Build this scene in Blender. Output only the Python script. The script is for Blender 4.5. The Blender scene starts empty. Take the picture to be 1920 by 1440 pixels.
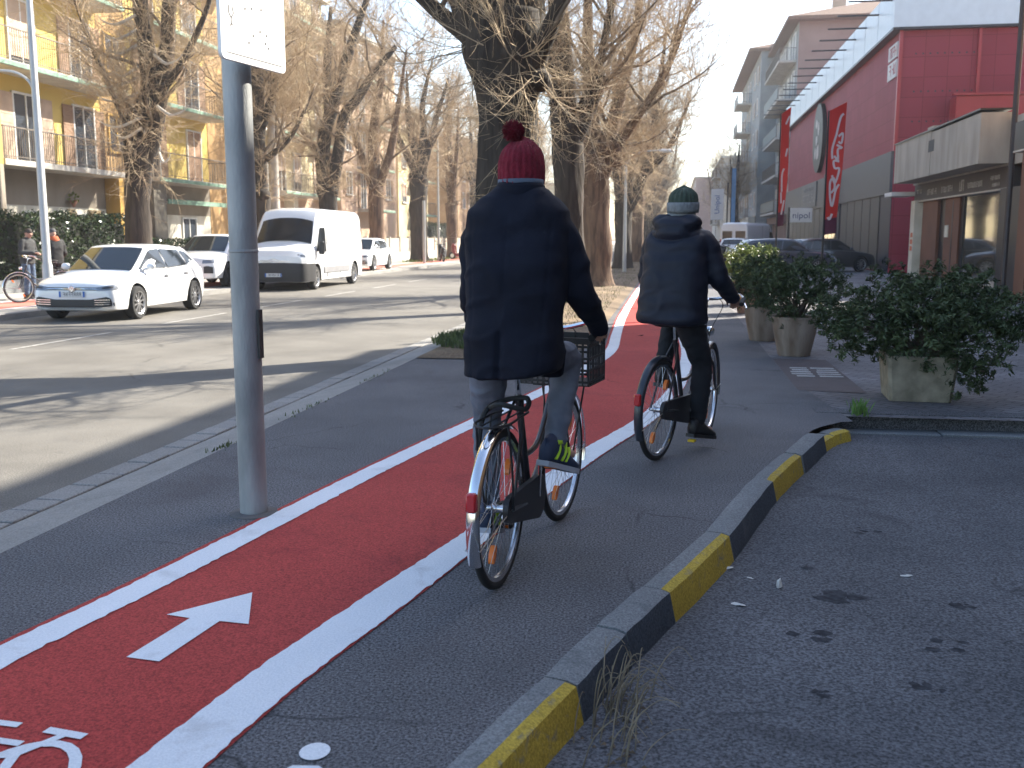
import bpy, bmesh, math, random
from math import sin, cos, pi, radians
from mathutils import Vector, Matrix, noise
import numpy as np
random.seed(7)
rng = np.random.default_rng(11)
S = bpy.context.scene
COL = S.collection

# ------------------------------------------------------------------ camera
F_PX = 1850.0
PITCH = math.atan(275 / F_PX)
YAW = math.atan(302 / (F_PX * cos(PITCH) + 275 * sin(PITCH)))
cam = bpy.data.cameras.new('camera')
cam.sensor_width = 36.0
cam.lens = 36.0 * F_PX / 1920.0
cam.clip_start = 0.05
cam.clip_end = 3000
co = bpy.data.objects.new('camera', cam)
COL.objects.link(co)
co.location = (0, 0, 1.5)
co.rotation_euler = (pi / 2 - PITCH, 0, YAW)
cam.dof.use_dof = True
cam.dof.focus_distance = 5.5
cam.dof.aperture_fstop = 4.5
S.camera = co

# ------------------------------------------------------------------ light
SUN_AZ = radians(45.5)      # from +Y towards +X
SUN_EL = radians(36.0)
W = bpy.data.worlds.new("World")
S.world = W
W.use_nodes = True
nt = W.node_tree
sky = nt.nodes.new('ShaderNodeTexSky')
sky.sky_type = 'NISHITA'
sky.sun_disc = False
sky.sun_elevation = SUN_EL
sky.sun_rotation = SUN_AZ
sky.air_density = 1.0
sky.dust_density = 1.4
sky.ozone_density = 1.0
nt.links.new(sky.outputs[0], nt.nodes['Background'].inputs[0])
nt.nodes['Background'].inputs[1].default_value = 0.10
sl = bpy.data.lights.new('sun', 'SUN')
sl.energy = 4.2
sl.angle = radians(0.5)
sl.color = (1.0, 0.93, 0.8)
so = bpy.data.objects.new('sun', sl)
COL.objects.link(so)
sd = Vector((sin(SUN_AZ) * cos(SUN_EL), cos(SUN_AZ) * cos(SUN_EL), sin(SUN_EL)))
so.rotation_euler = sd.to_track_quat('Z', 'Y').to_euler()
so.location = sd * 60
S.view_settings.view_transform = 'Standard'
S.view_settings.look = 'None'
S.view_settings.exposure = 2.05
S.view_settings.gamma = 1.0
S.cycles.max_bounces = 6
S.cycles.transparent_max_bounces = 8
S.cycles.use_denoising = True

# ------------------------------------------------------------------ materials
MATS = {}
def mat(name, col, rough=.6, metal=0., var=.12, vs=3., bump=0., bs=40., col2=None, coat=0., spec=.5, alpha=None, stretch=None, detail=4):
    if name in MATS: return MATS[name]
    m = bpy.data.materials.new(name); m.use_nodes = True
    t = m.node_tree; N = t.nodes; Lk = t.links.new
    b = N['Principled BSDF']
    b.inputs['Roughness'].default_value = rough
    b.inputs['Metallic'].default_value = metal
    b.inputs['Specular IOR Level'].default_value = spec
    if coat: b.inputs['Coat Weight'].default_value = coat; b.inputs['Coat Roughness'].default_value = .05
    tc = N.new('ShaderNodeTexCoord'); mp = N.new('ShaderNodeMapping')
    Lk(tc.outputs['Object'], mp.inputs[0])
    if stretch: mp.inputs['Scale'].default_value = stretch
    n = N.new('ShaderNodeTexNoise'); n.inputs['Scale'].default_value = vs; n.inputs['Detail'].default_value = detail
    Lk(mp.outputs[0], n.inputs['Vector'])
    r = N.new('ShaderNodeValToRGB')
    c = col; c2 = col2
    if c2 is None:
        a = tuple(max(0, x * (1 - var)) for x in c); d = tuple(min(1, x * (1 + var)) for x in c)
    else: a, d = c, c2
    r.color_ramp.elements[0].position = .32; r.color_ramp.elements[1].position = .68
    r.color_ramp.elements[0].color = (*a, 1); r.color_ramp.elements[1].color = (*d, 1)
    Lk(n.outputs['Fac'], r.inputs[0]); Lk(r.outputs[0], b.inputs['Base Color'])
    if bump:
        n2 = N.new('ShaderNodeTexNoise'); n2.inputs['Scale'].default_value = bs; n2.inputs['Detail'].default_value = 3
        Lk(mp.outputs[0], n2.inputs['Vector'])
        bp = N.new('ShaderNodeBump'); bp.inputs['Strength'].default_value = bump; bp.inputs['Distance'].default_value = .02
        Lk(n2.outputs['Fac'], bp.inputs['Height']); Lk(bp.outputs[0], b.inputs['Normal'])
    MATS[name] = m
    return m

def ground_mat(name, base, base2, speck=.5, stain=(.03, .03, .03), stain_amt=.5, crack=0., bump=.35, rough=.85, fine=220., cs=.55, stainscale=1.3, worn=None):
    """asphalt-like: broad patches, fine aggregate, stains, cracks"""
    m = bpy.data.materials.new(name); m.use_nodes = True
    t = m.node_tree; N = t.nodes; Lk = t.links.new
    b = N['Principled BSDF']; b.inputs['Roughness'].default_value = rough
    b.inputs['Specular IOR Level'].default_value = .3
    tc = N.new('ShaderNodeTexCoord')
    def noise_(sc, det=5, rgh=.55, dist=0):
        n = N.new('ShaderNodeTexNoise'); n.inputs['Scale'].default_value = sc; n.inputs['Detail'].default_value = det
        n.inputs['Roughness'].default_value = rgh; n.inputs['Distortion'].default_value = dist
        Lk(tc.outputs['Object'], n.inputs['Vector']); return n.outputs['Fac']
    def ramp(f, p0, p1, c0, c1):
        r = N.new('ShaderNodeValToRGB'); r.color_ramp.elements[0].position = p0; r.color_ramp.elements[1].position = p1
        r.color_ramp.elements[0].color = (*c0, 1); r.color_ramp.elements[1].color = (*c1, 1); Lk(f, r.inputs[0]); return r.outputs[0]
    def mix(mode, fac, a, c):
        x = N.new('ShaderNodeMix'); x.data_type = 'RGBA'; x.blend_type = mode
        if isinstance(fac, float): x.inputs[0].default_value = fac
        else: Lk(fac, x.inputs[0])
        if isinstance(a, tuple): x.inputs[6].default_value = (*a, 1)
        else: Lk(a, x.inputs[6])
        if isinstance(c, tuple): x.inputs[7].default_value = (*c, 1)
        else: Lk(c, x.inputs[7])
        return x.outputs[2]
    c = ramp(noise_(.7, 6, .6), .35, .65, base, base2)
    fn = noise_(fine, 2, .7)
    c = mix('OVERLAY', speck, c, ramp(fn, .36, .64, (.12,) * 3, (.88,) * 3))
    v = N.new('ShaderNodeTexVoronoi'); v.inputs['Scale'].default_value = fine * .38; Lk(tc.outputs['Object'], v.inputs['Vector'])
    c = mix('MIX', ramp(v.outputs['Distance'], .02, .16, (.55 * speck,) * 3, (0, 0, 0)), c, tuple(min(1, x * 2.4) for x in base2))
    st = ramp(noise_(stainscale, 6, .65, .6), .56, .74, (0, 0, 0), (stain_amt,) * 3)
    c = mix('MIX', st, c, stain)
    if crack:
        v2 = N.new('ShaderNodeTexVoronoi'); v2.feature = 'DISTANCE_TO_EDGE'; v2.inputs['Scale'].default_value = cs
        wn = N.new('ShaderNodeTexNoise'); wn.inputs['Scale'].default_value = 2.5; wn.inputs['Detail'].default_value = 5
        Lk(tc.outputs['Object'], wn.inputs['Vector'])
        va = N.new('ShaderNodeMix'); va.data_type = 'RGBA'; va.blend_type = 'ADD'; va.inputs[0].default_value = .35
        Lk(tc.outputs['Object'], va.inputs[6]); Lk(wn.outputs['Color'], va.inputs[7]); Lk(va.outputs[2], v2.inputs['Vector'])
        ck = ramp(v2.outputs['Distance'], .0, .008, (crack,) * 3, (0, 0, 0))
        gate = ramp(noise_(.9, 2), .5, .6, (0, 0, 0), (1, 1, 1))
        ck = mix('MULTIPLY', 1.0, ck, gate)
        c = mix('MIX', ck, c, tuple(x * .3 for x in base))
    Lk(c, b.inputs['Base Color'])
    bp = N.new('ShaderNodeBump'); bp.inputs['Strength'].default_value = bump; bp.inputs['Distance'].default_value = .006
    Lk(fn, bp.inputs['Height']); Lk(bp.outputs[0], b.inputs['Normal'])
    MATS[name] = m
    return m

def glass(name, col=(.02, .025, .03), rough=.04):
    if name in MATS: return MATS[name]
    m = bpy.data.materials.new(name); m.use_nodes = True
    b = m.node_tree.nodes['Principled BSDF']
    b.inputs['Base Color'].default_value = (*col, 1); b.inputs['Roughness'].default_value = rough
    b.inputs['Specular IOR Level'].default_value = .9
    b.inputs['Coat Weight'].default_value = .6
    N = m.node_tree.nodes
    n = N.new('ShaderNodeTexNoise'); n.inputs['Scale'].default_value = 1.2
    bp = N.new('ShaderNodeBump'); bp.inputs['Strength'].default_value = .06
    m.node_tree.links.new(n.outputs['Fac'], bp.inputs['Height']); m.node_tree.links.new(bp.outputs[0], b.inputs['Normal'])
    MATS[name] = m
    return m

# ------------------------------------------------------------------ object helpers
def tag(o, label=None, cat=None, group=None, kind=None):
    if label: o['label'] = label
    if cat: o['category'] = cat
    if group: o['group'] = group
    if kind: o['kind'] = kind
    return o
def thing(name, label, cat, loc=(0, 0, 0), rz=0., group=None):
    o = bpy.data.objects.new(name, None); COL.objects.link(o)
    o.empty_display_size = .2
    o.location = loc; o.rotation_euler = (0, 0, rz)
    return tag(o, label, cat, group)
def kids(o): return [c for c in o.children]
def copy_tree(o, parent=None):
    c = o.copy(); COL.objects.link(c); c.parent = parent
    for ch in kids(o): copy_tree(ch, c)
    return c

class MB:
    def __init__(s): s.v = []; s.f = []; s.mi = []; s.m = 0
    def add(s, vs, fs, m=None):
        o = len(s.v); s.v += [tuple(p) for p in vs]; s.f += [tuple(i + o for i in f) for f in fs]
        s.mi += [s.m if m is None else m] * len(fs); return s
    def box(s, x0, x1, y0, y1, z0, z1, m=None, bev=0.):
        if x0 > x1: x0, x1 = x1, x0
        if y0 > y1: y0, y1 = y1, y0
        if z0 > z1: z0, z1 = z1, z0
        if bev > 0:
            b = bev
            prof = [(x0 + b, y0), (x1 - b, y0), (x1, y0 + b), (x1, y1 - b), (x1 - b, y1), (x0 + b, y1), (x0, y1 - b), (x0, y0 + b)]
            ins = [(x0 + b, y0 + b), (x1 - b, y0 + b), (x1 - b, y0 + b), (x1 - b, y1 - b), (x1 - b, y1 - b), (x0 + b, y1 - b), (x0 + b, y1 - b), (x0 + b, y0 + b)]
            vs = [(x, y, z0) for x, y in ins] + [(x, y, z0 + b) for x, y in prof] + [(x, y, z1 - b) for x, y in prof] + [(x, y, z1) for x, y in ins]
            fs = []
            for k in range(3):
                for i in range(8):
                    j = (i + 1) % 8; fs.append((k * 8 + i, k * 8 + j, k * 8 + 8 + j, k * 8 + 8 + i))
            fs.append((24, 26, 28, 30)); fs.append((6, 4, 2, 0))
            # collapse duplicates is done in build
            s.need_merge = True
            return s.add(vs, fs, m)
        vs = [(x, y, z) for z in (z0, z1) for x, y in ((x0, y0), (x1, y0), (x1, y1), (x0, y1))]
        return s.add(vs, [(3, 2, 1, 0), (4, 5, 6, 7), (0, 1, 5, 4), (1, 2, 6, 5), (2, 3, 7, 6), (3, 0, 4, 7)], m)
    def rings(s, rs, closed=True, cap=True, m=None):
        n = len(rs[0]); vs = [p for r in rs for p in r]; fs = []
        for k in range(len(rs) - 1):
            for i in range(n if closed else n - 1):
                j = (i + 1) % n; fs.append((k * n + i, k * n + j, (k + 1) * n + j, (k + 1) * n + i))
        if cap and closed: fs.append(tuple(range(n - 1, -1, -1))); fs.append(tuple((len(rs) - 1) * n + i for i in range(n)))
        return s.add(vs, fs, m)
    def tube(s, pts, r, n=8, m=None, cap=True, flat=1.0):
        P = [Vector(p) for p in pts]
        R = r if isinstance(r, (list, tuple)) else [r] * len(P)
        rs = []; prev = None
        for i, p in enumerate(P):
            d = (P[min(i + 1, len(P) - 1)] - P[max(i - 1, 0)]).normalized()
            if prev is None:
                a = Vector((0, 0, 1)) if abs(d.z) < .9 else Vector((1, 0, 0))
                u = d.cross(a).normalized()
            else:
                u = (prev - d * prev.dot(d)).normalized()
            prev = u; w = d.cross(u)
            rs.append([p + (u * cos(2 * pi * k / n) + w * sin(2 * pi * k / n) * flat) * R[i] for k in range(n)])
        return s.rings(rs, True, cap, m)
    def lathe(s, prof, n=16, axis='z', c=(0, 0, 0), m=None, cap=False):
        rs = []
        for r, h in prof:
            ring = []
            for k in range(n):
                a = 2 * pi * k / n
                if axis == 'z': ring.append((c[0] + r * cos(a), c[1] + r * sin(a), c[2] + h))
                elif axis == 'x': ring.append((c[0] + h, c[1] + r * cos(a), c[2] + r * sin(a)))
                else: ring.append((c[0] + r * sin(a), c[1] + h, c[2] + r * cos(a)))
            rs.append(ring)
        return s.rings(rs, True, cap, m)
    def prism(s, poly, z0, z1, m=None):
        n = len(poly)
        vs = [(x, y, z0) for x, y in poly] + [(x, y, z1) for x, y in poly]
        return s.add(vs, [tuple(range(n - 1, -1, -1)), tuple(range(n, 2 * n))] + [(i, (i + 1) % n, n + (i + 1) % n, n + i) for i in range(n)], m)
    def ball(s, c, r, n=12, m=None, sc=(1, 1, 1)):
        rs = []
        for k in range(1, n // 2):
            a = pi * k / (n // 2)
            rs.append([(c[0] + r * sc[0] * sin(a) * cos(2 * pi * j / n), c[1] + r * sc[1] * sin(a) * sin(2 * pi * j / n), c[2] - r * sc[2] * cos(a)) for j in range(n)])
        return s.rings(rs, True, True, m)
    def quad(s, a, b, c, d, m=None): return s.add([a, b, c, d], [(0, 1, 2, 3)], m)
    def build(s, name, mats, parent=None, smooth=False, merge=False, loc=None):
        me = bpy.data.meshes.new(name); me.from_pydata(s.v, [], s.f)
        if not isinstance(mats, (list, tuple)): mats = [mats]
        for x in mats: me.materials.append(x)
        me.polygons.foreach_set('material_index', s.mi)
        if merge or getattr(s, 'need_merge', False):
            bm = bmesh.new(); bm.from_mesh(me); bmesh.ops.remove_doubles(bm, verts=bm.verts, dist=1e-5)
            bmesh.ops.dissolve_degenerate(bm, edges=bm.edges, dist=1e-6)
            bmesh.ops.recalc_face_normals(bm, faces=bm.faces); bm.to_mesh(me); bm.free()
        me.update()
        if smooth:
            me.polygons.foreach_set('use_smooth', [True] * len(me.polygons))
            if smooth != 'all':
                try: me.set_sharp_from_angle(angle=radians(38))
                except Exception: pass
        o = bpy.data.objects.new(name, me); COL.objects.link(o)
        if parent: o.parent = parent
        if loc: o.location = loc
        return o

def baked(mb, name, mats, parent, mods, smooth=True):
    """build an object, apply modifiers, keep only the resulting mesh"""
    o = mb.build('tmp_' + name, mats)
    bm = bmesh.new(); bm.from_mesh(o.data); bmesh.ops.remove_doubles(bm, verts=bm.verts, dist=1e-6)
    bmesh.ops.recalc_face_normals(bm, faces=bm.faces); bm.to_mesh(o.data); bm.free()
    for kind, kw in mods:
        md = o.modifiers.new(kind, kind)
        for k, v in kw.items(): setattr(md, k, v)
    dg = bpy.context.evaluated_depsgraph_get(); dg.update()
    me = bpy.data.meshes.new_from_object(o.evaluated_get(dg), depsgraph=dg)
    bpy.data.objects.remove(o)
    me.name = name
    if smooth: me.polygons.foreach_set('use_smooth', [True] * len(me.polygons))
    r = bpy.data.objects.new(name, me); COL.objects.link(r); r.parent = parent
    return r

def catmull(pts, per=6):
    P = [Vector(p) for p in pts]; out = []
    for i in range(len(P) - 1):
        a = P[max(i - 1, 0)]; b = P[i]; c = P[i + 1]; d = P[min(i + 2, len(P) - 1)]
        for k in range(per):
            t = k / per
            out.append(.5 * ((2 * b) + (c - a) * t + (2 * a - 5 * b + 4 * c - d) * t * t + (3 * b - a - 3 * c + d) * t ** 3))
    out.append(P[-1]); return out
def catnum(v, per=6): return [p.x for p in catmull([(x, 0, 0) for x in v], per)]

FONT = None
def text_mesh(body, size, name, material, parent, M, depth=.004):
    cu = bpy.data.curves.new('t', 'FONT'); cu.body = body; cu.size = size; cu.extrude = depth
    cu.align_x = 'CENTER'; cu.align_y = 'CENTER'; cu.resolution_u = 3
    o = bpy.data.objects.new('t', cu); COL.objects.link(o)
    dg = bpy.context.evaluated_depsgraph_get(); dg.update()
    me = bpy.data.meshes.new_from_object(o.evaluated_get(dg), depsgraph=dg)
    bpy.data.objects.remove(o)
    me.materials.clear(); me.materials.append(material); me.transform(M); me.name = name
    r = bpy.data.objects.new(name, me); COL.objects.link(r); r.parent = parent
    return r
# ================================================================== GROUND
def sheet(name, poly, z, m, kind='structure', sub=0):
    b = MB(); b.add([(x, y, z) for x, y in poly], [tuple(range(len(poly)))])
    o = b.build(name, m)
    if kind: o['kind'] = kind
    return o
def strip_pts(A, B): return [(p.x, p.y) for p in catmull([(x, y, 0) for x, y in A], 8)], [(p.x, p.y) for p in catmull([(x, y, 0) for x, y in B], 8)]
def ribbon(name, A, B, z, m, kind='structure'):
    n = min(len(A), len(B)); b = MB()
    vs = [(x, y, z) for x, y in A[:n]] + [(x, y, z) for x, y in B[:n]]
    b.add(vs, [(i, n + i, n + i + 1, i + 1) for i in range(n - 1)])
    o = b.build(name, m)
    if kind: o['kind'] = kind
    return o

ROADZ = -.10
m_road = ground_mat('road_asphalt', (.115, .107, .095), (.165, .155, .138), speck=.45, stain=(.09, .085, .08), stain_amt=.55, crack=.5, fine=90, cs=.25, stainscale=.5)
m_pav = ground_mat('pavement_asphalt', (.085, .086, .092), (.125, .123, .13), speck=.9, stain=(.055, .045, .048), stain_amt=.6, crack=.8, fine=95, stainscale=.6)
m_lot = ground_mat('lot_asphalt', (.068, .071, .079), (.115, .117, .126), speck=.8, stain=(.02, .02, .024), stain_amt=.85, crack=.9, fine=75, stainscale=.9, cs=.5)
m_lane = ground_mat('lane_red_paint', (.33, .037, .032), (.40, .052, .043), speck=.5, stain=(.2, .022, .026), stain_amt=.8, crack=.6, bump=.5, fine=110, stainscale=1.4, cs=.3)
m_line = ground_mat('lane_white_paint', (.64, .67, .70), (.74, .76, .78), speck=.22, stain=(.42, .41, .41), stain_amt=.6, bump=.5, fine=110, stainscale=3.2)
m_sidew = ground_mat('left_pavement_concrete', (.3, .28, .25), (.4, .375, .34), speck=.2, stain=(.2, .19, .17), stain_amt=.5, fine=60)
m_soil = ground_mat('soil', (.10, .07, .045), (.2, .145, .09), speck=.6, stain=(.06, .045, .03), stain_amt=.6, fine=40, stainscale=3)
m_kerbc = ground_mat('kerb_concrete', (.15, .16, .165), (.215, .225, .225), speck=.4, stain=(.08, .09, .1), stain_amt=.6, fine=110, stainscale=4)
m_kerbd = ground_mat('kerb_dark_paint', (.035, .045, .06), (.07, .085, .105), speck=.4, stain=(.12, .13, .14), stain_amt=.5, fine=90, stainscale=5)
m_kerby = ground_mat('kerb_yellow_paint', (.34, .235, .03), (.50, .36, .055), speck=.35, stain=(.15, .155, .155), stain_amt=1.0, fine=90, stainscale=13)
m_gutter = ground_mat('gutter_stone', (.2, .195, .185), (.28, .27, .255), speck=.3, stain=(.12, .12, .115), stain_amt=.5, fine=80, stainscale=3)

# far ground and the road
sheet('ground', [(-400, -60), (400, -60), (400, 900), (-400, 900)], -.145, m_soil)
sheet('road', [(-12.8, -40), (-3.62, -40), (-3.62, 700), (-12.8, 700)], ROADZ, m_road)
sheet('left_pavement', [(-21.3, -30), (-13.0, -30), (-13.0, 500), (-21.3, 500)], 0, m_sidew)
b = MB(); b.box(-13.0, -12.8, -30, 500, -.12, .015); tag(b.build('left_kerb', m_gutter), kind='structure')
ribbon('left_cycle_path', [(-15.3, y) for y in (-10, 300)], [(-13.9, y) for y in (-10, 300)], .004, mat('left_path_red', (.5, .16, .12), .8, var=.1))
for x in (-15.42, -13.9):
    ribbon('left_cycle_path_line', [(x, -10), (x, 300)], [(x + .12, -10), (x + .12, 300)], .008, m_line)

# kerb line along parking lot (inner edge of stones, top edge, foot)
KI = [(-1.2, 1.0), (-.85, 1.8), (-.6, 2.56), (-.42, 3.13), (-.26, 3.66), (-.05, 4.26), (.2, 5.0), (.53, 6.2), (.8, 7.0), (1.12, 7.9), (1.4, 8.3)]
ki = [(p.x, p.y) for p in catmull([(x, y, 0) for x, y in KI], 10)]
def offs(line, d):
    out = []
    for i, (x, y) in enumerate(line):
        a = line[max(0, i - 1)]; c = line[min(len(line) - 1, i + 1)]
        t = Vector((c[0] - a[0], c[1] - a[1])).normalized()
        out.append((x + t.y * d, y - t.x * d))
    return out
ko = offs(ki, .125)
# pavement (right side of the road) as one sheet bounded by the kerb curve
rb_ = [(-1.6, -20)] + ki + [(1.5, 8.34), (1.44, 9.0), (1.3, 10.5), (1.25, 11.7), (1.25, 14.7), (1.25, 60), (1.25, 400)]
ribbon('pavement', [(-3.15, y) for x, y in rb_], rb_, 0, m_pav)
# sloping side strip down to the gutter
b = MB()
for y0, y1 in ((-20, 13), (13, 60), (60, 400)):
    b.add([(-3.62, y0, -.094), (-3.42, y0, -.045), (-3.15, y0, .001), (-3.62, y1, -.094), (-3.42, y1, -.045), (-3.15, y1, .001)], [(0, 1, 4, 3), (1, 2, 5, 4)])
tag(b.build('pavement_edge', m_gutter), kind='structure')
b = MB(); y = -3.
while y < 60:
    l = .22 + random.random() * .16
    b.box(-3.83 + random.uniform(-.006, .006), -3.64, y + .008, y + l - .008, -.12, -.088 + random.uniform(-.004, .004), bev=.006); y += l
tag(b.build('gutter_cobbles', m_gutter), kind='structure')

# parking lot
sheet('parking_lot', [(-1.6, -20), (60, -20), (60, 8.45), (1.2, 8.45), (.4, 6.2), (-.7, 3.2), (-1.6, 1)], -.13, m_lot)
b = MB(); rs_ = random.Random(14)
for (x, y, s) in ((.78, 4.45, .07), (.62, 4.05, .05), (1.15, 4.0, .04), (1.3, 4.5, .03), (1.5, 3.8, .035), (.95, 3.6, .03), (1.7, 4.3, .028), (.7, 4.9, .025), (1.9, 5.2, .03), (1.4, 3.3, .04), (2.1, 3.9, .03), (.55, 3.5, .025), (1.1, 5.6, .03)):
    for q in range(5):
        cx_, cy_, sz = x + rs_.gauss(0, s), y + rs_.gauss(0, s), s * rs_.uniform(.4, 1.0)
        b.add([(cx_ + sz * rs_.uniform(.6, 1.2) * cos(2 * pi * k / 11), cy_ + sz * rs_.uniform(.5, 1.0) * sin(2 * pi * k / 11), -.1285 + q * .0001) for k in range(11)], [tuple(range(11))])
tag(b.build('lot_stain', mat('oil_stain', (.05, .051, .056), .95, vs=30, var=.4, spec=.1)), kind='structure')
# plaza of interlocking blocks
m_pl = bpy.data.materials.new('plaza_blocks'); m_pl.use_nodes = True
t = m_pl.node_tree; N = t.nodes; Lk = t.links.new; pb = N['Principled BSDF']; pb.inputs['Roughness'].default_value = .85
tc = N.new('ShaderNodeTexCoord'); mp = N.new('ShaderNodeMapping'); mp.inputs['Rotation'].default_value = (0, 0, radians(38))
Lk(tc.outputs['Object'], mp.inputs[0])
wv = N.new('ShaderNodeTexWave'); wv.inputs['Scale'].default_value = 3.0; wv.inputs['Distortion'].default_value = 0.
nz = N.new('ShaderNodeTexNoise'); nz.inputs['Scale'].default_value = 5
Lk(mp.outputs[0], nz.inputs['Vector'])
ad = N.new('ShaderNodeMix'); ad.data_type = 'RGBA'; ad.blend_type = 'ADD'; ad.inputs[0].default_value = .05
Lk(mp.outputs[0], ad.inputs[6]); Lk(nz.outputs['Color'], ad.inputs[7])
bk = N.new('ShaderNodeTexBrick'); bk.inputs['Scale'].default_value = 1.0
bk.inputs['Brick Width'].default_value = .22; bk.inputs['Row Height'].default_value = .11; bk.inputs['Mortar Size'].default_value = .008
bk.inputs['Color1'].default_value = (.15, .145, .155, 1); bk.inputs['Color2'].default_value = (.205, .195, .205, 1); bk.inputs['Mortar'].default_value = (.075, .07, .072, 1)
Lk(ad.outputs[2], bk.inputs['Vector'])
n2 = N.new('ShaderNodeTexNoise'); n2.inputs['Scale'].default_value = .8; n2.inputs['Detail'].default_value = 5
Lk(tc.outputs['Object'], n2.inputs['Vector'])
rr = N.new('ShaderNodeValToRGB'); rr.color_ramp.elements[0].color = (.6, .58, .58, 1); rr.color_ramp.elements[1].color = (1, 1, 1, 1)
rr.color_ramp.elements[0].position = .35; rr.color_ramp.elements[1].position = .6
Lk(n2.outputs['Fac'], rr.inputs[0])
ml = N.new('ShaderNodeMix'); ml.data_type = 'RGBA'; ml.blend_type = 'MULTIPLY'; ml.inputs[0].default_value = 1
Lk(bk.outputs['Color'], ml.inputs[6]); Lk(rr.outputs[0], ml.inputs[7]); Lk(ml.outputs[2], pb.inputs['Base Color'])
bp = N.new('ShaderNodeBump'); bp.inputs['Strength'].default_value = .5; bp.inputs['Distance'].default_value = .01; bp.invert = True
Lk(bk.outputs['Fac'], bp.inputs['Height']); Lk(bp.outputs[0], pb.inputs['Normal'])
sheet('plaza_paving', [(1.0, 14.7), (1.0, 11.7), (1.0, 8.6), (60, 8.6), (60, 300), (1.27, 300)], -.004, m_pl)
# asphalt patch with inspection-cover slabs in front of the round pot
sheet('service_patch', [(1.26, 10.0), (1.9, 9.9), (1.9, 12.6), (1.26, 12.6)], .001, ground_mat('patch', (.085, .07, .07), (.12, .10, .10), speck=.4, fine=140))
b = MB()
for k in range(5):
    for x0, x1 in ((1.32, 1.56), (1.6, 1.86)):
        y = 11.0 + k * .17
        b.box(x0 + random.uniform(0, .06), x1, y, y + .075, .002, .006)
tag(b.build('pavement_slats', mat('slat_paint', (.36, .35, .34), .8, var=.2)), kind='structure')
b = MB(); b.box(1.26, 14, 8.73, 8.95, -.13, .004, 0); 
x = 1.5
while x < 14:
    l = .75; b.box(x, x + l - .012, 8.5, 8.70, -.2, -.118 + random.uniform(-.006, .006), 1, bev=.006); x += l
tag(b.build('plaza_kerb', [m_pav, m_kerbc]), kind='structure')

# kerb stones: painted yellow / dark in turn (one structure, slots by stone)
seg = []; acc = 0; L = [0]
for i in range(1, len(ki)):
    acc += math.hypot(ki[i][0] - ki[i - 1][0], ki[i][1] - ki[i - 1][1]); L.append(acc)
def at_len(s, line):
    for i in range(1, len(L)):
        if L[i] >= s:
            t = (s - L[i - 1]) / (L[i] - L[i - 1] + 1e-9)
            return (line[i - 1][0] + (line[i][0] - line[i - 1][0]) * t, line[i - 1][1] + (line[i][1] - line[i - 1][1]) * t)
    return line[-1]
def len_at_y(y):
    for i in range(1, len(ki)):
        if ki[i][1] >= y: return L[i]
    return L[-1]
b = MB()
#  y-ranges on the inner edge: (y0, y1, paint)
stones = [(1.2, 2.15, 1), (2.15, 3.14, 2), (3.14, 3.62, 1), (3.62, 4.10, 1), (4.10, 4.98, 2), (4.98, 6.12, 1), (6.12, 6.98, 2), (6.98, 7.75, 1), (7.75, 8.0, 2), (8.0, 8.25, 2)]
for (ya, yb, kind) in stones:
    s0, s1 = len_at_y(ya), len_at_y(yb); n = 7; R = []
    jz = random.uniform(-.006, .006); jx = random.uniform(-.006, .006)
    low = .0 if yb < 7.8 else -.05
    for k in range(n):
        s = s0 + .006 + (s1 - s0 - .012) * k / (n - 1)
        x0, y0 = at_len(s, ki); x1, y1 = at_len(s, ko)
        d = Vector((x1 - x0, y1 - y0)); d.normalize()
        pts = [(0, -.15), (0, .004), (.008, .012), (.085, .012), (.125, -.004), (.155, -.135), (.155, -.17)]
        e = .006 if k in (0, n - 1) else 0
        wob = random.uniform(-.003, .003)
        R.append([(x0 + d.x * (h + jx + wob), y0 + d.y * (h + jx + wob), z + jz - (e if z > 0 else 0) + low) for h, z in pts])
    nn = 7; vs = [p for r in R for p in r]
    for k in range(n - 1):
        for i in range(nn - 1):
            # top inner part stays bare concrete, outer part and face are painted
            mi = 0 if i <= 2 else (2 if kind == 2 else 1)
            if i == 3: mi = 2 if kind == 2 else 0
            b.add([vs[k * nn + i], vs[k * nn + i + 1], vs[(k + 1) * nn + i + 1], vs[(k + 1) * nn + i]], [(0, 1, 2, 3)], mi)
            if i == 2 and kind == 2: b.mi[-1] = 0
    b.add(R[0], [tuple(range(nn))], 0); b.add(R[-1], [tuple(range(nn - 1, -1, -1))], 2 if kind == 2 else 1)
tag(b.build('kerb', [m_kerbc, m_kerbd, m_kerby], merge=True, smooth=True), kind='structure')

# cycle lane: red field, white border lines, arrow, symbols
LO = [(-3.2, -3), (-2.72, 1.0), (-2.48, 2.6), (-2.42, 3.11), (-2.30, 3.78), (-2.15, 4.75), (-1.95, 6.06), (-1.62, 7.9), (-1.25, 9.8), (-1.0, 11.6), (-.86, 13.3), (-.93, 16), (-1.0, 20), (-1.02, 30), (-1.02, 60)]
LI = [(x + .155, y - .02) for x, y in LO]
RI = [(-1.95, -3), (-1.78, .4), (-1.6, 1.9), (-1.5, 2.42), (-1.41, 3.04), (-1.22, 3.93), (-.98, 4.98), (-.64, 6.7), (-.27, 8.15), (-.02, 9.8), (.1, 11.6), (.14, 13.3), (.1, 16), (.05, 20), (.03, 30), (.03, 60)]
RW = [.22, .22, .21, .205, .20, .195, .155, .175, .155, .145, .14, .13, .13, .13, .13, .13]
RO = [(x + w, y - .03) for (x, y), w in zip(RI, RW)]
lo, li = strip_pts(LO, LI); ri, ro = strip_pts(RI, RO)
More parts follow.
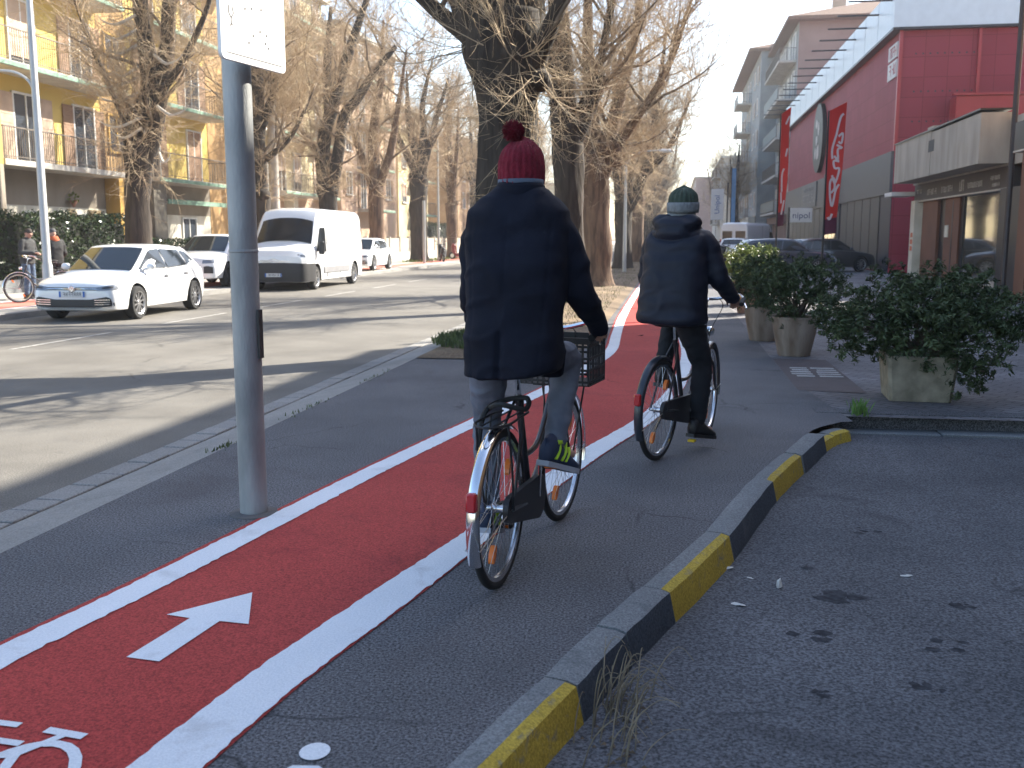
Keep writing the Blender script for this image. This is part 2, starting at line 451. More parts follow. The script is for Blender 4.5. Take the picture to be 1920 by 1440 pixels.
def resample(line, ys):
    out = []
    for y in ys:
        for i in range(1, len(line)):
            if line[i][1] >= y:
                t = (y - line[i - 1][1]) / (line[i][1] - line[i - 1][1]); out.append((line[i - 1][0] + (line[i][0] - line[i - 1][0]) * t, y)); break
        else: out.append((line[-1][0], y))
    return out
YS = [-2 + .2 * k for k in range(80)] + [14 + k for k in range(46)]
ribbon('cycle_lane', resample(offs(lo, -.035), YS), resample(offs(ro, .006), YS), .004, m_lane)
YL = [-1 + .035 * k for k in range(430)] + [14.1 + k for k in range(45)]
rj = random.Random(6)
jit = lambda P: [(x + rj.gauss(0, .0028), y) for x, y in P]
ribbon('lane_line_left', jit(resample(lo, YL)), jit(resample(li, YL)), .008, m_line)
ribbon('lane_line_right', jit(resample(ri, YL)), jit(resample(ro, YL)), .008, m_line)
arrow = [(-1.905, 3.1), (-1.77, 3.085), (-1.725, 3.47), (-1.6, 3.46), (-1.73, 3.79), (-1.965, 3.50), (-1.855, 3.48)]
sheet('lane_arrow', arrow, .008, m_line)
# bicycle symbol (only its far end is inside the picture) and pedestrian symbol
b = MB()
def stroke(pts, w, z=.008):
    P = [Vector((x, y, 0)) for x, y in pts]; A = []; B = []
    for i, p in enumerate(P):
        d = (P[min(i + 1, len(P) - 1)] - P[max(i - 1, 0)]).normalized(); nrm = Vector((-d.y, d.x, 0)) * w / 2
        A.append((p.x + nrm.x, p.y + nrm.y, z)); B.append((p.x - nrm.x, p.y - nrm.y, z))
    n = len(P); b.add(A + B, [(i, i + 1, n + i + 1, n + i) for i in range(n - 1)])
def arc(cx, cy, rx, ry, a0, a1, n=14): return [(cx + rx * cos(radians(a0 + (a1 - a0) * k / n)), cy + ry * sin(radians(a0 + (a1 - a0) * k / n))) for k in range(n + 1)]
stroke(arc(-1.78, 2.2, .17, .30, -180, 180, 28), .035)
stroke(arc(-2.22, 2.14, .17, .30, -180, 180, 28), .035)
stroke([(-1.86, 2.57), (-1.72, 2.55)], .035, .009); stroke([(-1.78, 2.565), (-1.86, 2.42), (-2.06, 2.36)], .03, .0085)
stroke([(-1.80, 2.2), (-1.86, 2.42)], .035, .0092); stroke([(-2.2, 2.6), (-1.96, 2.585)], .03); stroke([(-2.12, 2.5), (-1.88, 2.48)], .03, .0095)
stroke([(-2.22, 2.14), (-2.06, 2.45), (-2.0, 2.15), (-2.22, 2.14)], .03, .0088)
tag(b.build('lane_bicycle_symbol', m_line), kind='structure')
b = MB(); b.add([(-1.005 + .045 * cos(2 * pi * k / 20), 2.585 + .05 * sin(2 * pi * k / 20), .005) for k in range(20)], [tuple(range(20))])
b.add([(-1.05, 2.485, .005), (-1.04, 2.50, .005), (-.965, 2.51, .005), (-.94, 2.49, .005), (-.9, 2.2, .005), (-.93, 2.15, .005), (-1.1, 2.15, .005)], [(6, 5, 4, 3, 2, 1, 0)])
tag(b.build('pedestrian_symbol', m_line), kind='structure')
# worn road line
b = MB(); y = 4.
while y < 110:
    b.box(-9.43, -9.35, y, y + 2.6, ROADZ + .002, ROADZ + .004); y += 4.4
tag(b.build('road_lines', mat('road_line_paint', (.30, .29, .27), .8, var=.35, vs=14)), kind='structure')
# soil bed of the near tree row
b = MB(); random.seed(3)
NX, NY = 10, 160; x0, x1, y0, y1 = -3.14, -1.12, 11.9, 120.
vs = []
for j in range(NY + 1):
    for i in range(NX + 1):
        u = i / NX; x = x0 + (x1 - x0) * u; y = y0 + (y1 - y0) * (j / NY) ** 1.3
        if y < 17: xr = -1.12 - .25 * (13.5 - y) if y < 13.5 else -1.12; x = x0 + (xr - x0) * u
        e = min(1, u * 5, (1 - u) * 5, (y - y0) * 3)
        vs.append((x, y, .012 + e * (.05 + .05 * noise.noise(Vector((x * 1.7, y * 1.2, 0))) + .15 * math.exp(-((y - 13.6) ** 2 + (x + 2.3) ** 2) / .9))))
b.add(vs, [(j * (NX + 1) + i, j * (NX + 1) + i + 1, (j + 1) * (NX + 1) + i + 1, (j + 1) * (NX + 1) + i) for j in range(NY) for i in range(NX)])
tag(b.build('tree_bed_soil', m_soil, smooth='all'), kind='structure')
# ================================================================== TREES
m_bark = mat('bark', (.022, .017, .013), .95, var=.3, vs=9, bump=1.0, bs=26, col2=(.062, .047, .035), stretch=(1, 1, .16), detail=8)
m_barkb = mat('bark_warm', (.06, .036, .024), .95, vs=9, bump=1.0, bs=26, col2=(.19, .12, .075), stretch=(1, 1, .16), detail=8)
m_twig = mat('twig', (.29, .205, .125), .8, vs=1.5, col2=(.58, .45, .29))
m_branch = mat('branch_bark', (.10, .075, .052), .9, vs=5, col2=(.27, .21, .15))
m_twigd = mat('twig_dark', (.08, .055, .04), .85, vs=1.5, col2=(.28, .20, .13))

def quick_mesh(name, V, Fq, m, parent, smooth=False):
    me = bpy.data.meshes.new(name)
    nv, nf = len(V), len(Fq); k = Fq.shape[1]
    me.vertices.add(nv); me.vertices.foreach_set('co', V.astype(np.float32).ravel())
    me.loops.add(nf * k); me.loops.foreach_set('vertex_index', Fq.astype(np.int32).ravel())
    me.polygons.add(nf); me.polygons.foreach_set('loop_start', np.arange(0, nf * k, k, dtype=np.int32))
    me.polygons.foreach_set('loop_total', np.full(nf, k, dtype=np.int32)) if False else None
    if smooth: me.polygons.foreach_set('use_smooth', np.ones(nf, dtype=bool))
    me.materials.append(m); me.update(calc_edges=True); me.validate()
    o = bpy.data.objects.new(name, me); COL.objects.link(o); o.parent = parent
    return o

def grow(P, D, Ln, r0, r1, K, lift, jit):
    """N polylines -> points (N,K+1,3), radii (N,K+1)"""
    n = len(P); pts = [P]; d = D / np.linalg.norm(D, axis=1, keepdims=True)
    for k in range(K):
        d = d + np.array([0, 0, lift / K]) + rng.normal(0, jit, (n, 3))
        d /= np.linalg.norm(d, axis=1, keepdims=True)
        pts.append(pts[-1] + d * (Ln / K)[:, None])
    pts = np.stack(pts, 1)
    t = np.linspace(0, 1, K + 1)[None, :]
    R = r0[:, None] * (1 - t) + r1[:, None] * t
    return pts, R
def tubes(pts, R, n=3):
    N, K1, _ = pts.shape
    d = np.gradient(pts, axis=1); d /= np.linalg.norm(d, axis=2, keepdims=True) + 1e-9
    a = np.where(np.abs(d[..., 2:3]) < .9, np.array([0, 0, 1.]), np.array([1., 0, 0]))
    u = np.cross(d, a); u /= np.linalg.norm(u, axis=2, keepdims=True) + 1e-9
    w = np.cross(d, u)
    ang = np.arange(n) * 2 * pi / n
    V = pts[:, :, None, :] + R[:, :, None, None] * (u[:, :, None, :] * np.cos(ang)[None, None, :, None] + w[:, :, None, :] * np.sin(ang)[None, None, :, None])
    V = V.reshape(-1, 3)
    idx = np.arange(N * K1 * n).reshape(N, K1, n)
    A = idx[:, :-1, :]; B = np.roll(A, -1, axis=2); C = np.roll(idx[:, 1:, :], -1, axis=2); Dd = idx[:, 1:, :]
    Fq = np.stack([A, B, C, Dd], -1).reshape(-1, 4)
    return V, Fq
def pick(pts, R, m, lo=.15, hi=1.):
    """m children start points from each polyline"""
    N, K1, _ = pts.shape
    t = rng.uniform(lo, hi, (N, m)) * (K1 - 1); i = np.minimum(t.astype(int), K1 - 2); f = t - i
    ar = np.arange(N)[:, None]
    P = pts[ar, i] * (1 - f)[..., None] + pts[ar, i + 1] * f[..., None]
    D = pts[ar, i + 1] - pts[ar, i]; D /= np.linalg.norm(D, axis=2, keepdims=True) + 1e-9
    r = R[ar, i] * (1 - f) + R[ar, i + 1] * f
    return P.reshape(-1, 3), D.reshape(-1, 3), r.reshape(-1)

def rough_tube(mb, pts, rad, n=14, amp=.12, seed=0, flute=.0):
    P = catmull(pts, 5); R = catnum(rad, 5)
    rs = []; prev = None
    for i, p in enumerate(P):
        d = (P[min(i + 1, len(P) - 1)] - P[max(i - 1, 0)]).normalized()
        if prev is None:
            a = Vector((0, 0, 1)) if abs(d.z) < .9 else Vector((1, 0, 0)); u = d.cross(a).normalized()
        else: u = (prev - d * prev.dot(d)).normalized()
        prev = u; w = d.cross(u); ring = []
        for k in range(n):
            a = 2 * pi * k / n
            dr = 1 + amp * noise.noise(Vector((cos(a) * 1.3 + seed, sin(a) * 1.3, p.z * 1.1))) * 1.6 + amp * .7 * noise.noise(Vector((cos(a) * 3 + seed, sin(a) * 3, p.z * 2.6)))
            ring.append(p + (u * cos(a) + w * sin(a)) * max(R[i], .01) * dr)
        rs.append(ring)
    mb.rings(rs)

def make_tree(loc, label, trunk, trunk_r, limbs, seed, shoots=(150, 7, 5), scale_r=1., spread=1.0, group='bare plane trees', warm=False, zmin=3.0, up=.5, nbranch=9, blen=(1.6, 3.4), dark=False, knobs=()):
    global rng
    rng = np.random.default_rng(seed); random.seed(seed)
    root = thing('street_tree', label, 'tree', loc, 0, group)
    mb = MB()
    rough_tube(mb, trunk, trunk_r, 18, .13, seed)
    for pts, rad in limbs: rough_tube(mb, pts, rad, 11, .14, seed + 3)
    for (kx, ky, kz, kr) in knobs:
        mb.ball((kx, ky, kz), kr, 10, sc=(1, 1, .8))
    # polylines of the limbs, resampled
    LP = []; LR = []
    for pts, rad in limbs:
        P = catmull(pts, 8); R = catnum(rad, 8)
        ii = np.linspace(0, len(P) - 1, 13); q = np.array([list(P[int(i)]) for i in ii]); rr = np.array([R[int(i)] for i in ii])
        LP.append(q); LR.append(rr)
    LP = np.array(LP); LR = np.array(LR)
    # secondary branches
    P, D, r = pick(LP, LR, nbranch, .12, 1.)
    ang = rng.uniform(0, 2 * pi, len(P)); out = np.stack([np.cos(ang) * spread, np.sin(ang) * spread, rng.uniform(-.15, .9, len(P))], 1)
    Dn = D * .45 + out
    Ln = rng.uniform(blen[0], blen[1], len(P))
    bp, bR = grow(P, Dn, Ln, np.clip(r * .4, .018, .06) * (.6 + .4 * scale_r), np.full(len(P), .008), 7, up, .16)
    V0, F0 = tubes(bp, bR, 5)
    o = len(mb.v); mb.v += [tuple(p) for p in V0]; mb.f += [tuple(int(i) + o for i in f) for f in F0]; mb.mi += [1] * len(F0)
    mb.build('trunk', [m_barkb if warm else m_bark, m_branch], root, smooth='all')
    # shoots from branches, limbs and knobs
    Vs = []; Fs = []; off = 0
    def put(p, R):
        nonlocal off
        V, Fq = tubes(p, R, 3); Vs.append(V); Fs.append(Fq + off); off += len(V)
    n1, n2, n3 = shoots
    P1, D1, r1 = pick(bp, bR, max(1, n1 // len(bp)), .1, 1.)
    P1b, D1b, r1b = pick(LP, LR, max(1, n1 // 5 // len(LP)), .12, 1.)
    extra = []
    for (kx, ky, kz, kr) in knobs:
        a = rng.normal(0, 1, (22, 3)); a /= np.linalg.norm(a, axis=1, keepdims=True); extra.append((np.array([kx, ky, kz]) + a * kr * .8, a))
    P1 = np.concatenate([P1, P1b] + [e[0] for e in extra]); D1 = np.concatenate([D1, rng.normal(0, .8, D1b.shape)] + [e[1] for e in extra])
    D1 = D1 * .6 + rng.normal(0, .55, D1.shape)
    L1 = rng.uniform(.8, 2.0, len(P1))
    p1, R1 = grow(P1, D1, L1, rng.uniform(.005, .012, len(P1)) * scale_r, np.full(len(P1), .0028) * scale_r, 6, .75, .13); put(p1, R1)
    P2, D2, _ = pick(p1, R1, n2, .1, 1.); D2 = D2 * .8 + rng.normal(0, .45, D2.shape)
    p2, R2 = grow(P2, D2, rng.uniform(.35, 1.0, len(P2)), np.full(len(P2), .0036) * scale_r, np.full(len(P2), .0018) * scale_r, 4, .25, .12); put(p2, R2)
    if n3:
        P3, D3, _ = pick(p2, R2, n3, .2, 1.); D3 = D3 * .8 + rng.normal(0, .5, D3.shape)
        p3, R3 = grow(P3, D3, rng.uniform(.15, .45, len(P3)), np.full(len(P3), .0024) * scale_r, np.full(len(P3), .0014) * scale_r, 2, .1, .1); put(p3, R3)
    V = np.concatenate(Vs); Fq = np.concatenate(Fs)
    quick_mesh('crown', V, Fq, m_twigd if dark else m_twig, root)
    return root

GR, GL = 'bare trees in the row beside the cycle lane', 'bare trees in the row across the road'
# --- near row, beside the lane
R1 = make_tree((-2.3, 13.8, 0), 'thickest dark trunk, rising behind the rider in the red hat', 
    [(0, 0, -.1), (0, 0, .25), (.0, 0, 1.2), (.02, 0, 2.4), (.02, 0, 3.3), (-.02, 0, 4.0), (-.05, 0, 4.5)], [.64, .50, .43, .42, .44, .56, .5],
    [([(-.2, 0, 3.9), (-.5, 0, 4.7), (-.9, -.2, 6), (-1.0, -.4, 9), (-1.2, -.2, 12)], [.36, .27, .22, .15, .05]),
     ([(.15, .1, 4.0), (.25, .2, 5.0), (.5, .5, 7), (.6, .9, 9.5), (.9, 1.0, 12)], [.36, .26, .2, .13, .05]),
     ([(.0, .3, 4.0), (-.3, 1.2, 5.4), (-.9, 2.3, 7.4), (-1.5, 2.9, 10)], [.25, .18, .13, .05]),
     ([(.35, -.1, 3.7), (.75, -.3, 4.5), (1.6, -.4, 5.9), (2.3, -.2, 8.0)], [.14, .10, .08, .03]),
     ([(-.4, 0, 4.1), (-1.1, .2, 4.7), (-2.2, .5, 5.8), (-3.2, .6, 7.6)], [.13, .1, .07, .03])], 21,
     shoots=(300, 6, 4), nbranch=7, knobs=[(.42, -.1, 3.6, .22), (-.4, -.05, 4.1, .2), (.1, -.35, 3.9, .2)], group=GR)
R2 = make_tree((-2.3, 22.3, 0), 'forked dark trunk with a broken hollow stub, second in the row by the lane',
    [(0, 0, -.1), (0, 0, .3), (.02, 0, 1.2), (-.02, 0, 2.6), (-.06, 0, 3.6), (-.1, 0, 4.3)], [.52, .38, .33, .31, .35, .36],
    [([(-.12, 0, 4.0), (-.2, 0, 5.2), (-.32, .1, 6.6), (-.5, .3, 9.5), (-.6, .2, 12.5)], [.32, .27, .22, .14, .05]),
     ([(.05, 0, 3.6), (.38, 0, 4.3), (.58, 0, 4.85), (.62, 0, 5.0)], [.24, .22, .2, .17]),
     ([(.5, 0, 4.7), (.7, .1, 5.6), (1.0, .4, 7.5), (1.5, .8, 11)], [.10, .09, .08, .04]),
     ([(-.2, .1, 4.6), (-.9, .6, 6), (-1.9, 1.0, 8), (-2.5, .9, 11)], [.18, .14, .1, .04])], 22,
     shoots=(310, 6, 4), nbranch=7, knobs=[(-.3, -.2, 4.4, .16), (.5, -.15, 4.6, .16)], group=GR, scale_r=1.15)
R3 = make_tree((-2.2, 29.9, 0), 'reddish pollarded trunk topped by a bristling head, third beside the lane',
    [(0, 0, -.1), (0, 0, .3), (-.05, 0, 1.5), (-.12, 0, 3.2), (0, 0, 4.3)], [.66, .46, .42, .42, .5],
    [([(-.1, 0, 4.0), (-.3, 0, 5.4), (-.4, 0, 8), (-.3, 0, 12)], [.3, .2, .14, .05]),
     ([(.1, 0, 4.0), (.5, .2, 5.4), (1.0, .4, 7.7), (1.3, .3, 11)], [.3, .2, .14, .05]),
     ([(.2, 0, 3.8), (1.0, -.3, 4.8), (1.9, -.5, 6.2), (2.6, -.5, 8.2)], [.2, .13, .1, .04]),
     ([(-.2, .1, 4.1), (-1.2, .5, 5.6), (-2.1, .8, 8.0)], [.2, .13, .05])], 23,
     shoots=(380, 6, 4), nbranch=7, knobs=[(.35, -.2, 4.1, .3), (-.1, -.3, 3.9, .25), (.5, 0, 3.7, .22)], group=GR, scale_r=1.4, warm=True)
R4 = make_tree((-2.3, 47., 0), 'dark trunk splitting low into a wide V, fourth beside the lane',
    [(0, 0, -.1), (0, 0, .4), (-.02, 0, 1.6), (-.03, 0, 2.7), (0, 0, 3.2)], [.6, .42, .38, .4, .42],
    [([(-.05, 0, 2.9), (-.3, 0, 4.4), (-.4, 0, 7), (-.7, 0, 11)], [.32, .26, .18, .06]),
     ([(.1, 0, 2.8), (.6, 0, 3.6), (1.1, 0, 5.2), (1.5, 0, 8), (1.8, .3, 11)], [.3, .26, .2, .13, .05]),
     ([(0, 0, 3), (.4, .8, 5), (.3, 1.8, 8)], [.2, .14, .05]),
     ([(.8, 0, 4.2), (1.9, -.4, 5.4), (2.9, -.6, 7.6)], [.16, .11, .04])], 24,
     shoots=(430, 6, 4), group=GR, scale_r=1.9)
# farther trees of the near row share the four patterns
more = [(R3, -2.2, 60, 1.9, 1.05, 'bare tree beyond the wide V-forked trunk, fifth beside the lane'), (R1, -2.4, 73, .7, 1.0, 'sixth bare tree of the row beside the lane, far off behind the green hat'),
        (R4, -2.2, 87, 2.5, 1.05, 'seventh bare tree of the row beside the lane, a tan haze of twigs'), (R2, -2.3, 102, 4.0, 1.1, 'eighth bare tree of the row beside the lane'),
        (R4, -2.3, 120, 5.2, 1.1, 'ninth bare tree of the row beside the lane'), (R3, -2.3, 142, .4, 1.15, 'farthest bare tree of the row beside the lane')]
for src, x, y, rz, sc, lab in more:
    c = copy_tree(src); c.location = (x, y, 0); c.rotation_euler.z = rz; c.scale = (sc, sc, sc); c['label'] = lab

# --- row across the road
T1 = make_tree((-15.5, 27.2, 0), 'twin-stemmed dark tree with pale up-curving shoots, behind the white hatchback',
    [(0, 0, -.1), (0, 0, .4), (0, 0, 1.6), (.04, 0, 2.8), (.12, 0, 3.6), (.1, 0, 4.1)], [.5, .4, .37, .36, .4, .44],
    [([(.05, 0, 3.9), (.0, 0, 4.6), (.35, 0, 5.2), (.62, 0, 5.9), (.5, 0, 7.2), (.45, 0, 8.6), (.6, .1, 11)], [.32, .3, .28, .26, .24, .2, .08]),
     ([(.3, 0, 3.7), (.62, .1, 4.6), (.9, .1, 5.8), (1.15, .1, 7.0), (1.33, .1, 8.4), (1.7, .2, 11)], [.26, .24, .24, .22, .19, .07]),
     ([(0, 0, 4.2), (-.6, .4, 5.2), (-1.5, .8, 6.8), (-2.2, .6, 9)], [.14, .1, .08, .03]),
     ([(.9, 0, 5.6), (1.8, -.3, 6.4), (2.7, -.5, 7.8), (3.2, -.3, 9.8)], [.12, .1, .07, .03])], 31,
     shoots=(380, 6, 5), knobs=[(.45, -.2, 5.3, .2), (-.05, -.2, 4.4, .22), (.2, -.25, 3.9, .22), (.6, -.2, 7, .18)], group=GL, scale_r=1.35, nbranch=8, blen=(1.2, 2.8))
random.seed(5)
for (z, s, l) in ((7.7, -1, 1.0), (7.3, -1, .9), (6.9, -1, .8), (6.3, -1, .7), (6.0, -1, 1.6), (5.6, -1, 1.2), (4.9, -1, 1.2), (4.6, -1, .8), (3.9, 1, .5), (6.6, 1, 1.0), (5.2, 1, 1.1)):
    x0 = .4 if s < 0 else .9
    b = MB(); b.tube(catmull([(x0, -.22, z), (x0 + s * l * .45, -.45, z - .28), (x0 + s * l * .8, -.5, z - .22), (x0 + s * l, -.5, z - .05)][::-1], 4), [.012] * 4 + [.03] * 4 + [.045] * 5, 6); b.build('curved_shoot', mat('pale_shoots', (.5, .46, .4), .7, var=.2), T1, smooth=True)
T2 = make_tree((-15.5, 36.1, 0), 'slim dark trunk seen just right of the signpost, across the road',
    [(0, 0, -.1), (0, 0, .4), (.02, 0, 2.0), (.04, 0, 3.0)], [.45, .36, .3, .32],
    [([(0, 0, 2.9), (-.05, 0, 4.5), (-.08, 0, 5.8), (.1, 0, 8.2), (.5, 0, 11)], [.3, .28, .3, .2, .06]),
     ([(.1, 0, 5.6), (.6, .2, 7), (1.0, .3, 9.5)], [.18, .14, .05]),
     ([(-.1, 0, 5.2), (-.9, .2, 6.8), (-1.4, .3, 9.4)], [.16, .12, .05]),
     ([(.2, .1, 4.4), (1.2, .3, 5.3), (2.1, .4, 7.0)], [.12, .09, .03])], 32,
     shoots=(360, 6, 5), knobs=[(.1, -.1, 3.1, .34)], group=GL, scale_r=1.5, nbranch=8)
T3 = make_tree((-15.5, 43.6, 0), 'dark tree forked like a slingshot, standing right above the white van',
    [(0, 0, -.1), (0, 0, .4), (0, 0, 2.0), (-.02, 0, 3.2), (-.1, 0, 3.8)], [.6, .48, .44, .44, .5],
    [([(-.1, 0, 3.4), (-.2, 0, 4.8), (-.1, 0, 5.9), (.3, 0, 7.2), (.64, 0, 8.2), (1.3, 0, 10.0), (2.1, 0, 12)], [.36, .34, .32, .28, .25, .2, .12]),
     ([(.1, 0, 3.4), (.5, 0, 5.0), (.85, 0, 6.8), (1.5, 0, 7.6), (2.2, 0, 8.6), (3.3, 0, 9.8)], [.34, .28, .24, .2, .17, .1]),
     ([(.2, 0, 7), (.1, 0, 8.6), (.3, .2, 11.6)], [.24, .2, .08]),
     ([(-.2, 0, 5), (-1.2, .3, 6.2), (-2.2, .5, 8.4)], [.14, .11, .04])], 33,
     shoots=(420, 6, 5), knobs=[(.25, -.2, 3.6, .28)], group=GL, scale_r=1.6, nbranch=8)
T4 = make_tree((-15.5, 51., 0), 'straight bare tree between the van and the small white car',
    [(0, 0, -.1), (0, 0, .4), (0, 0, 2.2), (.03, 0, 4.1)], [.6, .44, .4, .44],
    [([(0, 0, 4), (-.06, 0, 6.9), (.42, 0, 9.5), (.6, 0, 12.5)], [.34, .26, .18, .06]),
     ([(.1, 0, 4), (.8, 0, 5.8), (1.3, 0, 8.2), (1.8, 0, 11)], [.25, .2, .14, .05]),
     ([(-.1, 0, 4), (-.8, 0, 5.9), (-1.5, 0, 8.4), (-1.8, 0, 11)], [.22, .18, .13, .05])], 34,
     shoots=(380, 6, 4), knobs=[(0, -.2, 4.1, .35)], group=GL, scale_r=1.8, warm=True)
T5 = make_tree((-15.6, 60.2, 0), 'thick pollarded trunk by the low wall, branching wide at the top',
    [(0, 0, -.1), (0, 0, .4), (0, 0, 2.0), (0, 0, 3.8), (.1, 0, 5.2)], [.72, .56, .5, .52, .55],
    [([(-.1, 0, 5), (-.2, 0, 7), (-.5, 0, 8.4), (-.6, 0, 11.5)], [.4, .26, .2, .06]),
     ([(.2, 0, 5), (.4, 0, 8.1), (.4, 0, 9.7), (1.0, 0, 12)], [.4, .2, .16, .06]),
     ([(.2, 0, 5.2), (1.0, 0, 8), (2.0, 0, 11)], [.3, .2, .07]),
     ([(0, 0, 5.2), (-1.2, 0, 7.6), (-2.1, 0, 10)], [.25, .17, .05])], 35,
     shoots=(380, 6, 4), knobs=[(.2, -.2, 5, .45)], group=GL, scale_r=2.0)
for src, x, y, rz, sc, lab in [(T4, -15.5, 69.2, 2.1, .95, 'bare tree past the thick pollarded trunk across the road'), (T5, -15.5, 78, 1.0, .95, 'bare tree behind the shoulder of the red-hatted rider, across the road'),
                               (T3, -15.5, 88, 2.9, 1., 'eighth bare tree of the row across the road'), (T4, -15.5, 99, .6, 1.05, 'ninth bare tree of the row across the road'),
                               (T5, -15.5, 112, 4.4, 1.1, 'farthest bare tree of the row across the road')]:
    c = copy_tree(src); c.location = (x, y, 0); c.rotation_euler.z = rz; c.scale = (sc, sc, sc); c['label'] = lab
# small tree on the right, far down the street
c = copy_tree(T2); c.location = (6.0, 100, 0); c.rotation_euler.z = 1.2; c.scale = (.95,) * 3
c['label'] = 'thin bare tree beside the blue flag far down the street'; c['group'] = 'bare trees on the right pavement'
c = copy_tree(T4); c.location = (7.0, 160, 0); c.rotation_euler.z = 3.2; c.scale = (1.1,) * 3
c['label'] = 'distant bare tree behind the blue flag'; c['group'] = 'bare trees on the right pavement'

# ================================================================== LEAFY PLANTS
def leaf_mat(name, a, b_, rough=.45):
    m = mat(name, a, rough, vs=6, col2=b_, spec=.3)
    return m
def leaves(name, C, size, m, parent, seed, upbias=.5, aspect=.42):
    r = np.random.default_rng(seed); n = len(C)
    nrm = r.normal(0, 1, (n, 3)); nrm[:, 2] = np.abs(nrm[:, 2]) + upbias; nrm /= np.linalg.norm(nrm, axis=1, keepdims=True)
    a = np.cross(nrm, r.normal(0, 1, (n, 3))); a /= np.linalg.norm(a, axis=1, keepdims=True)
    bb = np.cross(nrm, a); s = size * r.uniform(.7, 1.3, (n, 1))
    V = np.stack([C - a * s, C + bb * s * aspect + nrm * s * .12, C + a * s, C - bb * s * aspect + nrm * s * .12], 1).reshape(-1, 3)
    Fq = np.arange(4 * n).reshape(n, 4)
    return quick_mesh(name, V, Fq, m, parent)
def bush_points(n, lobes, seed, shell=.55):
    r = np.random.default_rng(seed); out = []
    w = np.array([l[3] ** 2 for l in lobes]); w = w / w.sum()
    for (x, y, z, R, *sq), k in zip(lobes, (w * n).astype(int)):
        d = r.normal(0, 1, (k, 3)); d /= np.linalg.norm(d, axis=1, keepdims=True)
        # rosettes: cluster leaves round shoot tips
        m = max(6, k // 16); tip = r.normal(0, 1, (m, 3)); tip /= np.linalg.norm(tip, axis=1, keepdims=True)
        tip *= (R * r.uniform(shell, 1.22, (m, 1)) ** .9)
        q = tip[r.integers(0, m, k)] + r.normal(0, R * .062, (k, 3))
        s = sq[0] if sq else 1.
        q[:, 2] *= s; out.append(q + np.array([x, y, z]))
    return np.concatenate(out)
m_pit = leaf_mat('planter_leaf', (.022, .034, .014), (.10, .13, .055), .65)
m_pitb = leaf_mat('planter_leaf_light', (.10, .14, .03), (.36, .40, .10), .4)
m_hedge = leaf_mat('hedge_leaf', (.012, .022, .01), (.045, .075, .025), .25)
m_conc = mat('planter_concrete', (.17, .145, .10), .9, vs=7, bump=.4, bs=60, col2=(.33, .285, .205), detail=8)
m_pot = mat('pot_stained_concrete', (.13, .085, .055), .9, vs=5, bump=.4, bs=50, col2=(.33, .265, .21), stretch=(1, 1, .25), detail=8)
m_stem = mat('stem', (.09, .065, .045), .9)
m_terra = mat('terracotta', (.2, .095, .06), .85, vs=6, bump=.3, col2=(.34, .17, .11))
def stems(root, lobes, base, seed):
    random.seed(seed); b = MB()
    for (x, y, z, R, *_) in lobes:
        for k in range(3):
            e = (x + random.uniform(-.5, .5) * R, y + random.uniform(-.5, .5) * R, z + random.uniform(-.3, .5) * R)
            s = (base[0] + random.uniform(-.08, .08), base[1] + random.uniform(-.08, .08), base[2])
            mid = ((s[0] * .6 + e[0] * .4), (s[1] * .6 + e[1] * .4), (s[2] + e[2]) / 2 + .05)
            b.tube(catmull([s, mid, e], 4), [.016] * 3 + [.011] * 3 + [.007] * 3, 5)
    b.build('stem', m_stem, root, smooth=True)
def plant(loc, lobes, n, size, m, label, seed, base, cat='shrub', group='shrubs growing in the planters'):
    root = thing('shrub', label, cat, loc, 0, group)
    stems(root, lobes, base, seed)
    leaves('foliage', bush_points(n, lobes, seed), size, m, root, seed, .35, .28)
    return root
# square planter and its shrub
sp = thing('square_planter', 'square stained concrete planter under the widest shrub', 'planter', (2.3, 9.72, 0), radians(-3))
b = MB()
hw, t_ = .31, .04
for dz, (wx) in ((0, hw),):
    R = []
    for z, w in ((0, hw - .04), (.03, hw - .035), (.40, hw), (.42, hw), (.42, hw - t_), (.36, hw - t_ - .005)):
        c_ = .03
        R.append([(w - c_, -w, z), (w, -w + c_, z), (w, w - c_, z), (w - c_, w, z), (-w + c_, w, z), (-w, w - c_, z), (-w, -w + c_, z), (-w + c_, -w, z)])
    b.rings(R)
b.build('box', m_conc, sp, smooth=True)
b = MB(); b.box(-.27, .27, -.27, .27, .3, .365); b.build('earth', m_soil, sp)
plant((2.3, 9.72, 0), [(0, 0, .72, .4), (-.45, 0, .76, .36, .8), (-.75, .1, .78, .27, .7), (.35, 0, .86, .38, .8), (.75, -.05, .78, .34, .6), (1.1, 0, .72, .3, .4), (.15, .1, 1.0, .3), (-.25, .15, .92, .3), (.45, -.2, .58, .34), (.3, -.38, .38, .2, 1.3), (.45, -.34, .26, .14, 1.2), (-.55, -.1, .62, .3, .8), (.0, -.25, .65, .36), (.5, .2, .98, .26, .8)],
      27000, .029, m_pit, 'widest dark green shrub, spilling over the square planter', 41, (0, 0, .36))
def round_pot(loc, r, h, m, label):
    root = thing('round_pot', label, 'pot', loc, 0, 'round pots in a row on the pavement')
    b = MB(); b.lathe([(.0, 0), (r * .68, 0), (r * .71, .02), (r * .9, h * .55), (r * .98, h * .85), (r, h * .93), (r * 1.03, h * .95), (r * 1.03, h), (r * .93, h), (r * .9, h * .86), (0, h * .86)], 32)
    b.build('bowl', m, root, smooth=True)
    b = MB(); b.lathe([(0, h * .88), (r * .88, h * .87), (r * .9, h * .8)], 20); b.build('earth', m_soil, root)
round_pot((1.57, 13.05, 0), .29, .5, m_pot, 'tapered grey-brown round pot nearest the square planter')
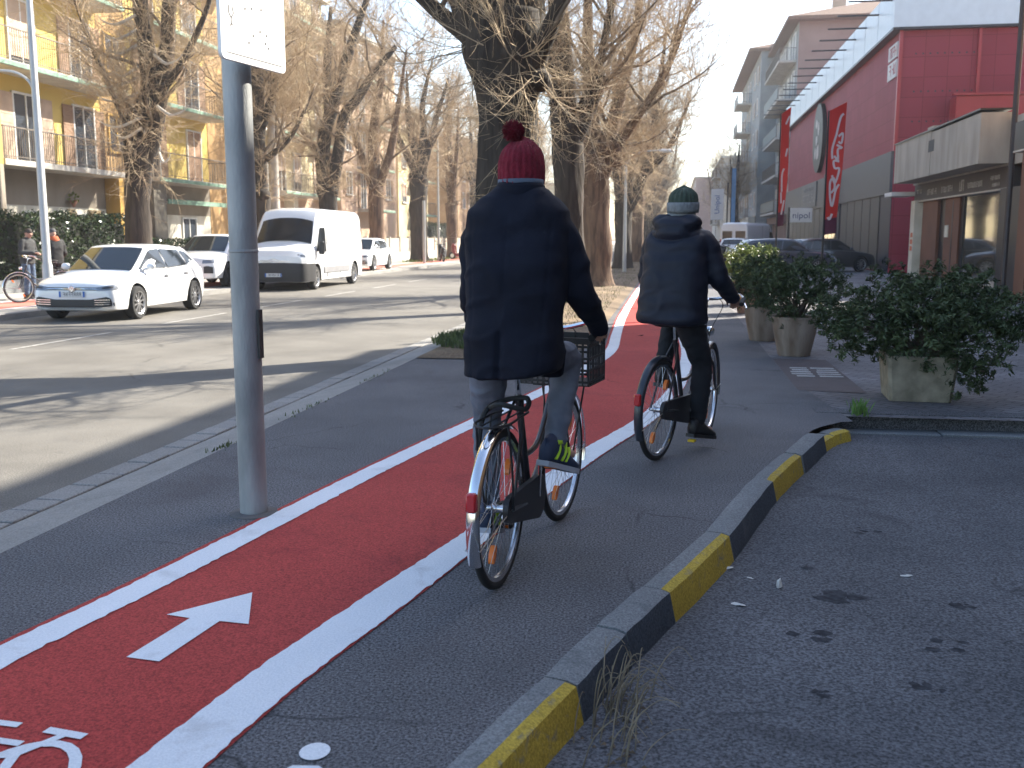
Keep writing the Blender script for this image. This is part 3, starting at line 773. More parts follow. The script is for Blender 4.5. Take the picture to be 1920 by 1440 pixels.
plant((1.57, 13.05, 0), [(0, 0, .88, .33), (-.3, 0, .95, .27), (.35, 0, .92, .3), (0, 0, 1.0, .26), (.3, .1, .98, .22), (-.1, -.1, .7, .3), (.4, -.1, .72, .26), (-.38, .1, .75, .22)], 11000, .026, m_pit,
      'shrub in the nearest round pot, left of the widest shrub', 42, (0, 0, .45))
round_pot((1.35, 14.9, 0), .29, .5, m_pot, 'grey-brown round pot half hidden behind the nearest round pot')
plant((1.35, 14.9, 0), [(0, 0, .88, .35), (-.25, 0, .98, .27), (.3, 0, .98, .29), (0, 0, 1.03, .25), (-.2, -.1, .72, .28)], 8000, .028, m_pit,
      'dark shrub in the half hidden round pot', 43, (0, 0, .45))
round_pot((1.52, 20.3, 0), .3, .52, m_terra, 'reddish terracotta round pot under the sunlit shrub')
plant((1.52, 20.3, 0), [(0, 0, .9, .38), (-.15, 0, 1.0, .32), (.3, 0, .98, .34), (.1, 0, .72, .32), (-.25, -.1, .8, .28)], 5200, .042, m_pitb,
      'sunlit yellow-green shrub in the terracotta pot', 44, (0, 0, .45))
round_pot((1.66, 23.0, 0), .3, .52, m_terra, 'farthest round pot, behind the sunlit shrub')
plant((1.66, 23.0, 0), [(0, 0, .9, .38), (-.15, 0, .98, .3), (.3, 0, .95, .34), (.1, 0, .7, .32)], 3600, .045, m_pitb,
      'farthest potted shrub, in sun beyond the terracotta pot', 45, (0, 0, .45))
# hedges across the road
def hedge(loc, L, Wd, H, n, label, seed):
    root = thing('hedge', label, 'hedge', loc, 0, 'clipped hedges in front of the yellow building')
    r = np.random.default_rng(seed)
    q = r.uniform(0, 1, (n, 3)); face = r.random(n)
    q[:, 0] = np.where(face < .5, 1 - np.abs(r.normal(0, .1, n)), q[:, 0]); q[:, 2] = np.where(face > .72, 1 - np.abs(r.normal(0, .06, n)), q[:, 2])
    C = q * np.array([Wd, L, H]); C[:, 2] += .12 * np.sin(C[:, 1] * 2.1) * q[:, 2] + r.normal(0, .03, n); C[:, 0] += .08 * np.sin(C[:, 1] * 3.3 + C[:, 2] * 3)
    leaves('foliage', C, .055, m_hedge, root, seed, .2)
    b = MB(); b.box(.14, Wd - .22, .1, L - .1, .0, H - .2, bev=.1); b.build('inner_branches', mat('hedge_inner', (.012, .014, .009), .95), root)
hedge((-19.2, 20.5, 0), 10.4, 1.4, 2.15, 17000, 'tall glossy hedge behind the two people with a bicycle', 51)
hedge((-18.7, 31.2, 0), 9, 1.1, 1.35, 9000, 'low hedge behind the roof of the white hatchback', 52)
hedge((-19.6, 74, 0), 10, 1.2, 2.6, 6000, 'green hedge above the long low wall', 53)
b = MB(); b.box(-17.75, -17.6, 15, 45, 0, .35); o = b.build('hedge_kerb_wall', m_kerbc); tag(o, 'low concrete edging wall at the foot of the hedges', 'wall')
# grass tuft on the tree bed, weeds, dry stalks
def blades(name, pts, h, m, label, cat, seed, lean=.5, w=.006, kind='stuff', hz=None):
    r = np.random.default_rng(seed); n = len(pts); a = r.uniform(0, 2 * pi, n); hh = h * r.uniform(.4, 1.1, n)
    dx = np.cos(a) * hh * lean * r.uniform(.2, 1, n); dy = np.sin(a) * hh * lean * r.uniform(.2, 1, n)
    px = -np.sin(a) * w; py = np.cos(a) * w
    P = np.array(pts)
    V = np.stack([np.c_[P[:, 0] - px, P[:, 1] - py, P[:, 2]], np.c_[P[:, 0] + px, P[:, 1] + py, P[:, 2]], np.c_[P[:, 0] + dx * .5 + px * .7, P[:, 1] + dy * .5 + py * .7, P[:, 2] + hh * .7], np.c_[P[:, 0] + dx, P[:, 1] + dy, P[:, 2] + hh]], 1).reshape(-1, 3)
    o = quick_mesh(name, V, np.arange(4 * n).reshape(n, 4), m, None)
    tag(o, label, cat, kind=kind); return o
r = np.random.default_rng(9)
m_grass = mat('grass_blades', (.035, .05, .015), .8, vs=8, col2=(.12, .15, .045))
n = 5200; th = r.uniform(0, 2 * pi, n); rr_ = np.sqrt(r.uniform(.1, 1, n))
gp = np.c_[-2.35 + np.cos(th) * rr_ * .95, 13.55 + np.sin(th) * rr_ * 1.3, np.zeros(n) + .08 + .07 * (1 - rr_)]
gp = gp[(gp[:, 0] > -3.25)]
blades('grass', gp, .10, m_grass, 'short grass mound around the foot of the thickest trunk', 'grass', 1)
n = 5000; gp = np.c_[r.uniform(-3.1, -1.3, n), 16 + 60 * r.uniform(0, 1, n) ** 1.5, np.full(n, .05)]
blades('grass', gp, .07, m_grass, 'sparse grass along the soil bed of the tree row', 'grass', 2)
n = 500; gp = np.c_[r.uniform(-16.2, -14.9, n), r.uniform(58, 74, n), np.full(n, .0)]
blades('grass', gp, .2, mat('grass_lit', (.1, .14, .03), .8, col2=(.25, .3, .08)), 'green verge at the tree feet across the road', 'grass', 3, w=.03)
gp = np.r_[np.c_[r.normal(1.62, .035, 90), r.normal(8.72, .08, 90), np.full(90, .0)]]
blades('weed', gp, .13, mat('weed_green', (.05, .11, .02), .7, col2=(.14, .26, .05)), 'green weed sprouting at the corner by the square planter', 'weed', 4)
gp = np.c_[r.normal(-3.17, .03, 160), np.r_[r.normal(6.6, .1, 60), r.normal(8.3, .25, 60), r.normal(10.2, .4, 40)], np.full(160, -.01)]
blades('weed', gp, .035, m_grass, 'small weeds in the joint of the pavement edge', 'weed', 6)
# dry stalks in the kerb corner
root = thing('dry_weed', 'tangle of dry brown stalks growing at the foot of the yellow kerb stone', 'weed', (-.2, 3.13, -.13))
random.seed(8); b = MB()
for k in range(46):
    x, y = random.gauss(.05, .05), random.gauss(0, .16); h = random.uniform(.05, .22)
    a = random.uniform(-.6, 1.6); l = random.uniform(.03, .14)
    b.tube(catmull([(x, y, 0), (x + cos(a) * l * .3, y + sin(a) * l * .3, h * .6), (x + cos(a) * l, y + sin(a) * l, h), (x + cos(a) * l * 1.6, y + sin(a) * l * 1.5 - .02, h * random.uniform(.6, 1.1))], 3), [.0022] * 5 + [.0012] * 5, 4)
b.build('stalks', mat('dry_stalk', (.12, .095, .06), .9, col2=(.26, .21, .14)), root)
b = MB()
for k in range(60):
    x, y = random.gauss(.06, .05), random.gauss(-.03, .17); s = random.uniform(.006, .016)
    b.add([(x - s, y, .006), (x, y - s * .6, .012), (x + s, y, .008), (x, y + s * .6, .016)], [(0, 1, 2, 3)])
b.build('dead_leaves', mat('dead_leaf', (.05, .04, .03), .9, col2=(.14, .10, .06)), root)
# ================================================================== BUILDINGS
m_yel = mat('plaster_yellow', (.52, .38, .10), .9, vs=.6, col2=(.60, .45, .14), detail=8)
m_yeld = mat('plaster_ochre', (.42, .25, .06), .9, vs=.8, col2=(.50, .31, .08))
m_recess_shade = mat('plaster_recess_shade', (.40, .25, .11), .9, var=.12)  # shade of the recessed side walls put into the plaster colour
m_grey = mat('plaster_grey_brown', (.22, .19, .15), .9, vs=.9, col2=(.30, .26, .21), detail=8)
m_lite = mat('plaster_white_worn', (.50, .47, .38), .9, vs=1.3, col2=(.68, .65, .56), detail=8)
m_cream = mat('plaster_cream', (.48, .40, .23), .9, vs=.8, col2=(.58, .50, .31), detail=8)
m_pink = mat('plaster_pink', (.46, .32, .22), .9, vs=.8, col2=(.56, .41, .30), detail=8)
m_slab = mat('slab_concrete', (.38, .36, .32), .9, vs=2, col2=(.52, .5, .45))
m_green = mat('green_trim', (.16, .27, .20), .7, var=.25, vs=6)
m_rail = mat('railing_dark', (.13, .11, .09), .6)
m_shut = mat('shutter_brown', (.26, .16, .10), .8, var=.15, vs=3, stretch=(1, 1, 12))
m_shutp = mat('shutter_pink', (.44, .33, .25), .8, var=.12)
m_wfr = mat('frame_white', (.62, .62, .6), .6, var=.05)
m_dark = mat('dark_opening', (.02, .02, .022), .6)
m_pane = glass('window_pane', (.05, .06, .075), .06)
m_brick = mat('brick_screen', (.20, .15, .09), .9, col2=(.42, .33, .2), vs=22)
m_tile = mat('roof_tiles', (.16, .09, .06), .9, var=.25, vs=8)

def win(parent, y0, y1, z0, z1, x=0., door=False, shutter=None, fm=None, depth=.05, side=1):
    """opening on a facade whose outward normal is local +x*side"""
    b = MB(); s = side
    def bx(mb, a0, a1, *r): mb.box(x + a0 * s, x + a1 * s, *r)
    t = .07
    bx(b, .002, depth + .02, y0 - t, y0, z0 - (0 if door else t), z1 + t); bx(b, .002, depth + .02, y1, y1 + t, z0 - (0 if door else t), z1 + t)
    bx(b, .003, depth + .02, y0, y1, z1, z1 + t)
    if not door: bx(b, .003, depth + .07, y0 - .1, y1 + .1, z0 - t - .03, z0 - .002)
    bx(b, .004, depth, (y0 + y1) / 2 - .025, (y0 + y1) / 2 + .025, z0, z1)
    w = b.build('window', fm or m_wfr, parent)
    b = MB(); bx(b, .005, .016, y0, y1, z0, z1); b.build('pane', m_pane, w)
    if shutter:
        b = MB(); k = random.random()
        if k < .45:   # rolled part-way down
            zz = z0 + (z1 - z0) * random.uniform(.0, .75); bx(b, .018, depth - .005, y0 + .002, (y0 + y1) / 2 - .027, zz, z1 - .002); b.build('shutter', shutter, w); b = MB(); bx(b, .018, depth - .005, (y0 + y1) / 2 + .027, y1 - .002, zz, z1 - .002)
        else:
            h = (y1 - y0) / 2
            for (sa, sb) in ((y0 - t - h, y0 - t - .01), (y1 + t + .01, y1 + t + h)):
                b = MB(); bx(b, .03, .065, sa, sb, z0, z1)
                for q in range(8):
                    zz = z0 + (z1 - z0) * (q + .5) / 8; bx(b, .064, .075, sa + .05, sb - .05, zz, zz + .05)
                if sa > y0: break
                b.build('shutter', shutter, w)
        b.build('shutter', shutter, w)
    return w
def balcony(parent, y0, y1, z, x0=0., out=1.2, trim=True, side=1, panel=None, railm=None, bars=.11):
    s = side; b = MB(); b.box(x0, x0 + out * s, y0, y1, z - .18, z)
    if trim: b.box(x0 + (out + .003) * s, x0 + (out + .03) * s, y0, y1, z - .16, z - .03, 1)
    sl = b.build('balcony', [m_slab, m_green], parent)
    b = MB(); xr = x0 + (out - .05) * s
    b.box(xr - .02, xr + .02, y0 + .02, y1 - .02, z + .96, z + 1.0)
    b.box(xr - .012, xr + .012, y0 + .02, y1 - .02, z + .08, z + .105)
    y = y0 + .03
    while y < y1:
        b.box(xr - .008, xr + .008, y - .005, y + .005, z, z + .97); y += bars
    for yy in (y0 + .03, y1 - .03):
        b.box(x0, xr, yy - .012, yy + .012, z + .96, z + .995)
        q = .1
        while q < out: b.box(x0 + q * s - .008, x0 + q * s + .008, yy - .007, yy + .007, z, z + .97); q += .12
    b.build('railing', railm or m_rail, sl)
    if panel:
        b = MB(); b.box(xr + .022 * s, xr + .04 * s, y0 + .05, y1 - .05, z + .1, z + .93); b.build('rail_panel', panel, sl)
    return sl

random.seed(12)
# ---- yellow block of flats (front face local x=0 at X=-21.2)
yb = thing('apartment_building', 'yellow apartment block with long balconies and grey ground floor behind the white hatchback', 'building', (-21.2, 0, 0))
b = MB(); b.box(-10, 0, 18, 45.6, 3.9, 12.9, 0); b.box(-10, 0, 18, 45.6, 0, 3.9, 1)
for y0, y1 in ((34.95, 36.9), (43.6, 45.6)): b.box(.003, .02, y0, y1, 0, 12.9, 2)  # flush strips painted in place of the shaded recessed walls
b.box(.003, 1.2, 22.5, 27.6, 3.69, 12.9, 0); b.box(.003, 1.2, 22.5, 27.6, 0, 3.688, 1)
b.box(.004, .6, 34.95, 35.3, 0, 3.88, 3); b.box(.004, .9, 36.9, 37.9, 0, 3.68, 4)
b.box(.003, .03, 28.6, 34.9, .15, 2.55, 5); b.box(.003, .03, 38.6, 43.5, .15, 2.45, 5)
yw = b.build('wall', [m_yel, m_grey, m_recess_shade, m_yeld, mat('grey_pillar', (.14, .125, .10), .9), m_lite], yb)
for fl in range(3):
    z = 3.87 + 2.97 * fl
    balcony(yb, 27.7, 34.9, z, trim=fl > 0); balcony(yb, 36.9, 43.55, z, trim=True)
    for (a, c) in ((29.9, 31.2), (33.2, 34.4), (38.0, 39.1), (41.6, 42.8)):
        win(yb, a, c, z + .02, z + 2.25, door=True, shutter=m_shut if a != 29.9 else m_shutp, fm=m_wfr)
    win(yb, 36.0 - .6, 36.5, z + .9, z + 2.2, x=.02, shutter=None, fm=m_yeld)
for (a, c, d) in ((29.9, 31.0, True), (33.0, 33.5, True), (40.8, 42.0, True)):
    win(yb, a, c, .2, 2.3, x=.03, door=True, shutter=None)
for y0, y1 in ((32.4, 32.95), (33.7, 34.6)):
    b = MB(); k = 0; z = .2
    while z < 2.5:
        y = y0 + (.06 if k % 2 else 0)
        while y < y1 - .1: b.box(.032, .10, y, y + .1, z, z + .05); y += .12
        z += .07; k += 1
    b.build('brick_screen', m_brick, yb)
for yy, zz in ((32.6, 2.75), (31.9, 1.9)):
    b = MB(); b.lathe([(.03, 0), (.14, .22), (.15, .24), (.12, .24)], 10, c=(.2, yy, zz - .2)); w_ = b.build('hanging_pot', m_terra, yb)
    leaves('pot_plant', bush_points(260, [(.2, yy, zz + .13, .2)], 6), .05, leaf_mat('pot_green', (.12, .16, .03), (.3, .34, .08)), w_, 7)
b = MB(); b.box(-10.4, 1.3, 17.8, 45.8, 12.9, 13.2); b.build('roof', m_slab, yb)
b = MB(); b.tube([(1.3, 27.2, 0), (1.3, 27.2, 12.8)], .055, 8); b.build('downpipe', m_rail, yb)
b = MB(); b.box(.03, .8, 38.2, 43.6, 2.95, 3.05); b.box(.78, .82, 38.2, 43.6, 2.86, 3.05, 1); b.build('awning', [m_slab, m_green], yb)

# ---- cream block with green edged balconies
cb = thing('apartment_building', 'pale cream apartment block with rounded green-edged balconies above the white van', 'building', (-21.6, 0, 0))
b = MB(); b.box(-9, 0, 47.6, 60.5, 3.9, 15.6, 0); b.box(-9, 0, 47.6, 60.5, 0, 3.9, 1); b.box(.003, .04, 47.6, 49.3, .1, 15.4, 1); b.box(.003, .6, 53.5, 54.1, 0, 3.9, 2)
b.build('wall', [m_cream, m_pink, m_lite], cb)
for fl in range(4):
    z = 3.95 + 3.1 * fl
    balcony(cb, 50.2, 57.2, z, out=1.5, trim=True); balcony(cb, 58.3, 60.4, z, out=.9, trim=True)
    for a in (50.8, 52.7, 55.1, 58.8): win(cb, a, a + 1.0, z + .02, z + 2.3, door=True, shutter=m_shutp)
b = MB(); b.box(-9.3, .5, 47.3, 60.8, 15.6, 15.9); b.build('roof', m_slab, cb)
for a in (50.8, 55.4): win(cb, a, a + 1.6, .4, 2.6, shutter=None, fm=m_shut)

# ---- pink block, yellow block, low brown house
def block(label, X, y0, y1, H, m, fl, ws, baseh=3.3, basem=None, depth=9, side=1, out=1.1, bal=(), roof=m_slab, shutter=m_shut, trim=True, eave=.4):
    r = thing('apartment_building' if H > 8 else 'house', label, 'building', (X, 0, 0))
    s = side; b = MB(); b.box(0, -depth * s, y0, y1, baseh, H, 0); b.box(0, -depth * s, y0, y1, 0, baseh, 1)
    b.build('wall', [m, basem or m], r)
    for k in range(fl):
        z = baseh + .1 + (H - baseh) / fl * k
        for (a, c) in bal: balcony(r, a, c, z, out=out, side=s, trim=trim, bars=.22)
        for a in ws:
            dr = any(p < a < q for p, q in bal)
            win(r, a, a + 1.1, z + (.05 if dr else .9), z + 2.3, door=dr, shutter=shutter, side=s)
    b = MB(); b.box(eave * s, -(depth + .3) * s, y0 - .3, y1 + .3, H, H + .25); b.build('roof', roof, r)
    return r
block('faded pink apartment block between the forked tree and the straight tree across the road', -21, 61.5, 74.5, 14.6, m_pink, 4, (62.6, 65.6, 68.4, 71.6), bal=((65, 70.2),), basem=m_pink)
block('narrow cream block past the faded pink one, mostly behind twigs', -21.4, 76.5, 86, 11.6, m_cream, 3, (77.6, 80.5, 83.5), bal=((80, 84.8),), basem=m_cream)
block('low brown building with a flat top seen under the patch of sky', -20, 92, 112, 10.8, mat('plaster_brown', (.34, .22, .13), .9, vs=.7, col2=(.44, .3, .19)), 3, (94, 97, 100, 103, 106), bal=((96.4, 101.5),))
block('pale house beyond the low brown building across the road', -19.5, 120, 150, 9.5, m_cream, 3, (122, 126, 130, 134, 138), bal=())
# low walls
fw = thing('wall', 'long low beige wall behind the tree trunks across the road', 'wall', (-17.6, 0, 0))
b = MB(); b.box(-.2, 0, 56, 140, 0, .55, 0); y = 56
while y < 140: b.box(-.16, -.04, y + .06, y + 2.34, .55, 1.45, 1); b.box(-.22, .02, y - .06, y + .06, .55, 1.55, 0); y += 2.4
b.build('panels', [m_slab, mat('wall_beige', (.42, .36, .28), .9, var=.15)], fw)

# ---- right side: tall brown building at the frame edge
m_brn = mat('brown_cladding', (.16, .075, .045), .7, vs=1.2, var=.12)
m_och = mat('ochre_cladding', (.28, .14, .05), .7, vs=1.0, var=.1)
m_alu = mat('dark_aluminium', (.03, .032, .036), .4, metal=.3)
bb = thing('apartment_building', 'tall brown-fronted building at the right edge with an ochre upper wall', 'building', (8.2, 0, 0))
b = MB(); b.box(.0, 14, -30, 25.75, 4.6, 12.3, 0); b.box(.5, 14, -30, 25.75, 0, 4.6, 1)
for y in (25.05, 21.3, 17.3, 13.3, 9.3, 5.3): b.box(.0, .5, y, y + .7, 0, 4.598, 1)
b.build('wall', [m_och, m_brn], bb)
for y in (22.1, 18.1, 14.1, 10.1, 6.1):
    b = MB(); b.box(.42, .47, y, y + 3.1, .1, 3.3, 0); b.box(.38, .5, y - .02, y + 3.12, 3.3, 3.45, 1); b.box(.38, .49, y + 1.5, y + 1.6, .1, 3.3, 1); b.build('shop_window', [m_pane, m_alu], bb)
    b = MB(); b.box(-.35, .44, y - .1, y + 3.2, 3.5, 4.15, 0); b.box(-.36, .43, y - .11, y + 3.21, 3.46, 3.5, 1); b.build('shop_canopy', [m_alu, mat('steel_edge', (.5, .5, .5), .4, metal=.8)], bb)
for z in (5.0, 8.4):
    for y in (24.8, 21.5, 17.5, 13.5, 9.5): 
        b = MB(); b.box(-.03, .02, y, y + .55, z, z + 2.6); b.build('window', m_pane, bb)
b = MB(); b.tube([(-.1, 26.2, 0), (-.1, 26.2, 12.2)], .07, 8); b.build('downpipe', mat('pipe_brown', (.05, .04, .04), .5), bb)
b = MB(); b.box(0, 14, -30, 25.75, 12.3, 12.6); b.build('roof', m_slab, bb)

# ---- low concrete shop building
sb = thing('shop_building', 'low shop with a streaked raw concrete fascia and brown shop front', 'building', (9.0, 0, 0))
m_fas = mat('fascia_concrete', (.30, .275, .23), .9, vs=2.2, col2=(.42, .39, .335), bump=.2, stretch=(1, 1, .25), detail=9)
b = MB(); b.box(.3, 12, 26.3, 40.3, 0, 4.7); b.build('wall', mat('shop_wall', (.30, .27, .23), .9), sb)
b = MB(); b.box(-.8, .0, 29.3, 34.55, 3.5, 4.86, 0); b.box(-.8, .0, 34.63, 39.9, 3.5, 4.92, 0); b.box(0.0, .3, 26.3, 40.3, 3.45, 4.72, 0)
b.box(-.84, -.0, 29.28, 39.92, 4.925, 4.975, 1); b.box(-.805, -.2, 34.2, 34.9, 4.25, 4.62, 2); b.box(-.6, -.3, 35.2, 36.0, 4.98, 5.15, 0)
b.build('fascia', [m_fas, m_alu, m_dark], sb)
b = MB(); b.box(.0, .3, 29.0, 40.0, 2.85, 3.44, 0); b.box(-.02, .3, 29.0, 40.0, 2.80, 2.85, 1)
sg = b.build('shop_sign', [mat('sign_brown_grey', (.06, .05, .045), .6), mat('steel_edge2', (.4, .4, .4), .4, metal=.6)], sb)
def glyphs(b, y0, y1, z0, z1, x, seed, mi=0, gap=.25, dirn=-1):
    """short strokes standing for lettering too blurred to read"""
    r = random.Random(seed); y = y0; w = (z1 - z0) * .6
    while y + w < y1:
        k = r.randint(0, 3); t = w * .22
        b.box(x, x - .006, y, y + t, z0, z1, mi)
        if k in (0, 1): b.box(x, x - .006, y + t, y + w, z1 - t, z1, mi)
        if k in (0, 2): b.box(x, x - .006, y + t, y + w, (z0 + z1) / 2 - t / 2, (z0 + z1) / 2 + t / 2, mi)
        if k in (1, 3): b.box(x, x - .006, y + w - t, y + w, z0, z1 - t * 1.01, mi)
        if k == 3: b.box(x, x - .006, y + t, y + w - t, z0, z0 + t, mi)
        y += w * (1 + gap) if r.random() > .15 else w * 2
b = MB(); glyphs(b, 30.0, 30.9, 3.12, 3.24, -.004, 1); glyphs(b, 30.0, 30.7, 2.93, 3.03, -.004, 2); glyphs(b, 31.6, 33.2, 3.0, 3.17, -.004, 3)
glyphs(b, 33.5, 34.2, 2.95, 3.3, -.004, 4); glyphs(b, 34.8, 36.2, 3.0, 3.2, -.004, 5); glyphs(b, 36.8, 38.2, 3.0, 3.2, -.004, 6); glyphs(b, 38.9, 39.6, 3.1, 3.25, -.004, 8)
b.build('lettering', mat('letter_pale', (.42, .40, .36), .7), sg)
b = MB(); b.box(.16, .29, 29.2, 29.9, 0, 2.8, 0); b.box(.14, .29, 29.9, 33.9, .0, .25, 2); b.box(.16, .29, 33.9, 34.2, 0, 2.8, 0); b.box(.1, .29, 34.2, 35.9, 0, 2.8, 1); b.box(.2, .29, 35.9, 36.9, 0, 2.8, 0)
b.box(.1, .29, 36.9, 39.0, 0, 2.8, 1); b.box(-.1, .29, 39.4, 40.0, 0, 2.86, 3); b.box(-.3, .15, 26.4, 28.9, -.001, 2.8, 0)
b.box(.07, .1, 35.35, 35.75, 1.5, 1.9, 3); b.box(.095, .16, 34.9, 35.0, .2, 2.7, 0)
b.build('shop_front', [m_alu, m_brn, mat('marble_sill', (.4, .37, .33), .5), m_lite], sb)
b = MB(); b.box(.2, .24, 29.9, 33.9, .25, 2.8); b.build('shop_window', glass('shop_glass', (.09, .08, .06), .05), sb)
b = MB(); b.box(-.85, .0, 39.9, 41.2, 3.05, 3.2); b.build('canopy', m_wfr, sb)
b = MB()
for z in (1.0, 1.25, 1.5): b.box(-.106, -.1, 39.5, 39.85, z, z + .17)
b.build('orange_notice', mat('orange_print', (.5, .13, .05), .7), sb)

# ---- red-clad store
rb = thing('store_building', 'large store clad in dark red panels over grey glazing, with a white top fascia', 'building', (9.0, 0, 0))
m_red = bpy.data.materials.new('red_cladding'); m_red.use_nodes = True
t = m_red.node_tree; N = t.nodes; Lk = t.links.new; pb = N['Principled BSDF']; pb.inputs['Roughness'].default_value = .65; pb.inputs['Specular IOR Level'].default_value = .25
tc = N.new('ShaderNodeTexCoord'); bk = N.new('ShaderNodeTexBrick'); mp = N.new('ShaderNodeMapping')
mp.inputs['Rotation'].default_value = (pi / 2, 0, pi / 2); Lk(tc.outputs['Object'], mp.inputs[0])
sx = N.new('ShaderNodeSeparateXYZ'); cx = N.new('ShaderNodeCombineXYZ'); su = N.new('ShaderNodeMath'); su.operation = 'ADD'
Lk(tc.outputs['Object'], sx.inputs[0]); Lk(sx.outputs[0], su.inputs[0]); Lk(sx.outputs[1], su.inputs[1]); Lk(su.outputs[0], cx.inputs[0]); Lk(sx.outputs[2], cx.inputs[1])
Lk(cx.outputs[0], bk.inputs['Vector']); bk.offset = 0
bk.inputs['Scale'].default_value = 1; bk.inputs['Brick Width'].default_value = .9; bk.inputs['Row Height'].default_value = .8; bk.inputs['Mortar Size'].default_value = .012
bk.inputs['Color1'].default_value = (.25, .036, .052, 1); bk.inputs['Color2'].default_value = (.285, .044, .062, 1); bk.inputs['Mortar'].default_value = (.17, .02, .03, 1)
Lk(bk.outputs['Color'], pb.inputs['Base Color'])
m_red2 = mat('red_metal', (.34, .03, .04), .4, var=.05)
m_gfas = mat('grey_fascia', (.055, .06, .072), .5, var=.06)
m_gpan = mat('grey_glazing', (.06, .057, .053), .55, var=.08, vs=.6)
m_navy = mat('navy_portal', (.012, .015, .03), .5)
b = MB(); b.box(0, 22, 44, 83, 0, 10.0); rw = b.build('wall', m_red, rb)
b = MB(); b.box(-.12, .0, 44, 83.2, 3.3, 5.05, 0); b.box(-.3, -.121, 57, 61.5, 2.9, 5.15, 1); b.box(-.12, .0, 56.6, 61.8, 0, 3.298, 1); b.box(-.02, .0, 44.0, 46.2, 0, 3.298, 1); b.build('grey_band', [m_gfas, m_navy], rb)
y = 46.2
while y < 56.3: b = MB(); b.box(-.06, .0, y + .05, y + 1.95, .05, 3.295); b.build('glazing_panel', m_gpan, rb); y += 2.05
y = 62.
while y < 82: b = MB(); b.box(-.06, .0, y + .05, y + 2.2, .05, 3.295); b.build('glazing_panel', m_gpan, rb); y += 2.3
for y in (57.2, 58.6, 60.0): b = MB(); b.box(-.16, -.121, y, y + 1.25, .05, 2.7); b.build('entrance_door', m_pane, rb)
b = MB(); b.box(-.35, 12.6, 43.75, 43.95, 9.95, 14.5, 0); b.box(-.35, -.1, 43.96, 83.4, 9.95, 11.6, 0)
b.box(-.36, 12.6, 43.72, 43.97, 9.85, 9.948, 1); b.box(-.36, 0, 43.98, 83.4, 9.85, 9.948, 1)
y = 47
while y < 83: b.box(-.357, -.352, y, y + .05, 9.95, 11.6, 2); y += 3
b.build('top_fascia', [mat('fascia_white', (.62, .68, .72), .4, var=.04), m_alu, mat('seam_grey', (.4, .45, .5), .5)], rb)
y = 44.2
while y < 83: b = MB(); b.tube([(-2.1, y, 11.1), (-.36, y, 11.1)], .04, 6); b.build('louvre_arm', m_alu, rb); y += 2.75
b = MB(); b.box(-.05, .09, 43.9, 44.05, 5.05, 9.85); b.box(3.0, 3.12, 43.88, 43.999, 0, 9.85); b.box(2.05, 5.6, 43.0, 43.998, 5.3, 7.1, bev=.03); b.box(1.9, 5.6, 42.9, 43.1, 7.1, 7.2)
b.build('corner_trim', m_red2, rb)
b = MB(); r = random.Random(4)
for zz in (8.9, 7.4, 6.2):
    for q in range(9): b.box(.6 + q * .28, .66 + q * .28, 43.985, 43.999, zz, zz + .06)
b.build('bolt_marks', m_alu, rb)
b = MB(); b.box(-.05, 0, 44.3, 46.0, 8.9, 9.5, 0); b.box(-.05, 0, 44.3, 46.0, 8.1, 8.8, 0)
sg = b.build('wall_sign', m_wfr, rb)
b = MB(); glyphs(b, 44.45, 45.9, 8.98, 9.4, -.052, 5); glyphs(b, 44.45, 45.9, 8.25, 8.7, -.052, 9); b.build('lettering', mat('letter_red', (.35, .06, .07), .6), sg)
b = MB(); b.lathe([(0, 0), (2.1, 0), (2.1, .25), (1.85, .25), (1.85, .2), (0, .2)][::-1], 40, 'x', (-.26, 65.3, 7.6), 0)
em = b.build('round_emblem', mat('emblem_black', (.012, .012, .014), .5), rb)
b = MB(); r = random.Random(3)
for (dy, dz, ry, rz_) in ((.5, .9, .45, .3), (-.4, .5, .35, .45), (.3, -.1, .4, .3), (-.3, -.9, .6, .5), (.7, -.9, .3, .4)):
    b.lathe([(0, 0), (.0, .0)], 3) if False else None
    n = 12; b.add([(-.275, 65.3 + dy + ry * cos(2 * pi * k / n) * r.uniform(.7, 1.1), 7.6 + dz + rz_ * sin(2 * pi * k / n) * r.uniform(.7, 1.1)) for k in range(n)], [tuple(range(n))])
b.build('emblem_patches', mat('emblem_white', (.5, .47, .45), .6), em)
b = MB(); b.box(-.2, -.121, 65.5, 72.5, 3.45, 5.0); sg = b.build('store_sign', mat('sign_grey', (.14, .14, .135), .6), rb)
b = MB(); glyphs(b, 66, 72, 3.75, 4.3, -.202, 12); glyphs(b, 66.5, 71.5, 4.5, 4.75, -.202, 13); b.build('lettering', mat('letter_grey', (.25, .25, .24), .6), sg)

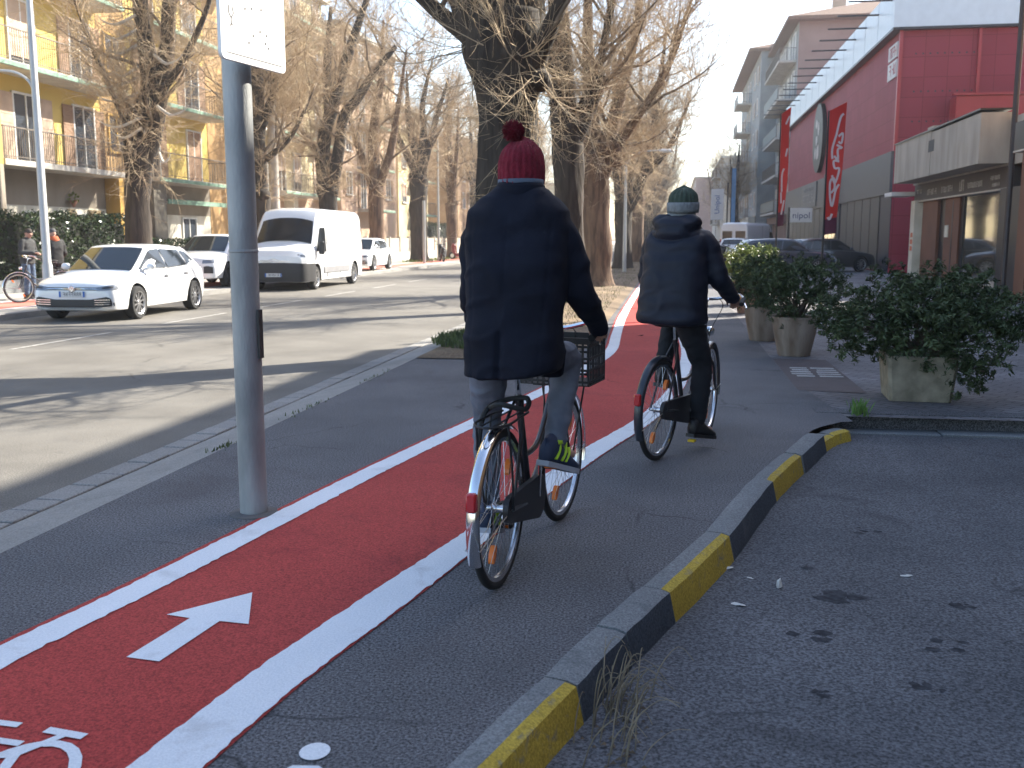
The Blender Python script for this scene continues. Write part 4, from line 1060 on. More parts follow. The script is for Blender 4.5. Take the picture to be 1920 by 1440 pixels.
# ---- apartment blocks beyond the store
ab = thing('apartment_building', 'five-storey grey and pink apartment block with balconies beyond the red store', 'building', (9.6, 0, 0))
m_apg = mat('plaster_blue_grey', (.23, .25, .255), .9, vs=.8, col2=(.31, .325, .325))
m_app = mat('plaster_dusty_pink', (.22, .15, .13), .9, vs=.5, col2=(.28, .195, .17), detail=7)
b = MB(); b.box(0, 14, 85, 101, 0, 18.6, 1); b.box(-.02, 0.0, 85.05, 101, 3.4, 18.6, 0); b.box(-1.6, 12, 101.01, 128, 0, 19.2, 0); b.box(-1.65, -1.6, 101.2, 128, 0, 3.6, 2)
b.build('wall', [m_apg, m_app, m_grey], ab)
for k in range(5):
    z = 3.6 + 3.05 * k
    balcony(ab, 86, 98.5, z, x0=-.02, out=1.4, side=-1, trim=False, railm=m_rail, bars=.2, panel=mat('balcony_panel', (.09, .12, .13), .6) if k in (0, 2, 3) else None)
    balcony(ab, 112, 118.5, z, x0=-1.6, out=1.5, side=-1, trim=False, bars=.2, panel=mat('balcony_panel_green', (.02, .05, .045), .6) if k == 0 else mat('balcony_panel_pale', (.3, .3, .28), .7) if k > 1 else None)
    for a in (87, 90.5, 94.5, 97.2): win(ab, a, a + 1.2, z + .05, z + 2.3, x=-.02, side=-1, door=True, shutter=m_wfr)
    for a in (103, 107, 113, 116, 121, 125): win(ab, a, a + 1.2, z + (.05 if a in (113, 116) else .8), z + 2.3, x=-1.6, side=-1, door=a in (113, 116), shutter=m_shutp)
b = MB()
for (x0, x1, y0, y1, z, h) in ((-1.0, 15, 84, 101.2, 18.6, 2.2), (-2.8, 13, 100.6, 129, 19.2, 2.2)):
    b.add([(x0, y0, z), (x1, y0, z), (x1, y1, z), (x0, y1, z), (x0, y0, z + .25), (x1, y0, z + .25), (x1, y1, z + .25), (x0, y1, z + .25), ((x0 + x1) / 2, y0 + 4, z + h), ((x0 + x1) / 2, y1 - 4, z + h)],
          [(3, 2, 1, 0), (0, 1, 5, 4), (1, 2, 6, 5), (2, 3, 7, 6), (3, 0, 4, 7), (4, 5, 8), (5, 6, 9, 8), (6, 7, 9), (7, 4, 8, 9)])
rf = b.build('roof', m_tile, ab)
b = MB(); b.box(3, 4, 88, 89, 19.4, 21.6); b.build('chimney', m_pink, rf); b = MB(); b.box(1.5, 2.2, 103, 103.8, 19.6, 22); b.build('chimney', m_pink, rf)
b = MB(); b.tube([(8, 87, 19.5), (8, 87, 22.5)], .04, 5); b.lathe([(0, 0), (.35, .08), (.5, .25)], 12, c=(8, 87, 22.3)); b.build('antenna', m_alu, rf)
b = MB(); b.box(-.6, 0, 86, 100.5, 2.7, 3.3); b.box(-2.3, -1.66, 101.5, 127, 2.8, 3.5, 1); b.build('shop_fascia', [m_app, m_lite], ab)
block('pale block with a plain end wall behind the small right-hand street tree', 6.6, 140, 175, 12.2, mat('plaster_pale_grey', (.42, .39, .35), .9), 4, (143, 148, 153, 158, 163), side=-1, bal=((147, 155),), trim=False)
block('brownish distant block closing the right side of the street', 4.2, 200, 245, 13., m_app, 4, (203, 210, 217, 224, 231), side=-1, trim=False)
block('far tan building closing the view between the trees', -16.5, 200, 260, 12., m_cream, 4, (203, 212, 221, 230), side=1, trim=False)
# ================================================================== CARS
m_tyre = mat('tyre_rubber', (.018, .018, .019), .85, var=.1)
m_alloy = mat('alloy', (.55, .55, .56), .3, metal=.9, var=.05)
m_well = mat('wheel_well', (.01, .01, .01), .9)
m_chrome = mat('chrome', (.75, .75, .76), .12, metal=1., var=.02)
m_blackp = mat('black_plastic', (.018, .018, .02), .5, var=.1)
m_lampg = mat('headlight_glass', (.22, .24, .27), .12, metal=.4, var=.15, vs=14)
m_redl = mat('tail_red', (.45, .015, .02), .25, coat=.5)
m_cglass = glass('car_glass', (.012, .016, .02), .03)
_b = m_cglass.node_tree.nodes['Principled BSDF']; _b.inputs['Specular IOR Level'].default_value = .45; _b.inputs['Coat Weight'].default_value = 0
def paint(name, c): return mat(name, c, .28, var=.02, coat=.8)
def wheel_obj(parent, x, y, R, w, spokes, side, rimmat=None):
    b = MB(); s = side
    b.lathe([(R * .70, -w / 2), (R * .93, -w / 2), (R, -w / 2 + .03), (R, w / 2 - .03), (R * .93, w / 2), (R * .70, w / 2), (R * .66, w / 2 - .03), (R * .66, -w / 2 + .03), (R * .70, -w / 2)], 28, 'x', (x, y, R))
    wh = b.build('wheel', m_tyre, parent, smooth=True)
    b = MB(); xo = x + s * (w / 2 - .012)
    b.lathe([(R * .66, -.05), (R * .715, .0), (R * .70, .012), (R * .64, .0), (R * .62, -.03)] if s > 0 else [(R * .66, .05), (R * .715, .0), (R * .70, -.012), (R * .64, .0), (R * .62, .03)], 28, 'x', (xo, y, R))
    for k in range(spokes):
        a = 2 * pi * k / spokes + .2; c_ = (cos(a), sin(a)); tw = .16
        p = lambda rr, off: (xo - s * .012, y + rr * cos(a + off), R + rr * sin(a + off))
        q = lambda rr, off: (xo - s * .035, y + rr * cos(a + off), R + rr * sin(a + off))
        wd = .26 if spokes > 8 else .34
        b.add([p(R * .12, -wd * 1.4), p(R * .12, wd * 1.4), p(R * .64, wd * .42 + tw), p(R * .64, -wd * .25 + tw), q(R * .12, -wd * 1.4), q(R * .12, wd * 1.4), q(R * .64, wd * .42 + tw), q(R * .64, -wd * .25 + tw)],
              [(0, 1, 2, 3), (4, 7, 6, 5), (0, 4, 5, 1), (1, 5, 6, 2), (3, 2, 6, 7), (0, 3, 7, 4)])
    b.lathe([(0, s * .004), (R * .15, s * .0), (R * .17, -s * .03)], 14, 'x', (xo, y, R))
    b.build('rim', rimmat or m_alloy, wh, smooth=True)
    b = MB(); b.lathe([(0, 0), (R * .66, 0)], 20, 'x', (xo - s * .06, y, R)); b.build('brake_disc', m_blackp, wh)
    return wh
def car(loc, rz, label, cat, P, group=None, name='parked_car'):
    root = thing(name, label, cat, loc, rz, group)
    ys, wb, zb, zs, zt = P['y'], P['w'], P['zb'], P['zs'], P['zt']   # stations: half width, bottom, shoulder, hood-centre
    rs = []
    n = 5
    Y = catnum(ys, n); Wd = catnum(wb, n); ZB = catnum(zb, n); ZS = catnum(zs, n); ZT = catnum(zt, n)
    for y, w, b0, s_, t_ in zip(Y, Wd, ZB, ZS, ZT):
        h = s_ - b0
        half = [(w * .80, b0), (w * .95, b0 + .03), (w * .985, b0 + h * .2), (w, b0 + h * .45), (w * .995, b0 + h * .62), (w * .965, b0 + h * .82), (w * .93, s_ - .03), (w * .88, s_), (w * .6, s_ * .4 + t_ * .6), (w * .3, t_ - .004), (0, t_)]
        rs.append([(x, y, z) for x, z in half] + [(-x, y, z) for x, z in half[-2::-1]])
    b = MB(); b.rings(rs)
    # cut wheel arches
    o = b.build('tmp', P['paint']); bm = bmesh.new(); bm.from_mesh(o.data); bmesh.ops.recalc_face_normals(bm, faces=bm.faces); bm.to_mesh(o.data); bm.free()
    cut = MB(); R = P['R']
    for yy in P['wy']:
        for s in (-1, 1):
            cut.lathe([(0, -.2), (R + .055, -.2), (R + .055, .2), (0, .2)], 28, 'x', (s * (P['track'] + .02), yy, R + .01))
    co_ = cut.build('tmpcut', m_well, merge=True)
    md = o.modifiers.new('b', 'BOOLEAN'); md.operation = 'DIFFERENCE'; md.object = co_; md.solver = 'EXACT'
    try: md.material_mode = 'TRANSFER'
    except Exception: pass
    dg = bpy.context.evaluated_depsgraph_get(); dg.update()
    me = bpy.data.meshes.new_from_object(o.evaluated_get(dg), depsgraph=dg)
    bpy.data.objects.remove(o); bpy.data.objects.remove(co_)
    me.name = 'body'; me.polygons.foreach_set('use_smooth', [True] * len(me.polygons)); me.set_sharp_from_angle(angle=radians(35))
    bo = bpy.data.objects.new('body', me); COL.objects.link(bo); bo.parent = root
    # greenhouse
    g = P['g']   # y: windscreen base, roof front, roof rear, tail base ; z base front, roof, base rear ; half widths base / roof
    yb0, yr0, yr1, yb1 = g['y']; zf, zr, zk = g['z']; w0, w1 = g['w']
    def prof(y):   # top height of the greenhouse at y
        if y > yr0: t = (yb0 - y) / (yb0 - yr0); return zf + (zr - .03 - zf) * t
        if y < yr1: t = (y - yb1) / (yr1 - yb1); return zk + (zr - .05 - zk) * t
        t = (yr0 - y) / (yr0 - yr1); return zr - .03 + .06 * sin(pi * min(1, t * .9 + .08)) * .9 - .03 * t
    def sx(y, z): # side surface half width
        base = zf + (zk - zf) * (yb0 - y) / (yb0 - yb1)
        t = max(0, min(1, (z - base) / (zr - base)))
        e = 1 - .10 * max(0, (y - yr0) / (yb0 - yr0)) ** 1.5 - .08 * max(0, (yr1 - y) / (yr1 - yb1))
        return (w0 + (w1 - w0) * t) * e
    rs = []
    yy = sorted(set([yb0, yb0 - .1] + list(np.linspace(yb0 - .02, yr0, 7)) + list(np.linspace(yr0, yr1, 9)) + list(np.linspace(yr1, yb1, 6))), reverse=True)
    for y in yy:
        zt_ = prof(y); base = min(zf, zk) - .12
        wt = sx(y, zt_); wb_ = sx(y, base)
        half = [(wb_, base), (sx(y, base + (zt_ - base) * .5), base + (zt_ - base) * .5), (wt, zt_ - .05), (wt * .95, zt_ - .018), (wt * .8, zt_), (wt * .4, zt_ + .012), (0, zt_ + .016)]
        rs.append([(x, y, z) for x, z in half] + [(-x, y, z) for x, z in half[-2::-1]])
    b = MB(); b.rings(rs); b.build('roof', P['paint'], root, smooth=True)
    # glass: windscreen, rear window, side windows, all just proud of the shell
    def front_glass(name, ya, yb_, mrg, out):
        b = MB(); vs = []; n = 8
        for j in range(7):
            t = .04 + .9 * j / 6; y = ya + (yb_ - ya) * t; z = prof(y)
            for i in range(n + 1):
                u = -1 + 2 * i / n; w = sx(y, z) - mrg
                edge = 1 - abs(u) ** 4
                vs.append((u * w, y + out * .004 + out * .03 * edge * 0, z + .010 + .014 * (1 - u * u) - .010 * (abs(u) ** 6)))
        b.add(vs, [(j * (n + 1) + i, j * (n + 1) + i + 1, (j + 1) * (n + 1) + i + 1, (j + 1) * (n + 1) + i) for j in range(6) for i in range(n)])
        return b.build(name, m_cglass, root, smooth='all')
    front_glass('windscreen', yb0, yr0, .06, 1)
    if P.get('rear_glass', True): front_glass('rear_window', yb1 + (yr1 - yb1) * .25, yr1, .12, -1)
    for poly in P['win']:
        for s in (-1, 1):
            b = MB(); n = len(poly); c = (sum(p[0] for p in poly) / n, sum(p[1] for p in poly) / n)
            b.add([(s * (sx(y, z) + .006), y, z) for y, z in poly], [tuple(range(n))])
            b.build('side_window', m_cglass, root)
    for yy_ in P['wy']:
        for s in (-1, 1): wheel_obj(root, s * (P['track'] + .01), yy_, R, P.get('tw', .21), P.get('spokes', 10), s, P.get('rim'))
    # seams and handles
    bw = lambda y: float(np.interp(-y, [-q for q in Y], Wd))
    bs = lambda y: float(np.interp(-y, [-q for q in Y], ZS))
    bb_ = lambda y: float(np.interp(-y, [-q for q in Y], ZB))
    b = MB()
    for y in P.get('seams', ()):
        for s in (-1, 1):
            w = bw(y); h = bs(y) - bb_(y); z0 = bb_(y)
            b.tube([(s * w * .985, y, z0 + h * .2), (s * (w + .001), y, z0 + h * .45), (s * w * .997, y, z0 + h * .62), (s * w * .967, y, z0 + h * .82), (s * w * .932, y, bs(y) - .03)], .006, 4)
    if P.get('seams'): b.build('door_seam', m_blackp, root)
    b = MB()
    for y in P.get('handles', ()):
        for s in (-1, 1): b.box(s * (bw(y) * .975), s * (bw(y) + .03), y - .1, y + .1, bs(y) - .13, bs(y) - .10)
    if P.get('handles'): b.build('door_handle', P['paint'], root)
    my, mz = P['mirror']
    for s in (-1, 1):
        b = MB(); b.tube([(s * (sx(my, mz) - .02), my, mz - .06), (s * (sx(my, mz) + .1), my + .02, mz - .05)], .03, 6); b.ball((s * (sx(my, mz) + .17), my + .03, mz), .1, 10, sc=(1.0, .55, P.get('mz', .75)))
        b.build('wing_mirror', P.get('mirrormat', P['paint']), root, smooth='all')
    car_info = (root, Y, Wd, ZB, ZS, ZT)
    return car_info
def plate(root, y, z, w=.52, h=.11, face=1):
    b = MB(); b.box(-w / 2, w / 2, y, y + .012 * face, z, z + h, 0); b.box(-w / 2, -w / 2 + .04, y + .012 * face, y + .014 * face, z, z + h, 1); b.box(w / 2 - .04, w / 2, y + .012 * face, y + .014 * face, z, z + h, 1)
    r = random.Random(int(z * 100)); x = -w / 2 + .075
    for k in range(7):
        t = .008; W2 = .034; yy = (y + .0125 * face, y + .0145 * face)
        b.box(x, x + t, *yy, z + .02, z + h - .02, 2)
        if r.random() < .7: b.box(x + t, x + W2, *yy, z + h - .028, z + h - .02, 2)
        if r.random() < .6: b.box(x + t, x + W2, *yy, z + h / 2 - .004, z + h / 2 + .004, 2)
        if r.random() < .6: b.box(x + W2 - t, x + W2, *yy, z + .02, z + h - .0281, 2)
        x += .054
    b.build('number_plate', [mat('plate_white', (.6, .6, .6), .5, var=.03), mat('plate_blue', (.02, .12, .42), .5), m_blackp], root)

WHITE = paint('car_white', (.72, .73, .74))
GOLF = dict(paint=WHITE, R=.325, wy=(1.29, -1.34), track=.80, spokes=10,
    y=[2.14, 2.12, 2.02, 1.75, 1.3, .9, .2, -.6, -1.3, -1.8, -2.05, -2.13, -2.14], w=[.62, .74, .83, .88, .895, .895, .893, .893, .895, .87, .80, .74, .68],
    zb=[.30, .24, .21, .2, .2, .2, .2, .2, .2, .22, .27, .32, .36], zs=[.56, .63, .72, .80, .86, .90, .94, .965, .98, .97, .95, .90, .80], zt=[.60, .68, .77, .87, .93, .96, .97, .98, .99, .98, .96, .92, .82],
    g=dict(y=(1.12, .30, -1.45, -2.04), z=(.93, 1.44, .97), w=(.80, .60)),
    win=[[(.95, .965), (.36, 1.31), (.27, 1.345), (-.12, 1.365), (-.22, .98)], [(-.27, .98), (-.17, 1.365), (-1.02, 1.33), (-1.2, 1.01)], [(-1.26, 1.02), (-1.1, 1.32), (-1.36, 1.28), (-1.62, 1.1)]],
    seams=(.86, -.25, -1.12), handles=(-.05, -1.0), mirror=(.72, 1.02))
def nose_fn(info):
    """front surface of the body: y of the skin at (x, z)"""
    root, Y, Wd, ZB, ZS, ZT = info
    def width(i, z):
        w, b0, s_, t_ = Wd[i], ZB[i], ZS[i], ZT[i]; h = s_ - b0
        zz = [b0, b0 + .03, b0 + h * .2, b0 + h * .45, b0 + h * .62, b0 + h * .82, s_ - .03, s_, s_ * .4 + t_ * .6, t_]
        ww = [w * .8, w * .95, w * .985, w, w * .995, w * .965, w * .93, w * .88, w * .6, .0]
        return float(np.interp(z, zz, ww, left=-1, right=-1))
    def fy(x, z):
        prev = None
        for i in range(len(Y)):
            w = width(i, z)
            if w >= abs(x):
                if prev is None or prev < 0: return Y[i]
                t = (abs(x) - prev) / (w - prev + 1e-9); return Y[i - 1] + (Y[i] - Y[i - 1]) * t
            prev = w
        return Y[0]
    return fy
def skin_patch(b, fy, f0, f1, x0, x1, n, off, m=0, rows=4):
    """patch between curves z=f0(x) and z=f1(x) laid on the nose"""
    vs = []
    for i in range(n + 1):
        x = x0 + (x1 - x0) * i / n
        for j in range(rows + 1):
            z = f0(x) + (f1(x) - f0(x)) * j / rows; vs.append((x, fy(x, z) + off, z))
    R_ = rows + 1
    b.add(vs, [(i * R_ + j, (i + 1) * R_ + j, (i + 1) * R_ + j + 1, i * R_ + j + 1) for i in range(n) for j in range(rows)], m)
def golf_front(info):
    root = info[0]; fy = nose_fn(info)
    b = MB()
    skin_patch(b, fy, lambda x: .605, lambda x: .66, -.5, .5, 14, .006, 0); skin_patch(b, fy, lambda x: .628, lambda x: .638, -.5, .5, 14, .012, 1, 1)
    lo = lambda x: .275 + max(0, abs(x) - .45) * .10; hi = lambda x: .43 + .16 * max(0, abs(x) - .35) if abs(x) < .72 else .49 - (abs(x) - .72) * 1.6
    skin_patch(b, fy, lo, hi, -.80, .80, 26, .008, 0)
    for q in range(3):
        for s in (-1, 1): skin_patch(b, fy, lambda x: .33 + q * .042 + .03 * (abs(x) - .5), lambda x: .343 + q * .042 + .03 * (abs(x) - .5), s * .44, s * .74, 6, .016, 1, 1)
    skin_patch(b, fy, lambda x: .255 + max(0, abs(x) - .45) * .10, lambda x: .268 + max(0, abs(x) - .45) * .10, -.78, .78, 20, .014, 1, 1)
    b.build('grille', [m_blackp, m_chrome], root)
    for s in (-1, 1):
        b = MB(); skin_patch(b, fy, lambda x: .595 + .05 * (abs(x) - .5), lambda x: .665 + .17 * (abs(x) - .5), s * .49, s * .83, 12, .010, 0, 3)
        skin_patch(b, fy, lambda x: .625 + .08 * (abs(x) - .5), lambda x: .65 + .12 * (abs(x) - .5), s * .6, s * .78, 8, .014, 1, 1)
        b.build('headlight', [m_lampg, m_blackp], root, smooth='all')
    y0 = fy(0, .63)
    b = MB(); b.lathe([(0, 0), (.065, 0), (.068, .012), (.055, .02), (.05, .012), (0, .01)], 24, 'y', (0, y0 + .012, .63), 1)
    b.tube([(-.028, y0 + .032, .668), (0, y0 + .032, .632), (.028, y0 + .032, .668)], .006, 5, 1); b.tube([(-.045, y0 + .032, .64), (-.02, y0 + .032, .59), (0, y0 + .032, .625), (.02, y0 + .032, .59), (.045, y0 + .032, .64)], .006, 5, 1)
    b.build('badge', [m_blackp, m_chrome], root)
    plate(root, y0 + .012, .475)
def suv_front(info):
    root = info[0]; fy = nose_fn(info); b = MB()
    skin_patch(b, fy, lambda x: .36, lambda x: .50 - .1 * abs(x), -.52, .52, 12, .01)
    b.build('grille', m_blackp, root)
    for s in (-1, 1):
        b = MB(); skin_patch(b, fy, lambda x: .44, lambda x: .66 - .2 * abs(abs(x) - .68), s * .56, s * .84, 8, .012); b.build('air_intake', m_blackp, root)
        b = MB(); skin_patch(b, fy, lambda x: .72 + .08 * (abs(x) - .5), lambda x: .83 + .10 * (abs(x) - .5), s * .52, s * .86, 10, .012); b.build('headlight', m_lampg, root, smooth='all')
    plate(root, fy(0, .58) + .012, .54)
def car_rear(info, zt=.9, w=(.5, .82)):
    """tail lamps and plate on the flat tail"""
    root = info[0]
    for s in (-1, 1):
        b = MB(); b.box(s * w[0], s * w[1], -2.13, -1.95, zt - .16, zt - .02, bev=.02); b.build('tail_light', m_redl, root, smooth=True)
    plate(root, -2.15, .62, face=-1)
golf = car((-11.35, 19.35, ROADZ), pi - radians(-3), 'white hatchback with bright alloy wheels nearest the viewer on the road', 'car', GOLF, 'white vehicles on the road')
golf_front(golf)
# the white SUV just behind the hatchback
SUV = dict(GOLF, R=.36, y=[2.33, 2.31, 2.22, 1.95, 1.45, 1.0, .2, -.6, -1.4, -1.95, -2.25, -2.33, -2.34], w=[.66, .8, .9, .945, .96, .955, .95, .95, .96, .94, .87, .8, .7],
    zb=[.36, .3, .27, .26, .26, .26, .26, .26, .26, .28, .33, .4, .45], zs=[.66, .74, .84, .92, .98, 1.03, 1.06, 1.08, 1.09, 1.08, 1.05, 1.0, .9], zt=[.72, .82, .92, 1.0, 1.05, 1.08, 1.09, 1.09, 1.1, 1.09, 1.06, 1.02, .9],
    wy=(1.4, -1.4), track=.85, rim=m_blackp, g=dict(y=(1.15, .35, -1.5, -2.2), z=(1.05, 1.58, 1.09), w=(.85, .63)),
    win=[[(.98, 1.09), (.4, 1.45), (.3, 1.47), (-.1, 1.5), (-.2, 1.1)], [(-.26, 1.1), (-.16, 1.5), (-1.0, 1.46), (-1.15, 1.12)], [(-1.2, 1.13), (-1.06, 1.45), (-1.5, 1.36), (-1.75, 1.2)]], mirror=(.78, 1.15))
suv = car((-14.35, 29.9, .002), pi - radians(-2), 'white SUV with dark wheels between the hatchback and the van, half behind the post', 'car', SUV, 'white vehicles on the road')
suv_front(suv)
# small white car past the van
small = car((-14.1, 44.4, .017), pi, 'small white hatchback half hidden past the van', 'car', GOLF, 'white vehicles on the road')
small[0].scale = (.95, .93, 1.0); golf_front(small)

# ---- white van
def van(loc, rz, label, group, front=True):
    root = thing('delivery_van', label, 'van', loc, rz, group)
    # profile stations front->back : y, half width, bottom, top-of-side, top centre
    ST = [(2.98, .70, .34, .80, .86), (2.95, .86, .28, .98, 1.04), (2.80, .97, .25, 1.10, 1.20), (2.35, 1.02, .25, 1.24, 1.34), (2.12, 1.03, .25, 1.30, 1.44), (1.62, 1.025, .25, 2.05, 2.22), (1.38, 1.025, .25, 2.30, 2.44), (1.0, 1.025, .25, 2.38, 2.52), (-1.0, 1.025, .25, 2.38, 2.52), (-2.85, 1.025, .25, 2.38, 2.52), (-2.97, 1.00, .27, 2.34, 2.46), (-3.0, .95, .30, 2.28, 2.40)]
    rs = []
    for y, w, z0, zs, zt in ST:
        h = zs - z0; tum = lambda z: w * (1 - .085 * max(0, (z - 1.1) / 1.4))
        half = [(w * .9, z0), (w * .985, z0 + .04), (w, z0 + h * .3), (w, z0 + h * .5), (tum(z0 + h * .75), z0 + h * .75), (tum(zs - .1), zs - .1), (tum(zs) * .97, zs - .02), (tum(zs) * .88, zs * .4 + zt * .6), (tum(zs) * .5, zt), (0, zt)]
        rs.append([(x, y, z) for x, z in half] + [(-x, y, z) for x, z in half[-2::-1]])
    b = MB(); b.rings(rs); o = b.build('tmp', WHITE)
    bm = bmesh.new(); bm.from_mesh(o.data); bmesh.ops.recalc_face_normals(bm, faces=bm.faces); bm.to_mesh(o.data); bm.free()
    cut = MB(); R = .36; WY = (2.02, -2.0)
    for yy in WY:
        for s in (-1, 1): cut.lathe([(0, -.22), (R + .07, -.22), (R + .07, .22), (0, .22)], 28, 'x', (s * .93, yy, R + .02))
    co_ = cut.build('tmpcut', m_well, merge=True)
    md = o.modifiers.new('b', 'BOOLEAN'); md.operation = 'DIFFERENCE'; md.object = co_; md.solver = 'EXACT'
    try: md.material_mode = 'TRANSFER'
    except Exception: pass
    dg = bpy.context.evaluated_depsgraph_get(); dg.update(); me = bpy.data.meshes.new_from_object(o.evaluated_get(dg), depsgraph=dg)
    bpy.data.objects.remove(o); bpy.data.objects.remove(co_)
    me.name = 'body'; me.polygons.foreach_set('use_smooth', [True] * len(me.polygons)); me.set_sharp_from_angle(angle=radians(28))
    bo = bpy.data.objects.new('body', me); COL.objects.link(bo); bo.parent = root
    for yy in WY:
        for s in (-1, 1): wheel_obj(root, s * .89, yy, R, .22, 9, s, m_alloy)
    # windscreen
    b = MB(); vs = []; n = 8
    for j in range(6):
        t = .06 + .9 * j / 5; y = 2.12 + (1.62 - 2.12) * t; z = 1.44 + (2.22 - 1.44) * t; zs = 1.30 + (2.05 - 1.30) * t
        w = 1.0 * (1 - .085 * max(0, (zs - 1.1) / 1.4)) * .9
        for i in range(n + 1):
            u = -1 + 2 * i / n; drop = (z - zs) * (abs(u) ** 2.4) * .72
            vs.append((u * w, y + .022, z - drop + .016))
    b.add(vs, [(j * (n + 1) + i, j * (n + 1) + i + 1, (j + 1) * (n + 1) + i + 1, (j + 1) * (n + 1) + i) for j in range(5) for i in range(n)])
    b.build('windscreen', m_cglass, root, smooth='all')
    for s in (-1, 1):
        b = MB(); pl = [(2.02, 1.22), (1.72, 1.72), (1.58, 1.90), (1.12, 1.90), (1.12, 1.16), (1.6, 1.14)]
        b.add([(s * (1.033 * (1 - .085 * max(0, (z - 1.1) / 1.4)) + .008), y, z) for y, z in pl], [tuple(range(6))]); b.build('side_window', m_cglass, root)
        b = MB(); b.tube([(s * 1.0, 1.95, 1.2), (s * 1.16, 1.95, 1.22)], .035, 6); b.box(s * 1.08, s * 1.25, 1.9, 2.02, 1.08, 1.48, bev=.03); b.build('wing_mirror', m_blackp, root)
        b = MB(); b.box(s * 1.022, s * 1.045, -1.35, 1.35, .5, .68); b.build('side_moulding', mat('grey_plastic', (.2, .2, .21), .6), root)
        b = MB()
        for y in (1.02, -.35, 2.25 if False else 1.04): b.box(s * 1.02, s * 1.031, y - .006, y + .006, .35, 2.3)
        b.box(s * 1.02, s * 1.034, -.3, 2.9 if False else .95, 1.12, 1.13); b.build('door_seam', mat('seam_dark', (.15, .15, .16), .6), root)
        b = MB(); b.ball((s * .74, 2.76, 1.03), .2, 12, sc=(1.15, .8, .5)); b.build('headlight', m_lampg, root, smooth='all')
        b = MB(); b.ball((s * .80, 2.86, .52), .06, 10); b.build('fog_light', m_lampg, root, smooth='all')
    b = MB(); rs = []
    for x in (-1.045, -1.03, -1.0, -.97, -.92, -.86, -.78, -.7, -.35, 0, .35, .7, .78, .86, .92, .97, 1.0, 1.03, 1.045):
        yy = float(np.interp(abs(x), [0, .7, .86, .93, .97, 1.0, 1.03, 1.045], [3.0, 2.99, 2.97, 2.90, 2.83, 2.72, 2.5, 2.46])); zt = .84 - .06 * max(0, abs(x) - .6); rs.append([(x, yy - .25, .27), (x, yy + .005, .27), (x, yy + .03, .5), (x, yy + .02, .74), (x, yy + .0, zt), (x, yy - .25, zt)])
    b.rings(rs); b.build('bumper', mat('bumper_black', (.02, .02, .022), .6), root, smooth=True)
    b = MB(); b.tube([(-.62, 2.93, .93), (-.2, 3.0, .9), (-.08, 3.01, .93), (0, 3.02, .97), (.08, 3.01, .93), (.2, 3.0, .9), (.62, 2.93, .93)], .012, 5); b.tube([(-.55, 2.96, .88), (-.1, 3.02, .86), (0, 3.03, .90), (.1, 3.02, .86), (.55, 2.96, .88)], .012, 5); b.build('badge', m_chrome, root)
    plate(root, 3.04, .42)
    for s in (-1, 1):
        b = MB(); b.box(s * .12, s * .82, -3.012, -3.002, 1.35, 1.95); b.build('rear_window', m_cglass, root)
        b = MB(); b.box(s * .9, s * .99, -3.02, -2.95, .8, 1.4); b.build('tail_light', m_redl, root)
    return root
van((-11.9, 31.3, ROADZ), pi - radians(-1.5), 'tall white delivery van with a black bumper beside the signpost', 'white vehicles on the road')
v2 = van((5.2, 70, 0), -.5, 'white van seen from behind, parked on the right past the dark cars', 'vehicles parked on the right side'); v2.scale = (1, .85, .98)

# ---- cars parked on the right
NAVY = paint('car_navy', (.012, .02, .045)); ANTH = paint('car_anthracite', (.03, .034, .04)); SIL = paint('car_silver', (.5, .5, .52))
RG = 'vehicles parked on the right side'
car((4.5, 43., 0), radians(-78), 'dark blue estate car parked sideways behind the shrubs', 'car', dict(GOLF, paint=NAVY, rim=m_alloy), RG)
car((6.6, 45.6, 0), radians(-62), 'dark grey car with its bonnet pointing right, behind the blue estate car', 'car', dict(GOLF, paint=ANTH), RG)
zz_ = car((3.6, 58., 0), radians(-12), 'white car parked in front of the white van on the right', 'car', dict(GOLF, paint=WHITE), RG); car_rear(zz_)
zz_ = car((2.55, 92., 0), 0.0, 'silver car parked far down the right side', 'car', dict(GOLF, paint=SIL), RG); car_rear(zz_)
golf_front(car((-10.8, 66., ROADZ), pi, 'distant white car on the road beyond the pollarded trees', 'car', GOLF, 'white vehicles on the road'))
# ---- scooters
def scooter(loc, rz, label, c, group='parked scooters'):
    root = thing('scooter', label, 'scooter', loc, rz, group)
    for y in (-.62, .62):
        b = MB(); b.lathe([(.14, -.05), (.23, -.055), (.25, -.03), (.25, .03), (.23, .055), (.14, .05), (.14, -.05)], 20, 'x', (0, y, .25)); w = b.build('wheel', m_tyre, root, smooth=True)
        b = MB(); b.lathe([(0, -.03), (.15, -.04), (.15, .04), (0, .03)], 12, 'x', (0, y, .25)); b.build('rim', m_alloy, w)
    b = MB(); b.tube(catmull([(0, -.85, .68), (0, -.5, .6), (0, -.15, .5), (0, .1, .32), (0, .35, .32), (0, .5, .5), (0, .55, .85), (0, .45, 1.0)], 4), [.06] * 4 + [.15] * 4 + [.14] * 4 + [.12] * 4 + [.10] * 4 + [.13] * 4 + [.15] * 5, 10); b.build('body', c, root, smooth='all')
    b = MB(); b.tube(catmull([(0, -.78, .74), (0, -.4, .76), (0, -.05, .7)], 3), [.08, .12, .13, .13, .13, .11, .08], 8); b.build('seat', m_blackp, root, smooth='all')
    b = MB(); b.tube([(-.33, .36, 1.08), (0, .44, 1.02), (.33, .36, 1.08)], .02, 6); b.build('handlebar', m_blackp, root)
    for s in (-1, 1):
        b = MB(); b.tube([(s * .2, .4, 1.05), (s * .28, .42, 1.25)], .008, 5); b.ball((s * .3, .42, 1.27), .06, 8, sc=(1, .3, .7)); b.build('mirror', m_blackp, root)
    b = MB(); b.ball((0, .56, .95), .08, 10); b.build('headlight', m_lampg, root, smooth='all')
